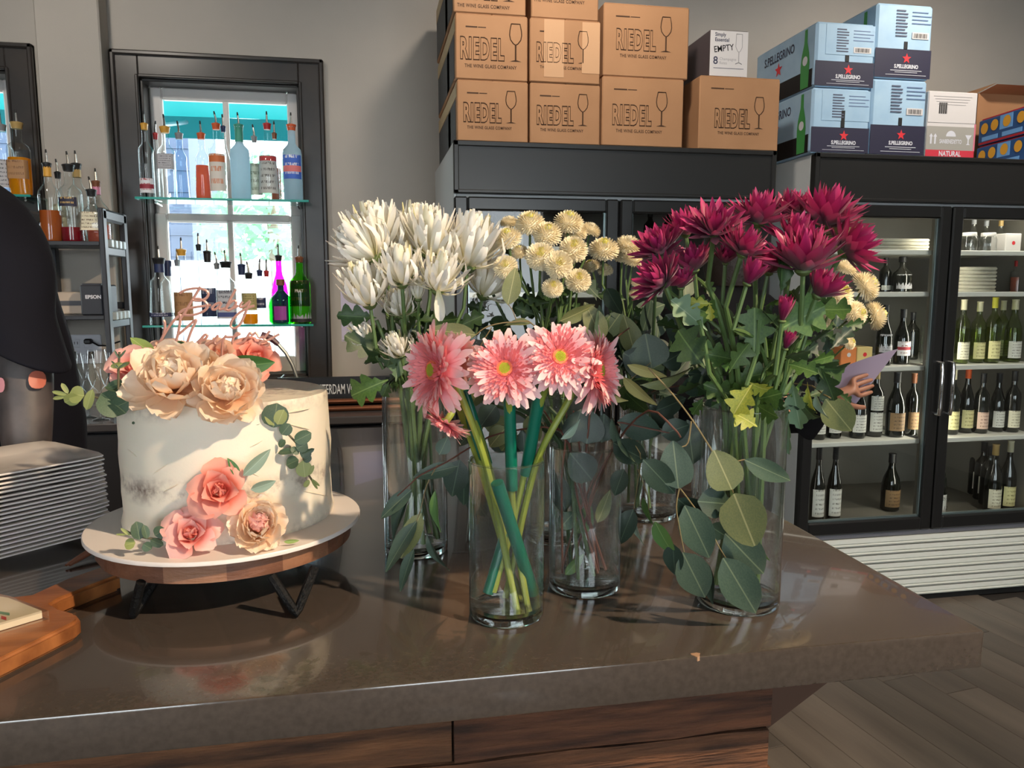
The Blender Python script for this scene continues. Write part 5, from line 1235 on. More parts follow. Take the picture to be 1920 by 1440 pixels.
sprig('silk eucalyptus sprig trailing down the warm lit side of the cake', KY - .118, [(490, 760), (512, 782), (535, 808), (555, 830), (568, 855), (575, 885), (588, 905)],
      [((512, 802), (520, 756), 50, .1), ((514, 798), (505, 765), 26, .2, EUCP), ((520, 796), (532, 768), 24, -.1, EUCP), ((492, 792), (478, 780), 26, .2), ((528, 815), (544, 795), 24, .1), ((535, 825), (522, 838), 14, .4), ((552, 828), (584, 812), 26, .1), ((556, 842), (576, 830), 26, 0), ((556, 845), (520, 848), 14, .5), ((560, 852), (546, 838), 14, .3), ((566, 852), (590, 842), 10, .3), ((566, 858), (580, 842), 22, 0), ((560, 862), (536, 872), 26, .4), ((570, 866), (584, 856), 12, .2), ((572, 895), (568, 864), 30, 0, EUCP), ((580, 900), (570, 914), 10, 0, EUCP), ((584, 900), (596, 918), 5, 0, EUCP), ((584, 898), (600, 912), 5, 0, EUCP), ((580, 890), (588, 872), 8, 0, EUCP)])
sprig('silk eucalyptus sprig lying on the white cake board', yf - .022, [(318, 1012), (285, 1010), (258, 1006), (228, 992)],
      [((262, 1012), (256, 978), 26, .1), ((276, 1010), (270, 984), 14, .2), ((290, 1004), (310, 992), 26, .2), ((254, 1018), (232, 1022), 22, .3, EUCP), ((268, 1020), (284, 1030), 20, .3), ((282, 1012), (306, 1024), 18, .5), ((244, 1004), (226, 990), 6, 0, EUCP), ((238, 1002), (216, 1002), 4, 0, EUCP)])
def silk_leaf(label, b, tp_, w, y, m, roll=0, dy=0):
    t = thing('silk_leaf', label, 'leaf', on(b[0], b[1], y), 'loose silk leaves on the cake')
    leaf_px(b, tp_, y, w, leaf_mesh('leaf_oval', D_oval, m), t, roll, dy, name='blade')
silk_leaf('large dark green silk leaf over the peony and coral rose', (412, 690), (516, 682), 44, KY - .10, ROSEL, .2)
silk_leaf('yellow green silk leaf standing up beside the topper letter M', (290, 668), (244, 630), 26, KY - .02, ROSELY, .3)
silk_leaf('dark green silk leaf at the back of the cake under the topper', (352, 652), (318, 646), 20, KY + .02, ROSEL, .2)
silk_leaf('pale sage silk leaf above the coral rose on the cake front', (456, 892), (508, 844), 24, yf - .018, SAGE, .2)
silk_leaf('narrow dark silk leaf just above the coral rose', (448, 896), (428, 858), 16, yf - .012, ROSEL, .3)
silk_leaf('sage silk leaf pointing sideways from the coral rose', (470, 918), (518, 904), 22, yf - .018, SAGE, .4)
silk_leaf('tiny lime silk leaf at the cake foot beside the peony', (532, 1016), (562, 1014), 8, yf - .02, ROSELY, .2)

# ------------------------------------------------------------------ stack of square plates
PLT = mat('plate_porcelain', S(226, 218, 212), .18, coat=.3)
zp = CT + .139
r_, b_c, l_ = atZ(207, 847, zp), atZ(95, 823, zp), atZ(0, 884, zp)
ex_ = (l_ - r_).normalized(); side = .212; ey_ = V((ex_.y, -ex_.x, 0))
if (b_c - r_).dot(ey_) < 0: ey_ = -ey_
def plate_mesh():
    b = MB(); prof = [(.30, .0, 0), (.56, .0, 0), (.60, .004, 1), (.985, .0125, 1), (1.0, .0135, 1), (1.0, .0155, 1), (.98, .0158, 1), (.62, .0075, 1), (.56, .0058, 0), (.02, .0058, 0)]
    n = 32
    def sq(a, k):
        c, s = cos(a), sin(a); q = 10 if k else 6
        return 1 / (abs(c) ** q + abs(s) ** q) ** (1 / q)
    vs, fs = [], []
    for r, z, k in prof:
        for j in range(n):
            a = 2 * pi * j / n + pi / 4; d = sq(a, k); lift = .004 * max(0, (abs(cos(a)) * abs(sin(a)) * 2) ** 3) * r * r
            vs.append(V((r * d * cos(a) * side / 2, r * d * sin(a) * side / 2, z + lift * 0)))
    for i in range(len(prof) - 1):
        for j in range(n): fs.append((i * n + j, i * n + (j + 1) % n, (i + 1) * n + (j + 1) % n, (i + 1) * n + j))
    fs += [tuple(range(n))[::-1], tuple(range((len(prof) - 1) * n, len(prof) * n))]
    b.add(vs, fs); me = b.mesh('plate', True, None, 35); me.materials.append(PLT); return me
pmh = plate_mesh(); R = random.Random(9); ctr = r_ + ex_ * side / 2 + ey_ * side / 2
yawp = atan2(ex_.y, ex_.x); NP = 20
for k in range(NP):
    o = bpy.data.objects.new('plate', pmh); COL.objects.link(o); o.location = (ctr.x + R.uniform(-.002, .002) + .0006 * (NP - k) * .3, ctr.y + R.uniform(-.002, .002), CT + .0003 + k * .00625)
    o.rotation_euler = (0, 0, yawp + R.uniform(-.012, .012)); ORG[o.name] = V((0, 0, 0))
    j = NP - k; w = 'topmost' if j == 1 else ('bottom' if k == 0 else ORD[j - 1] + ' from the top')
    tag(o, 'square white porcelain plate, %s of the stack beside the cake' % w, 'plate', 'stack of square white plates')

# ------------------------------------------------------------------ paddle board with a wrapped packet, wooden tongs
BW = mat('acacia_board', S(166, 104, 58), .4, var=3, col2=S(118, 68, 36), stretch=(2, 14, 8), bump=(20, .06))
zb = CT + .022
pts = [atZ(x, y, zb) for x, y in ((-80, 1100), (0, 1110), (30, 1117), (58, 1114), (120, 1086), (200, 1058), (222, 1064), (224, 1078), (170, 1098), (112, 1122), (98, 1131), (112, 1140), (142, 1148), (150, 1158), (140, 1167), (90, 1192), (0, 1236), (-120, 1290))]
bm = bmesh.new(); vb = [bm.verts.new((p.x, p.y, CT + .0005)) for p in pts]; f0 = bm.faces.new(vb); 
ex2 = bmesh.ops.extrude_face_region(bm, geom=[f0]); vt = [g for g in ex2['geom'] if isinstance(g, bmesh.types.BMVert)]
bmesh.ops.translate(bm, verts=vt, vec=(0, 0, .0215)); bmesh.ops.recalc_face_normals(bm, faces=bm.faces)
bmesh.ops.bevel(bm, geom=[e for e in bm.edges if abs(e.verts[0].co.z - e.verts[1].co.z) < 1e-5], offset=.004, segments=3, affect='EDGES')
me = bpy.data.meshes.new('serving_board'); bm.to_mesh(me); bm.free()
for q in me.polygons: q.use_smooth = True
me.set_sharp_from_angle(angle=radians(40))
sb = add('serving_board', me, BW); tag(sb, 'orange brown wooden paddle board with its handle under the cake stand', 'board')
pk = thing('wrapped_packet', 'flat packet in clear wrap lying on the wooden paddle board', 'packet', atZ(40, 1160, zb))
q4 = [atZ(x, y, zb + .001) for x, y in ((-40, 1122), (18, 1131), (92, 1160), (-60, 1206))]
def slab(poly, z0, z1): return MB().prism([(p.x, p.y) for p in poly], z0, z1)
c4 = sum(q4, V((0, 0, 0))) / 4
ins = [c4 + (p - c4) * .86 for p in q4]
if (q4[1] - q4[0]).cross(q4[2] - q4[1]).z < 0: q4 = q4[::-1]; ins = ins[::-1]
slab(ins, zb + .001, zb + .010).build('card', mat('packet_cream', S(226, 210, 176), .6), pk, smooth=False)
slab(q4, zb + .0004, zb + .0105).build('clear_wrap', thin_glass('wrap_film', (.97, .97, .97, 1), (.8, .8, .8, 1), 1.6, .1), pk, smooth=False)
for (x0, y0, x1_, y1_, cc, nm) in ((2, 1154, 12, 1160, S(196, 66, 52), 'red_print'), (0, 1146, 18, 1151, S(90, 140, 100), 'green_print')):
    qq = [atZ(x, y, zb + .0104) for x, y in ((x0, y0), (x1_, y0 + 3), (x1_, y1_ + 3), (x0, y1_))]
    MB().add(qq, [(3, 2, 1, 0)]).build(nm, mat(nm, cc, .6), pk, smooth=False)
tg = thing('wooden_tongs', 'reddish wooden tongs tip showing between plates and cake stand', 'tongs', atZ(140, 1052, CT))
for dx in (0, 7):
    a, b = atZ(124 + dx, 1060, CT + .004), atZ(166 + dx, 1034, CT + .010)
    MB().tube([a, a.lerp(b, .5), b, b + (b - a) * 1.2 + V((0, 0, .002))], [.0025, .0045, .005, .005], 8, flat=.6).build('arm', mat('tong_wood', S(140, 84, 60), .5), tg)
# ================================================================== vases
VG = thin_glass('vase_glass', (.985, .995, .99, 1), (.70, .82, .83, 1), 1.7, bend=.5, lit_haze=.010)
def solid_glass(name):
    m = bpy.data.materials.new(name); m.use_nodes = True; b = m.node_tree.nodes['Principled BSDF']
    b.inputs['Base Color'].default_value = (.90, .97, .96, 1); b.inputs['Transmission Weight'].default_value = 1; b.inputs['Roughness'].default_value = .02; b.inputs['IOR'].default_value = 1.46; return m
SG = solid_glass('vase_base_glass')
VASE = {}
def vase(key, px, pyb, pyt, wpx, label):
    p = atZ(px, pyb, CT); r = wpx * pxm(p) / 2 * 1.0; h = atY(px, pyt, p.y).z - CT; w = .0035
    t = thing('glass_vase', label, 'vase', p, 'cylinder vases on the counter')
    MB().lathe([(r * .97, .0005), (r, .004), (r, h - .001), (r - w * .5, h), (r - w, h - .001), (r - w, .016), (r - w * 2, .0135), (.002, .0125)], p, 48, cap=(False, True)).build('glass', VG, t)
    MB().lathe([(r * .955, .0008), (r * .985, .003), (r * .985, .0095), (r * .94, .0115)], p, 40).build('base', SG, t)
    pts = [p + V(((r - w * .5) * cos(a), (r - w * .5) * sin(a), h)) for a in [2 * pi * k / 48 for k in range(49)]]
    MB().tube(pts, .0016, 6, cap=False).build('rim', VG, t)
    VASE[key] = (p, r, h); return t
vase('front', 950, 1150, 862, 140, 'shorter clear cylinder vase nearest the counter edge, holding pink gerberas')
vase('middle', 1095, 1098, 834, 134, 'shorter clear cylinder vase of eucalyptus stems beside the gerbera vase')
vase('white', 781, 1030, 722, 117, 'tall clear cylinder vase of white chrysanthemums nearest the cake')
vase('burgundy', 1382, 1126, 762, 152, 'tall clear cylinder vase of burgundy chrysanthemums nearest the counter corner')
vase('pom', 1042, 1006, 738, 118, 'tall clear vase of button chrysanthemums behind the gerbera and eucalyptus vases')
vase('pomback', 1212, 966, 742, 108, 'tall clear vase farthest back, seen between the eucalyptus leaves')
vase('pomright', 1350, 952, 752, 108, 'tall clear vase behind the burgundy vase, holding leaning button chrysanthemums')

# ================================================================== blooms
WP = mat('mum_white', S(238, 232, 214), .6, grad=[(0, S(228, 224, 166)), (.35, S(242, 238, 218)), (1, S(248, 246, 242))], transl=.3, rnd=.03)
BP = mat('mum_burgundy', S(140, 16, 64), .42, grad=[(0, S(84, 6, 48)), (.5, S(136, 14, 72)), (1, S(184, 42, 104))], transl=.22, rnd=.15, sheen=.2)
GP = mat('gerbera_pink', S(240, 160, 160), .6, grad=[(0, S(230, 108, 124)), (.45, S(244, 162, 172)), (1, S(252, 216, 214))], transl=.22, rnd=.04)
GP2 = mat('gerbera_coral', S(244, 150, 152), .6, var=30, col2=S(240, 136, 140), transl=.22)
GPO = mat('gerbera_centre', S(240, 130, 84), .6); GDI = mat('gerbera_disc', S(204, 208, 62), .6, bump=(400, .6))
CALY = mat('calyx_green', S(90, 108, 58), .6)
POMW = mat('pom_white', S(240, 230, 202), .65, transl=.22); POMY = mat('pom_yellow', S(222, 216, 104), .65, transl=.2)
STEM = mat('stem_green', S(74, 100, 54), .5, var=20, col2=S(88, 112, 62)); STEMD = mat('stem_dark', S(46, 68, 40), .5); GSTEM = mat('gerbera_stem', S(146, 154, 60), .45, var=14, col2=S(118, 136, 54), stretch=(1, 1, .3))
STRAW = mat('support_straw', S(8, 106, 84), .35, transl=.1)

class Proto: pass
def make_proto(pets, outer, inner, m, m_in=None, core=None, seed=0, calyx=.18, extra=None, jit=8):
    """outer: (count, elev, length, radius, z, petal index) laid as separate petals; inner: same, joined"""
    R = random.Random(seed); P = Proto(); P.outer = []
    b = MB()
    for (n, el, L, rad, z, pi_) in inner:
        for k in range(n):
            M = Rz(2 * pi * k / n + R.uniform(-.2, .2)) @ T((rad, 0, z)) @ Ry(-radians(el + R.uniform(-7, 7))) @ Sc(L * R.uniform(.88, 1.1)); xf(b, pets[pi_], M)
    if not inner: b.lathe([(.05, 0), (.06, .02)], n=8)
    P.bloom = b.mesh('bloom', True, None, 0); P.bloom.materials.append(m_in or m)
    P.pm = [d.mesh('petal', True, None, 0) for d in pets]
    for q in P.pm: q.materials.append(m)
    for (n, el, L, rad, z, pi_) in outer:
        for k in range(n): P.outer.append((2 * pi * k / n + R.uniform(-.16, .16) + pi_ * .3 + L, rad, z, el + R.uniform(-jit, jit), L * R.uniform(.82, 1.12), pi_))
    c = MB().lathe([(.03, -.12), (calyx * .6, -.08), (calyx, .0), (calyx * .9, .05), (.02, .06)], n=12); P.calyx = c.mesh('calyx'); P.calyx.materials.append(CALY)
    P.extra = extra; return P
def put_bloom(P, root, B, axis, R, seed=0, close=0.0, spread=1.0, droop=()):
    rg = random.Random(seed); Mh = T(B - ORG[root.name]) @ axis_frame(axis, rg.uniform(0, 6)) @ Sc(R)
    bl = child('bloom', P.bloom, root, Mh); bl['kind'] = 'stuff' if False else 'thing'; del bl['kind']
    for (ph, rad, z, el, L, k) in P.outer:
        e = el + (85 - el) * close + rg.uniform(-4, 4)
        child('petal', P.pm[k], bl, Rz(ph) @ T((rad, 0, z)) @ Ry(-radians(e)) @ Rx(rg.uniform(-.25, .25)) @ Sc(L * spread))
    child('calyx', P.calyx, bl, Matrix.Identity(4))
    if P.extra: P.extra(bl)
    return bl
white_p = [petal_data(.072, p_strap, .75, .35, 6, 2), petal_data(.066, p_strap, .45, .4, 6, 2), petal_data(.060, p_strap, .2, .4, 6, 2, tipcurl=1.3)]
MUM = make_proto(white_p, [(13, 12, .95, .06, 0, 2), (16, 28, 1.02, .06, .02, 0), (16, 44, 1.04, .05, .04, 1), (15, 58, 1.0, .05, .05, 0)], [(18, 66, .98, .06, .05, 1), (18, 74, .94, .05, .06, 0), (14, 82, .88, .03, .06, 0), (8, 86, .8, .02, .06, 0)], WP, seed=3, jit=13)
burg_p = [petal_data(.15, p_lance, .35, .35, 6, 2), petal_data(.125, p_lance, .6, .4, 6, 2), petal_data(.09, p_lance, .7, .5, 5, 2)]
BURG = make_proto(burg_p, [(14, 4, .98, .06, 0, 0), (15, 20, 1.0, .06, .02, 0), (15, 36, .96, .05, .04, 1), (14, 50, .9, .05, .05, 1)], [(14, 60, .8, .05, .05, 2), (12, 72, .68, .03, .05, 2), (10, 82, .5, .02, .05, 2)], BP, seed=5, jit=12)
ger_p = [petal_data(.105, p_strap, -.3, .12, 6, 2), petal_data(.10, p_strap, .1, .15, 5, 2), petal_data(.06, p_strap, .3, .2, 4, 1)]
_gc = MB().lathe([(.20, .08), (.195, .125), (.13, .14)], n=20, cap=(True, False)).mesh('ring'); _gc.materials.append(GPO)
_gd = MB()
for k in range(46):
    a = k * 2.399; q = .14 * sqrt(k / 46); _gd.lathe([(.015, .12), (.013, .165 - .02 * (k / 46)), (.003, .17 - .02 * (k / 46))], (q * cos(a), q * sin(a), 0), 6)
_gd.lathe([(.15, .12), (.13, .145), (.02, .15)], n=14); _gd = _gd.mesh('disc'); _gd.materials.append(GDI)
_gi = MB(); _R = random.Random(8); _gs = petal_data(.13, p_strap, .35, .3, 3, 1)
for (n, el, L, rad, z) in ((50, 20, .24, .56, .085), (48, 24, .24, .49, .095), (46, 30, .23, .42, .10), (42, 38, .22, .35, .105), (38, 46, .20, .285, .105), (34, 58, .16, .225, .105), (30, 72, .11, .19, .11)):
    for k in range(n): xf(_gi, _gs, Rz(2 * pi * k / n + _R.uniform(-.06, .06)) @ T((rad * _R.uniform(.94, 1.06), 0, z)) @ Ry(-radians(el + _R.uniform(-10, 10))) @ Sc(L * _R.uniform(.85, 1.15)))
_gi = _gi.mesh('inner_petals', True, None, 0); _gi.materials.append(GP2)
def ger_extra(bl):
    i = child('inner_petals', _gi, bl, Matrix.Identity(4)); i['kind'] = 'stuff'; child('ring', _gc, bl, Matrix.Identity(4)); child('disc', _gd, bl, Matrix.Identity(4))
GER = make_proto(ger_p, [(26, -3, .90, .12, .02, 0), (26, 3, .84, .12, .04, 0), (26, 9, .74, .12, .06, 1), (24, 15, .62, .12, .07, 1)], [], GP, GP2, seed=7, calyx=.2, extra=ger_extra)
def pom_mesh(seed, flat):
    b = MB(); n = 280; R = random.Random(seed); pd = petal_data(.19, p_strap, .8, .5, 2, 2)
    for k in range(n):
        f = (k + .5) / n; th = f ** .5 * radians(118); ph = k * 2.399963
        nrm = V((sin(th) * cos(ph), sin(th) * sin(ph), cos(th)))
        tang = V((cos(ph) * cos(th), sin(ph) * cos(th), -sin(th)))
        c = V((nrm.x * .56, nrm.y * .56, nrm.z * .40 * flat))
        xf(b, pd, T(c) @ frame(nrm * .85 + tang * (.15 + .45 * f) + V((R.uniform(-.1, .1), R.uniform(-.1, .1), 0)), V((0, 0, 1)) - tang).to_4x4() @ Sc(R.uniform(.33, .42)))
    b.lathe([(.02, -.35 * flat), (.40, -.24 * flat), (.56, 0), (.50, .22 * flat), (.25, .38 * flat), (.02, .42 * flat)], n=14, cap=(False, False))
    me = b.mesh('florets', True, None, 0); me.materials.append(POMW); return me
POMS = [pom_mesh(1, 1.0), pom_mesh(2, .8), pom_mesh(3, .9)]
_pc = MB(); 
for k in range(36):
    a = k * 2.399; q = .30 * sqrt(k / 36); xf(_pc, petal_data(.4, p_strap, 1.0, .3, 2, 1), T((q * 1.1 * cos(a), q * sin(a), .64 - q * .45)) @ Rz(a) @ Ry(-radians(70)) @ Sc(.13))
_pc = _pc.mesh('centre', True, None, 0); _pc.materials.append(POMY)
def put_pom(root, c, n, r, k, yellow=True):
    M = T(c - ORG[root.name]) @ axis_frame(n, k * 1.3) @ Sc(r * 1.12)
    o = child('bloom', POMS[k % 3], root, M)
    if yellow: child('centre', _pc, o, Matrix.Identity(4))
    child('calyx', _pomcal, o, Matrix.Identity(4)); return o
_pomcal = MB().lathe([(.05, -.46), (.25, -.40), (.42, -.28)], n=10).mesh('calyx'); _pomcal.materials.append(CALY)

def bez(a, b, k=8, sag=V((0, 0, 0))): return [a.lerp(b, i / k) + sag * (4 * (i / k) * (1 - i / k)) for i in range(k + 1)]
def foot(key, R, z=.018):
    p, r, h = VASE[key]; a = R.uniform(0, 2 * pi); q = r * .72 * sqrt(R.random()); return p + V((q * cos(a), q * sin(a), z))
def throat(key, d, k=.72):
    """where a stem leaning towards d crosses the vase rim"""
    p, r, h = VASE[key]; e = V((d.x - p.x, d.y - p.y, 0)); l = min(e.length * .42, r * k); e = e.normalized() * l if e.length > 1e-5 else e
    return p + V((e.x, e.y, h))
def crv(p0, p1, p2, n=12):
    return [p0 * ((1 - t) ** 2) + p1 * (2 * t * (1 - t)) + p2 * t * t for t in [i / n for i in range(n + 1)]]
def stem_path(key, head, R, down=None):
    f = foot(key, R); th = throat(key, head)
    down = V(down or (0, 0, -1)); q = head + down * .05
    return bez(f, th, 4) + crv(th, th + (th - f).normalized() * (q - th).length * .45, q, 8)[1:] + [head]
MUML = mat('mum_leaf', S(54, 80, 40), .5, var=22, col2=S(40, 64, 34), rnd=.25, transl=.12, rib=S(78, 104, 60))
MUMLB = mat('mum_leaf_bright', S(80, 112, 50), .5, var=18, col2=S(62, 94, 42), rnd=.15, transl=.18, rib=S(110, 138, 78)); MUMLY = mat('mum_leaf_yellow', S(176, 176, 66), .5, var=18, col2=S(140, 154, 62), transl=.25, rib=S(200, 198, 110))
MUMLP = mat('mum_leaf_back', S(104, 130, 100), .6, transl=.15, rib=S(140, 160, 134))
D_lobe = [leaf_data(.62, p_lobed, b_, .25, 14, 4, .02, i, True) for i, b_ in enumerate((.3, .8, -.4))]
def lobed(parent, b, t, w, y, m=None, roll=0, dy=0, k=0):
    return leaf_px(b, t, y, w * 1.0, leaf_mesh('mum_leaf%d' % k, D_lobe[k], m or MUML), parent, roll, dy)
def small_leaves(root, path, R, n, L=(.03, .055), m=None, lo=.35):
    """a few lobed leaves up the stem, above the vase"""
    for k in range(n):
        i = int(len(path) * R.uniform(lo, .86)); p = path[min(i, len(path) - 2)]; a = R.uniform(0, 2 * pi); l = R.uniform(*L)
        d = V((cos(a), sin(a) * .8, R.uniform(-.2, .5))).normalized() * l
        leaf_w(p, p + d, l * R.uniform(.55, .75), leaf_mesh('mum_leaf%d' % (k % 3), D_lobe[k % 3], m or MUML), root, R.uniform(-1.2, 1.2))
def spray(key, label, name, cat, grp, heads, P, seed, stem_r=.0032, nleaf=3, kind='mum', close=0.0, mleaf=None, stem_m=None):
    """one cut stem with its heads; heads = (base px, base py, axis (x, up, toward camera), radius px, depth offset, close)"""
    R = random.Random(seed); p, r, h = VASE[key]; t = thing(name, label, cat, p + V((0, 0, .015)), grp)
    main = None
    for i, hd in enumerate(heads):
        bx_, by_, ax, rp, dy = hd[:5]; cl = hd[5] if len(hd) > 5 else 0
        B = atY(bx_, by_, p.y + dy); a = (RT * ax[0] + V((0, 0, 1)) * ax[1] - V((FW.x, FW.y, 0)) * ax[2]).normalized(); s = rp * pxm(B)
        if main is None:
            main = stem_path(key, B, R, -a * .6 + V((0, 0, -.6))); MB().tube(main, [stem_r * (1.15 - .35 * q / len(main)) for q in range(len(main))], 7).build('stem', stem_m or STEM, t)
            small_leaves(t, main, R, nleaf, m=mleaf)
        else:
            j = R.randint(6, 8); st_ = main[j]; q = B - a * .03 + V((0, 0, -.02))
            pth = crv(st_, st_ + V((0, 0, 1)) * (q - st_).length * .5, q, 7) + [B]
            MB().tube(pth, stem_r * .72, 6).build('side_stem', stem_m or STEM, t); small_leaves(t, pth, R, 1, (.02, .04), m=mleaf, lo=.1)
        if kind == 'pom': put_pom(t, B, a, s, seed + i, ax[1] < .93 or ax[2] > .2)
        else: put_bloom(P, t, B, a, s, seed * 31 + i, cl)
    return t
# ------------------------------------------------------------------ white chrysanthemums
GWH = 'white chrysanthemum stems'
def wm(label, heads, seed, nleaf=3): return spray('white', label, 'white_chrysanthemum', 'flower', GWH, heads, MUM, seed, nleaf=nleaf)
wm('white chrysanthemum leaning toward the window, shaggy petals pointing sideways', [(704, 486, (-.8, .75, .1), 84, -.03), (690, 636, (-.7, .8, .2), 42, -.05)], 1)
wm('white chrysanthemum with the tallest shaggy crown', [(712, 476, (-.15, 1, .15), 92, .02), (752, 592, (-.1, .9, .3), 52, -.04)], 2)
wm('white chrysanthemum behind the tallest crown, top of the bunch', [(776, 470, (.1, 1, 0), 84, .07), (752, 668, (-.3, .9, .3), 46, -.07)], 3)
wm('white chrysanthemum in the middle of the top row', [(806, 480, (.05, 1, .2), 88, -.01)], 4)
wm('white chrysanthemum touching the pale button flowers, top row', [(876, 502, (.2, 1, .1), 98, .0)], 5)
wm('white chrysanthemum with dark calyx showing in the front of the bunch', [(754, 534, (-.05, 1, .25), 74, -.09)], 6, 1)
wm('white chrysanthemum opening sideways in front, over a drooping petal', [(820, 546, (.25, .95, .3), 76, -.10), (784, 562, (0, 1, .2), 42, -.05, .5)], 7, 1)
wm('white chrysanthemum lowest toward the window, bluish white petals', [(694, 572, (-.2, 1, .2), 80, -.08)], 8, 2)
wm('white chrysanthemum at the back low beside the lone eucalyptus leaf', [(905, 556, (.35, .9, .1), 72, .04)], 9, 2)
dp = thing('fallen_petal', 'single drooping white petal hanging under the front chrysanthemum', 'petal', atY(823, 545, VASE['white'][0].y - .12))
leaf_w(atY(822, 543, VASE['white'][0].y - .118), atY(826, 604, VASE['white'][0].y - .118), .014, leaf_mesh('strap_leaf', leaf_data(.5, p_strap, .4, .3), WP), dp, name='blade')
# ------------------------------------------------------------------ button chrysanthemums
GPM = 'cream button chrysanthemum stems'
def pm(key, label, heads, seed): return spray(key, label, 'button_chrysanthemum', 'flower', GPM, [(x, y, a, r, dy) for x, y, r, a, dy in heads], None, seed, .0024, 2, 'pom')
up_, fr_, sd_ = (0, .85, .5), (0, .5, .85), (.3, .9, .2)
pm('pom', 'cream button chrysanthemum spray beside the white bunch, topmost pair', [(994, 420, 28, up_, .0), (955, 418, 18, (0, 1, .1), .05), (953, 447, 25, (-.2, .8, .5), -.02)], 21)
pm('pom', 'cream button chrysanthemum spray with three yellow eyed heads facing out', [(1013, 481, 28, fr_, -.05), (1047, 496, 27, (.1, .35, .93), -.07), (974, 474, 18, (-.1, .9, .3), .0), (1036, 540, 20, (.1, .6, .8), -.07)], 22)
pm('pom', 'cream button chrysanthemum spray standing tall in the middle, domed heads', [(1066, 418, 28, (.1, .9, .4), .0), (1027, 440, 27, (0, .8, .6), -.02), (1106, 432, 20, (.3, .95, .1), .03), (1078, 436, 24, (0, .9, .3), .02)], 23)
pm('pom', 'cream button chrysanthemum spray low in the middle, facing the room', [(1075, 468, 27, (0, .65, .76), -.04), (1084, 526, 24, (.05, .55, .83), -.06), (948, 501, 23, (-.1, .45, .9), -.04)], 24)
pm('pomback', 'cream button chrysanthemum spray touching the burgundy bunch', [(1132, 468, 28, (0, .85, .5), -.02), (1178, 462, 26, (.1, .97, .15), .0), (1187, 488, 19, (.2, .9, .3), -.02), (1109, 500, 17, (-.4, .8, .2), .03)], 25)
pm('pomback', 'small cream button chrysanthemum spray half hidden under the burgundy petals', [(1166, 482, 16, (0, .9, .3), .03), (1135, 507, 15, (0, .9, .3), .03), (1197, 534, 15, (.5, .7, .3), -.06), (1190, 552, 12, (.3, .7, .3), -.06)], 26)
pm('pomright', 'cream button chrysanthemum spray leaning far out past the burgundy bunch', [(1622, 537, 29, (.75, .5, .45), -.02), (1640, 592, 27, (.95, .25, .3), -.02), (1604, 588, 24, (.6, .2, .75), -.05)], 27)
pm('pomright', 'cream button chrysanthemum spray tucked under the outermost burgundy flower', [(1572, 552, 29, (.4, .6, .7), -.06), (1586, 504, 20, (.2, .95, .2), .0), (1556, 596, 22, (.2, .5, .8), -.03), (1592, 642, 14, (.6, .3, .6), -.03)], 28)
# ------------------------------------------------------------------ burgundy chrysanthemums
GBU = 'burgundy chrysanthemum stems'
def bu(label, heads, seed, nleaf=4): return spray('burgundy', label, 'burgundy_chrysanthemum', 'flower', GBU, heads, BURG, seed, .0034, nleaf, mleaf=MUMLB if seed % 2 else MUML)
bu('burgundy chrysanthemum with one broad open face, tall near the pale buttons', [(1338, 440, (.0, .8, .65), 66, -.07), (1286, 440, (-.3, .95, .1), 56, .04)], 41)
bu('burgundy chrysanthemum reaching farthest toward the pale button flowers', [(1246, 534, (-.75, .6, .35), 62, -.06), (1240, 476, (-.45, .8, .45), 58, -.02), (1277, 540, (-.1, .95, .3), 40, -.05, .4)], 42)
bu('burgundy chrysanthemum in the middle of the bunch, fan of upright petals', [(1390, 478, (.4, .85, .3), 62, -.10), (1302, 508, (-.25, .95, .2), 56, -.03, .25)], 43)
bu('burgundy chrysanthemum behind the middle fan, top row', [(1422, 420, (.0, 1, .2), 70, .0), (1360, 494, (.0, .95, .3), 36, .02, .4)], 44)
bu('burgundy chrysanthemum with the highest pointed petals', [(1545, 424, (.15, 1, .2), 84, .0), (1482, 408, (0, 1, .1), 58, .06)], 45)
bu('burgundy chrysanthemum with large half closed cup, front of the bunch', [(1506, 508, (-.1, 1, .25), 92, -.09, .2), (1400, 533, (.35, .9, .2), 50, -.12, .62)], 46)
bu('burgundy chrysanthemum leaning out farthest from the cake, petals drooping', [(1580, 474, (.75, .6, .3), 74, -.04), (1531, 556, (.45, .9, .25), 60, -.09, .35)], 47)
bu('burgundy chrysanthemum filling the gap below the top row', [(1488, 458, (.1, .95, .3), 66, -.03), (1440, 512, (.2, .95, .2), 54, -.02, .3)], 48)
bu('burgundy chrysanthemum buds low among the leaves', [(1466, 602, (.1, 1, .2), 46, -.10, .72), (1472, 654, (.2, .9, .3), 36, -.08, .7), (1520, 600, (.3, .9, .2), 34, -.02, .6)], 49, 3)
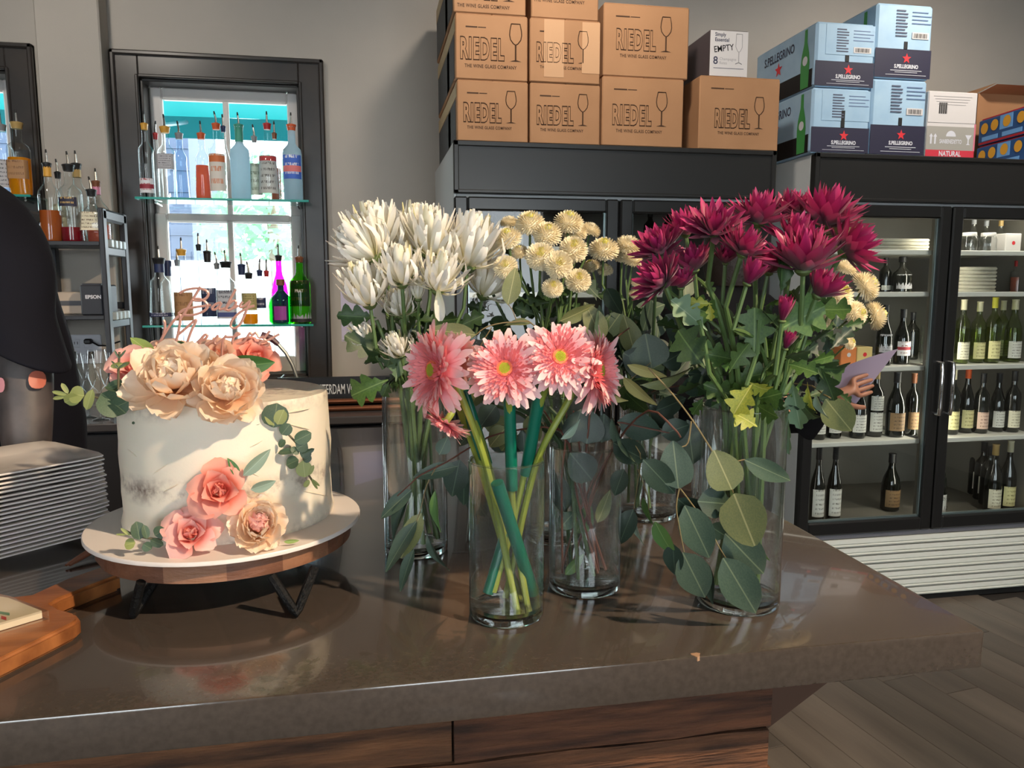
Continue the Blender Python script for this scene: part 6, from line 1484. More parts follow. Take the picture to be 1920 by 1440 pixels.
# ------------------------------------------------------------------ gerberas with their support straws
GGE = 'pink gerbera stems'
gy = VASE['front'][0].y; gz0 = CT + .016
def gerbera(label, c, axis, rp, dy, stem_px, seed, straws=(), sr=.0042):
    p = VASE['front'][0]; t = thing('pink_gerbera', label, 'flower', p + V((0, 0, .016)), GGE)
    B = atY(c[0], c[1], gy + dy); a = (RT * axis[0] + V((0, 0, 1)) * axis[1] - V((FW.x, FW.y, 0)) * axis[2]).normalized(); s = rp * pxm(B)
    put_bloom(GER, t, B - a * s * .12, a, s, seed)
    pts = [B - a * s * .16, B - a * s * .45]
    for q in stem_px: pts.append(atY(q[0], q[1], gy + (q[2] if len(q) > 2 else 0)))
    sm = []
    for i in range(len(pts) - 1):
        p0, p1, p2, p3 = pts[max(0, i - 1)], pts[i], pts[i + 1], pts[min(len(pts) - 1, i + 2)]
        for q in (0, .34, .67): sm.append(.5 * ((2 * p1) + (p2 - p0) * q + (2 * p0 - 5 * p1 + 4 * p2 - p3) * q * q + (3 * p1 - p0 - 3 * p2 + p3) * q ** 3))
    MB().tube(sm + [pts[-1]], sr, 9).build('stem', GSTEM, t)
    for (a_, b_, w) in straws:
        q0, q1 = atY(a_[0], a_[1], gy + a_[2]), atY(b_[0], b_[1], gy + b_[2])
        MB().tube([q0, q0.lerp(q1, .5), q1], w * pxm(q0) / 2, 12).build('support_straw', STRAW, t)
    return t
gerbera('pink gerbera turned toward the cake, nearest it', (808, 694), (-.74, .08, .60), 92, -.03, [(872, 760, -.02), (905, 850, -.012), (930, 950, .0), (952, 1060, .01), (970, 1146, -.018)], 61, [((850, 706, .012), (906, 860, .014), 15), ((932, 905, -.026), (1000, 1112, .016), 25)])
gerbera('pink gerbera with a drooping lower petal, facing the camera', (946, 690), (-.12, .3, .93), 78, -.04, [(956, 780, .0), (960, 930, .012), (966, 1000, .016), (990, 1143, -.006)], 62, [((955, 742, .0), (960, 918, .010), 23)])
gerbera('pink gerbera highest of the bunch, round face toward the camera', (1051, 668), (.1, .32, .94), 76, -.05, [(1012, 760, .0), (985, 880, .016), (960, 990, .02), (925, 1110, .012)], 63, [((1013, 728, .0), (986, 890, .018), 25), ((948, 1000, .024), (915, 1112, .014), 21)])
gerbera('pink gerbera turned away to the burgundy side, seen edge on', (1128, 694), (.86, .12, .46), 86, -.03, [(1072, 742, .0), (1035, 806, .0), (1006, 868, .008), (980, 970, .016), (962, 1060, .02), (948, 1120, .02)], 64)
gerbera('pink gerbera facing away behind the one nearest the cake', (858, 672), (.5, .1, -.75), 56, .05, [(880, 760, .03), (918, 880, .026), (944, 1000, .02), (958, 1100, .012), (986, 1140, .016)], 65, [((872, 730, .03), (916, 870, .03), 16)])
gerbera('pink gerbera hanging upside down beside the white vase', (832, 796), (-.55, -.78, .12), 54, -.02, [(856, 758, .0), (866, 780, .012), (902, 880, .03), (948, 1040, .028), (980, 1128, .016)], 66)

# ------------------------------------------------------------------ eucalyptus
EL = mat('euc_leaf', S(74, 92, 76), .5, var=30, col2=S(62, 82, 68), rnd=.18, transl=.12, rib=S(112, 126, 100))
EO = mat('euc_leaf_olive', S(120, 124, 80), .5, var=30, col2=S(104, 112, 74), rnd=.1, transl=.15, rib=S(160, 158, 112))
ED = mat('euc_leaf_dark', S(48, 66, 54), .45, var=30, col2=S(38, 56, 46), rnd=.18, transl=.1, rib=S(78, 96, 78))
EP = mat('euc_leaf_pale', S(176, 166, 106), .5, rnd=.06, transl=.15, rib=S(196, 186, 132))
EG = mat('euc_leaf_green', S(82, 116, 62), .5, rnd=.1, transl=.2, rib=S(120, 146, 92))
ES = mat('euc_stem', S(126, 110, 74), .6); ESR = mat('euc_stem_red', S(96, 58, 46), .6)
D_e = leaf_data(.5, p_oval, .3, .12, 8, 4, .02, 3); D_el = leaf_data(.5, lambda u: max(.015, sin(pi * u ** .8)) ** 1.1, .4, .3, 8, 4, .03, 4); D_er = leaf_data(.5, lambda u: max(.02, sin(pi * u ** .74)) ** .6, .25, .1, 8, 4, .02, 5)
KD = {'e': D_e, 'l': D_el, 'r': D_er}
def euc(key, label, y, stems, leaves, cat='branch'):
    """branch: stem paths in px with depth offsets, leaves = (base, tip, width px, kind, material, roll, dy)"""
    p = VASE[key][0]; t = thing('eucalyptus_branch', label, cat, p + V((0, 0, .016)), 'eucalyptus branches')
    for s in stems:
        w = s[0]; pts = [atY(q[0], q[1], y + (q[2] if len(q) > 2 else 0)) if not isinstance(q, Vector) else q for q in s[1:]]
        sm = []
        for i in range(len(pts) - 1):
            p0, p1, p2, p3 = pts[max(0, i - 1)], pts[i], pts[i + 1], pts[min(len(pts) - 1, i + 2)]
            for q in (0, .34, .67): sm.append(.5 * ((2 * p1) + (p2 - p0) * q + (2 * p0 - 5 * p1 + 4 * p2 - p3) * q * q + (3 * p1 - p0 - 3 * p2 + p3) * q ** 3))
        sm.append(pts[-1]); MB().tube(sm, [w * .62 * (1.2 - .5 * k / len(sm)) for k in range(len(sm))], 6).build('stem', ESR if w > .0019 else ES, t)
    for l in leaves:
        b, tp_, w, kd, m_ = l[:5]; roll = l[5] if len(l) > 5 else 0; dy = l[6] if len(l) > 6 else 0
        leaf_px(b, tp_, y + (l[7] if len(l) > 7 else 0), w, leaf_mesh('euc_' + kd, KD[kd], m_), t, roll, dy)
    return t
vm = VASE['middle'][0]; ym = vm.y; vb_ = VASE['burgundy'][0]; vp = VASE['pom'][0]; vk = VASE['pomback'][0]
fo = lambda dx, dy=0, z=.02: vm + V((dx, dy, z))
yc = .800        # the cascade hangs in front of the burgundy vase
euc('middle', 'eucalyptus branch cascading in front of the burgundy vase, olive leaf on it', yc,
    [(.0022, fo(.02, 0), vm + V((.0, -.02, .12)), vm + V((.03, -.035, .2)), (1215, 770, .03), (1262, 802), (1276, 820)),
     (.0014, (1216, 690, .04), (1262, 740, .02), (1300, 790), (1332, 840), (1352, 868), (1395, 862), (1412, 862)), (.0013, (1296, 790), (1290, 830), (1278, 838)), (.0012, (1274, 914), (1268, 950), (1274, 990), (1284, 1042)), (.0012, (1274, 914), (1330, 990), (1345, 1020), (1362, 1048)), (.0013, (1352, 868), (1366, 900), (1375, 924))],
    [((1272, 916), (1262, 828), 64, 'r', EL), ((1372, 918), (1340, 846), 70, 'r', EO, .1, 0, -.006), ((1376, 926), (1418, 1030), 86, 'r', EO, 0, 0, -.016), ((1396, 862), (1490, 906), 40, 'e', EL, .1, 0, -.01),
     ((1284, 948), (1334, 1054), 64, 'e', EL), ((1280, 1036), (1326, 1128), 66, 'e', EL, 0, 0, -.004), ((1356, 1046), (1424, 1160), 72, 'e', EL, 0, 0, -.012), ((1360, 1000), (1438, 1084), 72, 'e', EL, .1, 0, .006),
     ((1308, 940), (1378, 946), 58, 'e', ED), ((1206, 862), (1270, 930), 52, 'e', ED), ((1270, 935), (1330, 985), 50, 'e', ED, .3, 0, .02), ((1228, 978), (1262, 1048), 34, 'e', EG, .5), ((1262, 1020), (1264, 1082), 40, 'e', ED, .3), ((1330, 985), (1366, 1010), 40, 'e', ED, .2, 0, .012), ((1330, 1060), (1330, 1140), 30, 'l', ED, .5, 0, .01), ((1410, 1000), (1440, 1060), 24, 'l', EG, .6, 0, .02)])
euc('middle', 'eucalyptus branch of dark leaves arching from the middle vase toward the burgundy one', ym - .05,
    [(.0021, fo(-.015, .01), vm + V((.01, 0, .12)), vm + V((.04, -.02, .215)), (1158, 792), (1200, 800), (1255, 812)), (.0011, (1158, 792), (1200, 850), (1196, 900, .03), (1188, 955, .05)), (.0011, (1196, 880, .03), (1214, 930, .04), (1216, 955, .05))],
    [((1158, 790), (1246, 812), 52, 'e', ED), ((1150, 830), (1216, 868), 50, 'e', ED, .2), ((1240, 815), (1296, 795), 44, 'e', ED), ((1300, 870), (1290, 788), 54, 'e', ED, .1), ((1148, 780), (1180, 880), 18, 'l', EL, 1.2),
     ((1188, 955), (1158, 1022), 40, 'e', ED, .3, 0, .04), ((1190, 965), (1200, 1028), 16, 'l', SAGE, 1.0, 0, .05), ((1206, 932), (1220, 988), 16, 'e', EG, .8, 0, .06), ((1170, 880), (1150, 930), 36, 'e', ED, .3)])
euc('middle', 'eucalyptus branch with round dark leaves standing over the middle vase', ym - .01,
    [(.0022, fo(.02, .015), vm + V((.0, .005, .13)), vm + V((.0, -.01, .21)), (1110, 740), (1125, 690), (1150, 640, .02), (1180, 615, .03)), (.0012, (1110, 760), (1160, 730), (1196, 700), (1220, 680))],
    [((1100, 832), (1108, 770), 62, 'r', ED), ((1068, 830), (1092, 768), 50, 'e', ED, .3), ((1052, 824), (1092, 788), 16, 'l', SAGE, .5, 0, -.03), ((1128, 830), (1134, 776), 46, 'e', ED, .2), ((1222, 690), (1210, 626), 76, 'r', EL, 0, 0, .01), ((1220, 692), (1170, 662), 60, 'r', ED, .1, 0, .015), ((1242, 682), (1282, 660), 50, 'e', ED, .2, 0, .02),
     ((1176, 684), (1254, 712), 22, 'e', EP, .4, 0, -.02), ((1168, 706), (1230, 768), 28, 'e', EP, .7, 0, -.02), ((1140, 740), (1180, 756), 14, 'l', EP, .5), ((1130, 640), (1098, 566), 44, 'e', EO, .2, 0, .03), ((1120, 636), (1130, 572), 34, 'e', EL, .9, 0, .03), ((1050, 602), (1120, 574), 30, 'e', EO, .5, 0, .03), ((1190, 664), (1172, 590), 44, 'e', EO, .3, 0, .05)])
euc('pomback', 'eucalyptus branch with broad dark leaves pointing at the burgundy stems', .93,
    [(.0020, vk + V((-.01, 0, .02)), vk + V((0, -.03, .2)), (1222, 735, .2), (1270, 724, .05), (1330, 722), (1385, 710))],
    [((1290, 700), (1356, 704), 46, 'e', ED), ((1200, 722), (1308, 698), 24, 'l', EO, .7), ((1276, 726), (1350, 716), 44, 'e', ED, .3, 0, -.01), ((1316, 770), (1340, 730), 20, 'l', EL, .9, 0, -.03), ((1300, 640), (1250, 590), 60, 'e', ED, .2, 0, .05), ((1230, 770), (1290, 748), 40, 'e', ED, .4, 0, .04), ((1260, 800), (1220, 760), 40, 'e', ED, .2, 0, .05)])
euc('pom', 'eucalyptus branch curling across between white mums and gerberas', gy + .06,
    [(.0016, vp + V((-.02, 0, .02)), vp + V((-.03, -.05, .2)), (1000, 700, .04), (1003, 612), (960, 604), (915, 612), (892, 628)), (.0011, (922, 614), (900, 650), (886, 690)), (.0010, (968, 600), (960, 580), (952, 570))],
    [((892, 628), (800, 616), 34, 'e', EO, .2), ((952, 572), (968, 500), 36, 'e', EO, .1), ((996, 606), (944, 606), 16, 'l', EO, .6), ((900, 660), (880, 700), 18, 'l', ED, .4)])
ylf = .945
euc('middle', 'eucalyptus branch drooping low between the white and gerbera vases', ylf,
    [(.0020, fo(-.03, .0), vm + V((-.035, -.01, .15)), vm + V((-.036, -.01, .215)), (940, 812, .03), (880, 840, .01), (838, 866), (790, 890), (772, 905), (745, 930)), (.0011, (820, 872), (800, 910), (790, 950), (778, 985))],
    [((858, 874), (772, 894), 30, 'e', EL, .2), ((862, 862), (846, 934), 50, 'e', ED, .1), ((872, 880), (866, 950), 44, 'e', ED, .4), ((824, 852), (840, 820), 30, 'e', EL, .2), ((772, 918), (710, 972), 30, 'e', EL, .3), ((764, 930), (728, 1018), 24, 'l', ED, .5), ((790, 962), (748, 1050), 38, 'e', EO, .2), ((782, 975), (716, 1074), 32, 'e', EL, .4), ((776, 1030), (744, 1112), 24, 'e', EL, .5), ((816, 918), (820, 1005), 18, 'l', EG, .5), ((800, 1000), (836, 1080), 14, 'l', EL, .8), ((880, 920), (912, 972), 40, 'e', ED, .2, 0, .02), ((930, 760), (900, 800), 44, 'e', ED, .2, 0, .03), ((950, 800), (916, 838), 40, 'e', EO, .3, 0, .03), ((990, 780), (1010, 830), 36, 'e', EO, .4, 0, .03)])
euc('middle', 'bare reddish eucalyptus stems with few leaves inside the middle vase', ym,
    [(.0026, fo(.030, .0), vm + V((.0, .0, .11)), vm + V((-.025, .0, .2)), (1040, 800, .0), (1020, 770, .02)), (.0024, fo(.024, .012), vm + V((.004, .004, .11)), vm + V((-.01, .0, .2)), (1075, 770)), (.0022, fo(.016, -.01), vm + V((-.01, 0, .12)), (1068, 830, .0), (1060, 760)), (.0020, fo(-.03, 0, .03), vm + V((-.012, .0, .09)), vm + V((.012, 0, .15)), (1130, 850))],
    [((1060, 1078), (1096, 1040), 20, 'e', EG, .3, 0, -.01), ((1050, 990), (1078, 960), 34, 'e', EL, .2), ((1120, 980), (1146, 920), 26, 'e', EO, .3), ((1080, 1000), (1110, 950), 40, 'e', EG, .3, 0, .01), ((1110, 900), (1070, 850), 60, 'e', ED, .1, 0, -.02), ((1060, 960), (1040, 880), 40, 'e', ED, .3, 0, .01)])
euc('pomright', 'eucalyptus branch with one big olive leaf hanging beyond the burgundy vase', .86,
    [(.0018, VASE['pomright'][0] + V((.02, 0, .02)), VASE['pomright'][0] + V((.03, -.03, .21)), (1500, 720, .1), (1545, 740), (1560, 748))],
    [((1548, 748), (1600, 814), 60, 'e', EO, .1), ((1530, 740), (1548, 790), 20, 'l', SAGE, .9, 0, -.008)])
# ------------------------------------------------------------------ large mum leaves that read singly in the photograph
yw = VASE['white'][0].y; ybv = VASE['burgundy'][0].y
def leafy(key, label, name, y, stems, leaves):
    p = VASE[key][0]; t = thing(name, label, 'foliage', p + V((0, 0, .016)), None); R = random.Random(len(label))
    for s in stems:
        pts = [atY(q[0], q[1], y + (q[2] if len(q) > 2 else 0)) for q in s]
        MB().tube([foot(key, R), throat(key, pts[0])] + pts, .0028, 7).build('stem', STEM, t)
    for b, tp_, w, m_, roll, k in [l[:6] for l in leaves]: lobed(t, b, tp_, w, y, m_, roll, 0, k)
    return t
leafy('white', 'leafy green chrysanthemum stem hanging out of the white vase toward the window', 'chrysanthemum_foliage', yw - .06, [((742, 690), (722, 640), (706, 600))],
      [((706, 596), (630, 590), 44, None, .2, 0), ((724, 668), (642, 632), 56, None, .3, 2), ((728, 712), (648, 744), 58, MUMLB, .1, 1), ((730, 716), (716, 744), 30, None, .4, 0), ((740, 640), (724, 690), 40, None, .3, 0), ((812, 640), (764, 650), 34, None, .6, 1), ((742, 716), (748, 660), 44, MUMLP, .4, 2)])
leafy('burgundy', 'leafy green chrysanthemum stem under the burgundy flowers, yellow leaf low on it', 'chrysanthemum_foliage', ybv - .08, [((1400, 720), (1420, 660), (1424, 600)), ((1330, 700), (1320, 640), (1310, 600))],
      [((1414, 662), (1416, 576), 78, MUMLB, .1, 0), ((1322, 690), (1264, 616), 74, MUML, .2, 2), ((1326, 620), (1262, 560), 56, MUMLP, .5, 0), ((1336, 570), (1288, 566), 24, MUMLY, .3, 1), ((1330, 566), (1336, 602), 18, MUMLY, .4, 2), ((1454, 622), (1540, 574), 78, MUMLB, .2, 2), ((1462, 560), (1474, 462), 44, MUML, .8, 0), ((1420, 800), (1380, 772), 50, MUMLY, .3, 1), ((1412, 718), (1374, 776), 54, MUMLY, .2, 0), ((1404, 716), (1448, 744), 36, MUMLY, .5, 1), ((1366, 700), (1400, 640), 50, MUML, .6, 2)])
leafy('pomright', 'leafy green chrysanthemum stem spilling past the burgundy vase rim, long pointed leaf', 'chrysanthemum_foliage', ybv - .02, [((1470, 740), (1500, 690), (1516, 660))],
      [((1500, 684), (1616, 708), 46, MUML, .3, 1), ((1512, 680), (1570, 668), 34, MUMLB, .5, 0), ((1484, 704), (1498, 810), 42, MUMLP, .3, 0), ((1514, 716), (1518, 786), 20, MUMLY, .7, 1), ((1540, 690), (1566, 748), 46, MUML, .3, 2), ((1478, 770), (1476, 856), 18, MUMLP, .4, 0), ((1500, 750), (1530, 800), 36, MUML, .5, 1), ((1440, 720), (1470, 790), 36, MUML, .4, 0)])
# dense dark foliage behind: more leaves on each bunch's own stems
def filler(key, label, box_, n, seed, mats, kinds=('mum',), dy=(-.02, .1), L=(34, 62)):
    R = random.Random(seed); p = VASE[key][0]; t = thing('foliage_stem', label, 'foliage', p + V((0, 0, .016)), 'leafy stems inside the bunches')
    x0, y0, x1_, y1_ = box_
    for s in range(4):
        tip = atY(x0 + (x1_ - x0) * (s + .5) / 4, y0 + R.uniform(0, 30), p.y + R.uniform(*dy)); MB().tube([foot(key, R), throat(key, tip), throat(key, tip).lerp(tip, .5) + V((0, 0, .01)), tip], .0026, 6).build('stem', STEMD, t)
    for k in range(n):
        x, y = R.uniform(x0, x1_), R.uniform(y0, y1_); a = R.uniform(0, 2 * pi); l = R.uniform(*L); kd = R.choice(kinds); m_ = R.choice(mats)
        if kd == 'mum': leaf_px((x, y), (x + l * cos(a), y + l * .8 * sin(a)), p.y + R.uniform(*dy), l * .48, leaf_mesh('mum_leaf%d' % (k % 3), D_lobe[k % 3], m_), t, R.uniform(-1, 1), R.uniform(-.02, .02))
        else: leaf_px((x, y), (x + l * cos(a), y + l * sin(a)), p.y + R.uniform(*dy), l * .66, leaf_mesh('euc_e', D_e, m_), t, R.uniform(-.9, .9), R.uniform(-.02, .02))
    return t
filler('white', 'dark green leafy stems under the white chrysanthemums', (712, 590, 910, 722), 40, 71, (MUML, MUML, ED), dy=(-.02, .08))
filler('pom', 'dark green leafy stems under the button chrysanthemums', (900, 548, 1090, 735), 52, 72, (MUML, ED, MUML), ('mum', 'euc'), dy=(-.0, .09))
filler('pomback', 'dark eucalyptus and leaves between button and burgundy flowers', (1110, 540, 1300, 760), 48, 73, (ED, ED, EL, MUML), ('euc', 'euc', 'mum'), dy=(-.12, .04), L=(44, 76))
filler('burgundy', 'dark green leafy stems under the burgundy chrysanthemums', (1290, 560, 1540, 752), 62, 74, (MUML, MUML, MUMLB, ED), dy=(-.02, .08))
filler('pomright', 'dark leafy stems leaning under the outermost button flowers', (1470, 600, 1580, 760), 26, 75, (MUML, MUML, ED), dy=(-.22, .0))
filler('middle', 'dark eucalyptus leaves low behind the gerberas', (880, 740, 1050, 850), 16, 76, (ED, ED, EO), ('euc',), dy=(.02, .1), L=(36, 60))
# ================================================================== people
SKIN = mat('skin', S(176, 122, 96), .5, sss=.1); INKSK = mat('inked_skin', S(92, 82, 80), .45, var=16, col2=S(58, 54, 56), sss=.05)
NAVYC = mat('navy_cloth', S(17, 18, 28), .85, bump=(50, .12), spec=.2); DARKC = mat('dark_cloth', S(18, 18, 21), .85, bump=(50, .12), spec=.2); HAIR = mat('dark_hair', S(40, 28, 22), .5, bump=(120, .4))
def skin_obj(name, pts, edges, m, parent, sub=2):
    me = bpy.data.meshes.new(name); org = ORG[parent.name]
    me.from_pydata([tuple(V(p[:3]) - org) for p in pts], edges, []); o = add(name, me, m, parent)
    md = o.modifiers.new('skin', 'SKIN'); 
    if not me.skin_vertices: me.skin_vertices.new()
    sv = me.skin_vertices[0].data
    for i, p in enumerate(pts): sv[i].radius = (p[3], p[4] if len(p) > 4 else p[3]); sv[i].use_root = (i == 0)
    md.use_smooth_shade = True; s = o.modifiers.new('sub', 'SUBSURF'); s.levels = sub; s.render_levels = sub
    return o
def chain(n, off=0): return [(i, i + 1) for i in range(off, off + n - 1)]
def head_mesh(c, yaw, r, par):
    """skull with brow, nose, chin; eyes, lips, ears and hair as parts"""
    M = T(c) @ Rz(yaw)                                         # looks along local -Y
    def fn(u, v):
        th, ph = pi * v, 2 * pi * u; x, y, z = sin(th) * sin(ph), -sin(th) * cos(ph), cos(th)
        x *= .80; y *= .98; zz = z * 1.22
        if zz < -.2: k = (-zz - .2); x *= 1 - .38 * k; y *= 1 - .12 * k
        f = max(0, -y)
        nose = max(0, 1 - (x / .16) ** 2) * max(0, 1 - ((z + .16) / .26) ** 2) * (f > .6) * .20
        brow = max(0, 1 - (x / .5) ** 2) * max(0, 1 - ((z - .16) / .12) ** 2) * (f > .5) * .05
        sock = max(0, 1 - ((abs(x) - .30) / .16) ** 2) * max(0, 1 - ((z - .02) / .12) ** 2) * (f > .5) * .07
        chin = max(0, 1 - (x / .3) ** 2) * max(0, 1 - ((z + .82) / .2) ** 2) * (y < 0) * .10
        return M @ V((x * r, (y - nose - brow + sock - chin) * r, zz * r))
    MB().grid(40, 28, fn).build('head', SKIN, par)
    for s in (-1, 1):
        e = M @ V((s * .30 * r, -.84 * r, .03 * r)); MB().lathe([(.005 * r, -.10 * r), (.09 * r, -.05 * r), (.105 * r, 0), (.09 * r, .05 * r), (.005 * r, .10 * r)], n=12, M=T(e)).build('eye', mat('eye_white', S(220, 216, 210), .2), par)
        MB().lathe([(.045 * r, 0), (.002, .012 * r)], n=10, M=M @ T((s * .30 * r, -.945 * r, .03 * r)) @ Rx(pi / 2)).build('iris', mat('iris_brown', S(50, 34, 24), .2), par)
        MB().grid(6, 4, lambda u, v: M @ V((s * (.78 + .10 * sin(pi * u)) * r, (.0 + .16 * (v - .5) + .05 * u) * r, (-.22 + .42 * u) * r + 0))).tube([M @ V((s * (.80 + .07 * sin(a)) * r, (.02 + .11 * cos(a)) * r, (.0 + .22 * sin(a * 1)) * r)) for a in [k * pi / 8 - pi / 2 for k in range(9)]], .03 * r, 6).build('ear', SKIN, par)
    MB().tube([M @ V((x * r, (-.90 - .05 * (1 - (x / .26) ** 2)) * r, -.50 * r)) for x in (-.24, -.12, 0, .12, .24)], [.02 * r, .05 * r, .06 * r, .05 * r, .02 * r], 8).build('lips', mat('lips', S(170, 100, 90), .4), par)
    def hr(u, v):
        th, ph = pi * (.02 + .60 * v), 2 * pi * u; x, y, z = sin(th) * sin(ph), -sin(th) * cos(ph), cos(th)
        if y < -.35: z = max(z, .38)
        return M @ V((x * .88 * r, (y * 1.05 + .03) * r, z * 1.28 * r + .02 * r))
    MB().grid(32, 14, hr).build('hair', HAIR, par)
def hand(par, wrist, palm_dir, up, curl, r=.0088, m=SKIN, scale=1.0, thumb=1):
    """palm and five separate fingers; palm_dir runs wrist to knuckles, up is the back of the hand"""
    d = V(palm_dir).normalized(); u = V(up); s = d.cross(u).normalized(); u = s.cross(d).normalized(); w = V(wrist)
    pts, ed = [(*w, .026, .018), (*(w + d * .035 * scale), .034, .015), (*(w + d * .075 * scale), .036, .013)], [(0, 1), (1, 2)]
    for i, (o_, L) in enumerate(((-.030, .066), (-.010, .076), (.010, .071), (.028, .055))):
        b0 = w + d * .080 * scale + s * o_; k0 = len(pts); pp = b0; a = 0
        pts.append((*b0, r, r)); ed.append((2, k0))
        for j, f in enumerate((.42, .32, .26)):
            a += curl * (1 + .3 * j); pp = pp + (d * cos(a) - u * sin(a)) * L * f * scale; pts.append((*pp, r * (1 - .12 * (j + 1)), r * (1 - .12 * (j + 1)))); ed.append((k0 + j, k0 + j + 1))
    k0 = len(pts); tb = w + d * .025 * scale - s * .026 * thumb; pp = tb; pts.append((*tb, r * 1.25, r * 1.2)); ed.append((1, k0))
    for j, (f, an) in enumerate(((.036, .75), (.030, .5), (.024, .3))):
        pp = pp + (d * cos(an) - s * thumb * sin(an) - u * .35).normalized() * f * scale; pts.append((*pp, r * (1.15 - .12 * j), r * (1.1 - .12 * j))); ed.append((k0 + j, k0 + j + 1))
    return skin_obj('hand', pts, ed, m, par, 2)

# bartender at the frame edge, back turned to the window light: shoulder, sleeve and tattooed forearm show
P0 = V((-.80, 1.74, 0)); SCA = 1.0
bt = thing('person', 'bartender in navy shirt with tattooed forearm, standing behind the plates', 'person', P0)
shl = atY(18, 372, 1.64); elb = atY(40, 630, 1.57); wri = atY(54, 900, 1.50)
hip = V((-.86, 1.80, 1.0))
def Pt(x, y, z, r, r2=None): return (x, y, z, r, r2 or r)
neckz = 1.60
tx = atY(-50, 560, 1.77).x
body = [Pt(tx, 1.78, 1.02, .12, .10), Pt(tx, 1.77, 1.22, .12, .10), Pt(tx - .02, 1.76, 1.42, .12, .10), Pt(tx - .03, 1.74, 1.58, .07), Pt(tx - .03, 1.72, 1.70, .055), Pt(tx + .09, 1.80, .84, .08), Pt(tx + .10, 1.80, .50, .055), Pt(tx + .10, 1.82, .10, .04), Pt(tx + .10, 1.74, .05, .035), Pt(tx - .09, 1.80, .84, .08), Pt(tx - .10, 1.80, .50, .055), Pt(tx - .10, 1.82, .10, .04), Pt(tx - .10, 1.74, .05, .035)]
skin_obj('body', body, [(0, 1), (1, 2), (2, 3), (3, 4), (0, 5), (5, 6), (6, 7), (7, 8), (0, 9), (9, 10), (10, 11), (11, 12)], SKIN, bt)
def loft(name, rings, m, par, n=24, fold=0.0, seed=0):
    """cloth tube through rings (px centre x, y, half width px, depth, half depth m, tilt px): read off the outline, given real depth"""
    R = random.Random(seed); vs = []; ph = [R.uniform(0, 6) for _ in range(4)]; k = len(rings); sm = []
    for i in range(k - 1):
        p0, p1, p2, p3 = rings[max(0, i - 1)], rings[i], rings[i + 1], rings[min(k - 1, i + 2)]
        for q in (0, .25, .5, .75): sm.append(tuple(.5 * (2 * b + (c - a) * q + (2 * a - 5 * b + 4 * c - d) * q * q + (3 * b - a - 3 * c + d) * q ** 3) for a, b, c, d in zip(p0, p1, p2, p3)))
    sm.append(rings[-1]); back = V((FW.x, FW.y, 0)).normalized()
    for i, (cx, cy_, hw, y, hd, tl) in enumerate(sm):
        c = atY(cx, cy_, y); s = pxm(c); f = i / len(sm)
        for j in range(n):
            a = 2 * pi * j / n; w = 1 + fold * (.5 + f) * (sin(3 * a + ph[0] + f * 5) * .5 + sin(5 * a + ph[1] - f * 9) * .35 + sin(f * 26 + 2 * a + ph[2]) * .3)
            vs.append(c + RT * (hw * s * cos(a) * w) + back * (hd * sin(a) * w) - V((0, 0, 1)) * (tl * s * cos(a)))
    nr = len(sm); fs = [(i * n + j, (i + 1) * n + j, (i + 1) * n + (j + 1) % n, i * n + (j + 1) % n) for i in range(nr - 1) for j in range(n)]
    fs += [tuple(range(n)), tuple(range((nr - 1) * n, nr * n))[::-1]]
    return MB().add(vs, fs).build(name, m, par, True, 70)
loft('shirt', [(-102, 300, 44, 1.74, .06, 20), (-94, 330, 90, 1.74, .10, 40), (-78, 380, 130, 1.75, .13, 40), (-72, 470, 148, 1.76, .15, 10), (-60, 560, 154, 1.77, .15, 0), (-42, 660, 164, 1.78, .15, 0), (-24, 760, 166, 1.79, .15, 0), (-16, 830, 164, 1.80, .15, 0), (-8, 960, 160, 1.80, .15, 0)], NAVYC, bt, 28, .025, 1)
loft('sleeve', [(-66, 322, 40, 1.66, .06, 22), (-46, 345, 66, 1.64, .08, 34), (-32, 380, 82, 1.63, .09, 38), (-16, 440, 94, 1.61, .095, 26), (-6, 500, 97, 1.60, .095, 14), (0, 570, 90, 1.58, .09, 8), (8, 600, 88, 1.57, .09, 12), (24, 630, 84, 1.56, .085, 26), (42, 652, 78, 1.55, .08, 42), (46, 658, 72, 1.55, .075, 42)], NAVYC, bt, 28, .022, 2)
loft('far_sleeve', [(-240, 330, 50, 1.80, .06, 0), (-262, 420, 84, 1.80, .085, 0), (-272, 600, 80, 1.80, .08, 0), (-276, 740, 74, 1.78, .07, 0)], NAVYC, bt, 20, .03, 3)
def wloft(name, rings, m, par, n=24, side=(1, 0, 0), cap=True):
    """cloth or limb tube through world rings (centre, half width along side, half depth)"""
    sm = []; k = len(rings); side = V(side).normalized()
    fl = [(*V(c), a, b) for c, a, b in rings]
    for i in range(k - 1):
        p0, p1, p2, p3 = fl[max(0, i - 1)], fl[i], fl[i + 1], fl[min(k - 1, i + 2)]
        for q in (0, .34, .67): sm.append(tuple(.5 * (2 * b + (c - a) * q + (2 * a - 5 * b + 4 * c - d) * q * q + (3 * b - a - 3 * c + d) * q ** 3) for a, b, c, d in zip(p0, p1, p2, p3)))
    sm.append(fl[-1]); vs = []; nr = len(sm)
    for i, r_ in enumerate(sm):
        c = V(r_[:3]); t = (V(sm[min(i + 1, nr - 1)][:3]) - V(sm[max(i - 1, 0)][:3])).normalized(); a = (side - t * side.dot(t)).normalized(); b = t.cross(a)
        for q in range(n): th = 2 * pi * q / n; vs.append(c + a * (r_[3] * cos(th)) + b * (r_[4] * sin(th)))
    fs = [(i * n + q, i * n + (q + 1) % n, (i + 1) * n + (q + 1) % n, (i + 1) * n + q) for i in range(nr - 1) for q in range(n)]
    if cap: fs += [tuple(range(n))[::-1], tuple(range((nr - 1) * n, nr * n))]
    return MB().add(vs, fs).build(name, m, par, True, 70)
tcx = atY(-8, 960, 1.80).x
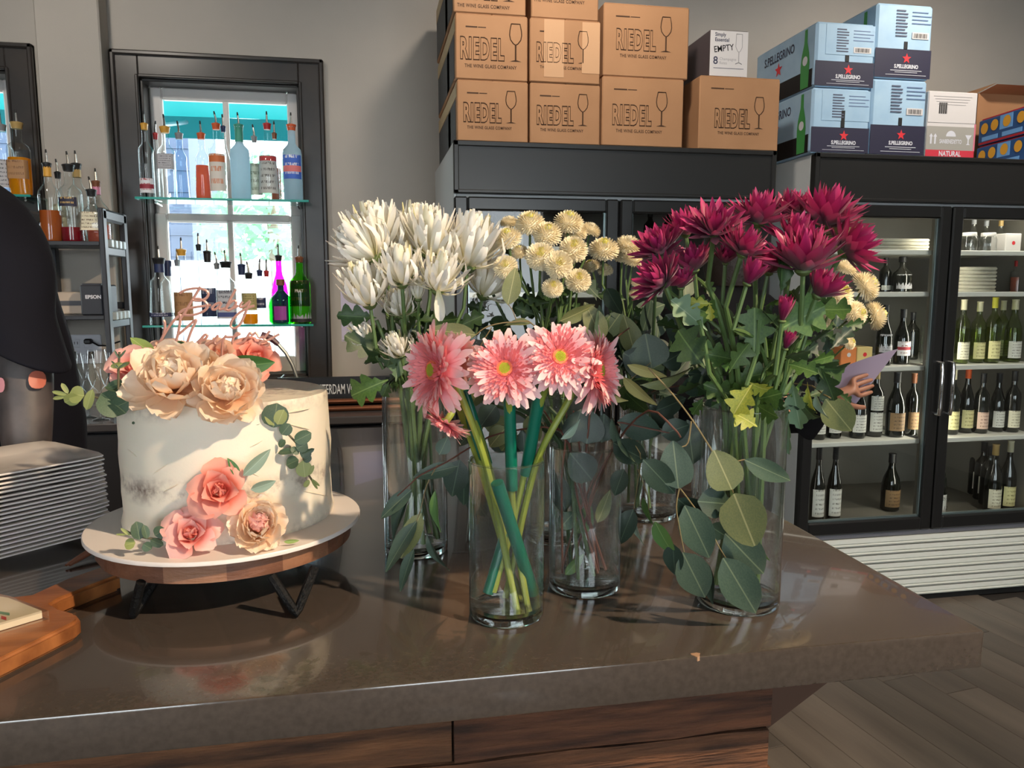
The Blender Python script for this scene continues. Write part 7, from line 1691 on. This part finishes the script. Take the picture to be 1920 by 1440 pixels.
wloft('trousers', [((tcx, 1.80, 1.02), .165, .13), ((tcx, 1.80, .92), .18, .145), ((tcx, 1.80, .82), .185, .14), ((tcx, 1.80, .76), .17, .12)], DARKC, bt, 26)
for sgn in (-1, 1):
    wloft('trouser_leg', [((tcx + sgn * .09, 1.80, .84), .095, .12), ((tcx + sgn * .095, 1.80, .68), .09, .10), ((tcx + sgn * .10, 1.80, .46), .07, .078), ((tcx + sgn * .10, 1.81, .24), .062, .068), ((tcx + sgn * .10, 1.81, .07), .058, .066)], DARKC, bt, 20)
skin_obj('forearm', [(*elb, .052, .052), (*elb.lerp(wri, .30), .054, .050), (*elb.lerp(wri, .62), .047, .044), (*wri, .036, .032), (*(wri + (wri - elb) * .2), .03, .028)], chain(5), INKSK, bt)
TAT = mat('tattoo_red', S(190, 104, 84), .45); TATP = mat('tattoo_pink', S(206, 140, 150), .45)
def tattoo(px, py, rx, ry, m, nm='tattoo'):
    b = MB(); n = 14; ctr = None; vs = []
    ax0, ax1 = elb, wri
    for ring in (0, .55, 1):
        for k in range(n):
            a = 2 * pi * k / n; q = ray(px + rx * ring * cos(a), py + ry * ring * (sin(a) * (1 + .12 * cos(2 * a))))
            d = (ax1 - ax0).normalized(); w0 = EYE - ax0; qq = q - d * q.dot(d); ww = w0 - d * w0.dot(d); A = qq.dot(qq); B = qq.dot(ww); C = ww.dot(ww) - .0545 ** 2; D_ = max(0, B * B - A * C)
            vs.append(EYE + q * ((-B - sqrt(D_)) / A))
    fs = [(r_ * n + k, r_ * n + (k + 1) % n, (r_ + 1) * n + (k + 1) % n, (r_ + 1) * n + k) for r_ in (0, 1) for k in range(n)]
    return b.add(vs, fs).build(nm, m, bt)
tattoo(70, 712, 17, 19, TAT); tattoo(0, 722, 9, 16, TATP)
head_mesh(V((tx - .03, 1.70, 1.82)), radians(-40), .098, bt)
hand(bt, wri + (wri - elb) * .16, (wri - elb), (-.5, -.8, 0), .28, m=INKSK)
hand(bt, V((-1.16, 1.62, .98)), (0, -.5, -.8), (-.8, -.3, 0), .3)
skin_obj('lower_arm', [Pt(-1.16, 1.74, 1.18, .045), Pt(-1.16, 1.68, 1.06, .04), Pt(-1.16, 1.62, .98, .03)], chain(3), SKIN, bt)
for x in (tcx - .10, tcx + .10): MB().box((x - .05, 1.66, .0), (x + .05, 1.88, .09), .03).build('shoe', DARKC, bt)

# customer behind the flowers: only a hand with a sheet of paper shows
Q = V((1.20, 2.42, 0))
cu_ = thing('person', 'customer in dark clothes hidden behind the burgundy flowers, one hand holding a sheet', 'person', Q)
wr = atY(1562, 742, 2.28); el2 = atY(1500, 800, 2.40); qx, qy = 1.19, 2.43
skin_obj('body', [(qx, qy, .92, .11, .09), (qx, qy, 1.10, .10, .08), (qx, qy, 1.30, .10, .09), (qx, qy, 1.42, .055, .05), (qx, qy, 1.53, .05, .05), (qx - .085, qy, .50, .05, .05), (qx - .085, qy, .08, .04, .04), (qx + .085, qy, .50, .05, .05), (qx + .085, qy, .08, .04, .04)], [(0, 1), (1, 2), (2, 3), (3, 4), (0, 5), (5, 6), (0, 7), (7, 8)], SKIN, cu_)
J = lambda z, a, b, dy=0: ((qx, qy + dy, z), a, b)
wloft('jacket', [J(.80, .185, .135), J(.92, .18, .13), J(1.06, .165, .12), J(1.20, .175, .125), J(1.32, .198, .12), J(1.40, .165, .10), J(1.445, .095, .08), J(1.48, .064, .064)], DARKC, cu_, 28)
sh3 = V((qx - .17, qy, 1.36)); el3 = V((qx - .21, qy - .05, 1.12)); wr3 = V((qx - .03, qy - .24, 1.10))
sh2 = V((qx + .165, qy, 1.36))
for a_, b_, c_ in ((sh2, el2, wr), (sh3, el3, wr3)):
    wloft('jacket_sleeve', [(a_ + V((0, 0, .03)), .045, .045), (a_, .066, .064), (a_.lerp(b_, .5), .058, .058), (b_, .052, .05), (b_.lerp(c_, .45), .046, .044), (b_.lerp(c_, .82), .040, .038)], DARKC, cu_, 20, (0, 1, 0))
wloft('trousers', [J(.98, .165, .12), J(.90, .178, .13), J(.82, .182, .13), J(.76, .165, .125), J(.69, .10, .12), J(.64, .05, .09)], DARKC, cu_, 26)
for sgn in (-1, 1):
    wloft('trouser_leg', [((qx + sgn * .085, qy, .84), .092, .11), ((qx + sgn * .088, qy, .70), .086, .10), ((qx + sgn * .088, qy, .48), .066, .074), ((qx + sgn * .088, qy + .01, .26), .058, .064), ((qx + sgn * .088, qy + .01, .07), .055, .062)], DARKC, cu_, 20)
skin_obj('forearm', [(*el2, .04, .04), (*el2.lerp(wr, .6), .034, .034), (*wr, .026, .022)], chain(3), SKIN, cu_)
hand(cu_, wr, atY(1640, 716, 2.26) - wr, (-.1, -.9, .3), .16, thumb=-1)
skin_obj('forearm', [(*el3, .04, .04), (*el3.lerp(wr3, .6), .034, .034), (*wr3, .026, .022)], chain(3), SKIN, cu_)
hand(cu_, wr3, (wr3 - el3), (-.4, -.6, .7), .4)
head_mesh(V((1.19, 2.43, 1.60)), radians(168), .092, cu_)
MB().lathe([(.090, 1.63), (.094, 1.57), (.092, 1.50), (.080, 1.45), (.050, 1.435)], (1.19, 2.418, 0), 20, cap=(False, False)).build('long_hair', HAIR, cu_)
for x in (qx - .088, qx + .088): MB().box((x - .045, qy - .09, .0), (x + .045, qy + .16, .085), .03).build('shoe', DARKC, cu_)
ps = [atY(x, y, 2.30) for x, y in ((1584, 690), (1682, 656), (1600, 762), (1560, 770))]
sh_ = thing('paper_sheet', 'mauve sheet of paper held in a hand beside the cooler', 'paper', ps[2])
a, b, c, d = atY(1586, 686, 2.30), atY(1684, 654, 2.27), atY(1600, 764, 2.30), atY(1556, 740, 2.33)
MB().grid(6, 6, lambda u, v: a.lerp(b, u).lerp(d.lerp(c, u), v) + V((0, .012 * sin(pi * u), 0))).build('sheet', mat('mauve_paper', S(176, 158, 178), .7, transl=.25), sh_)
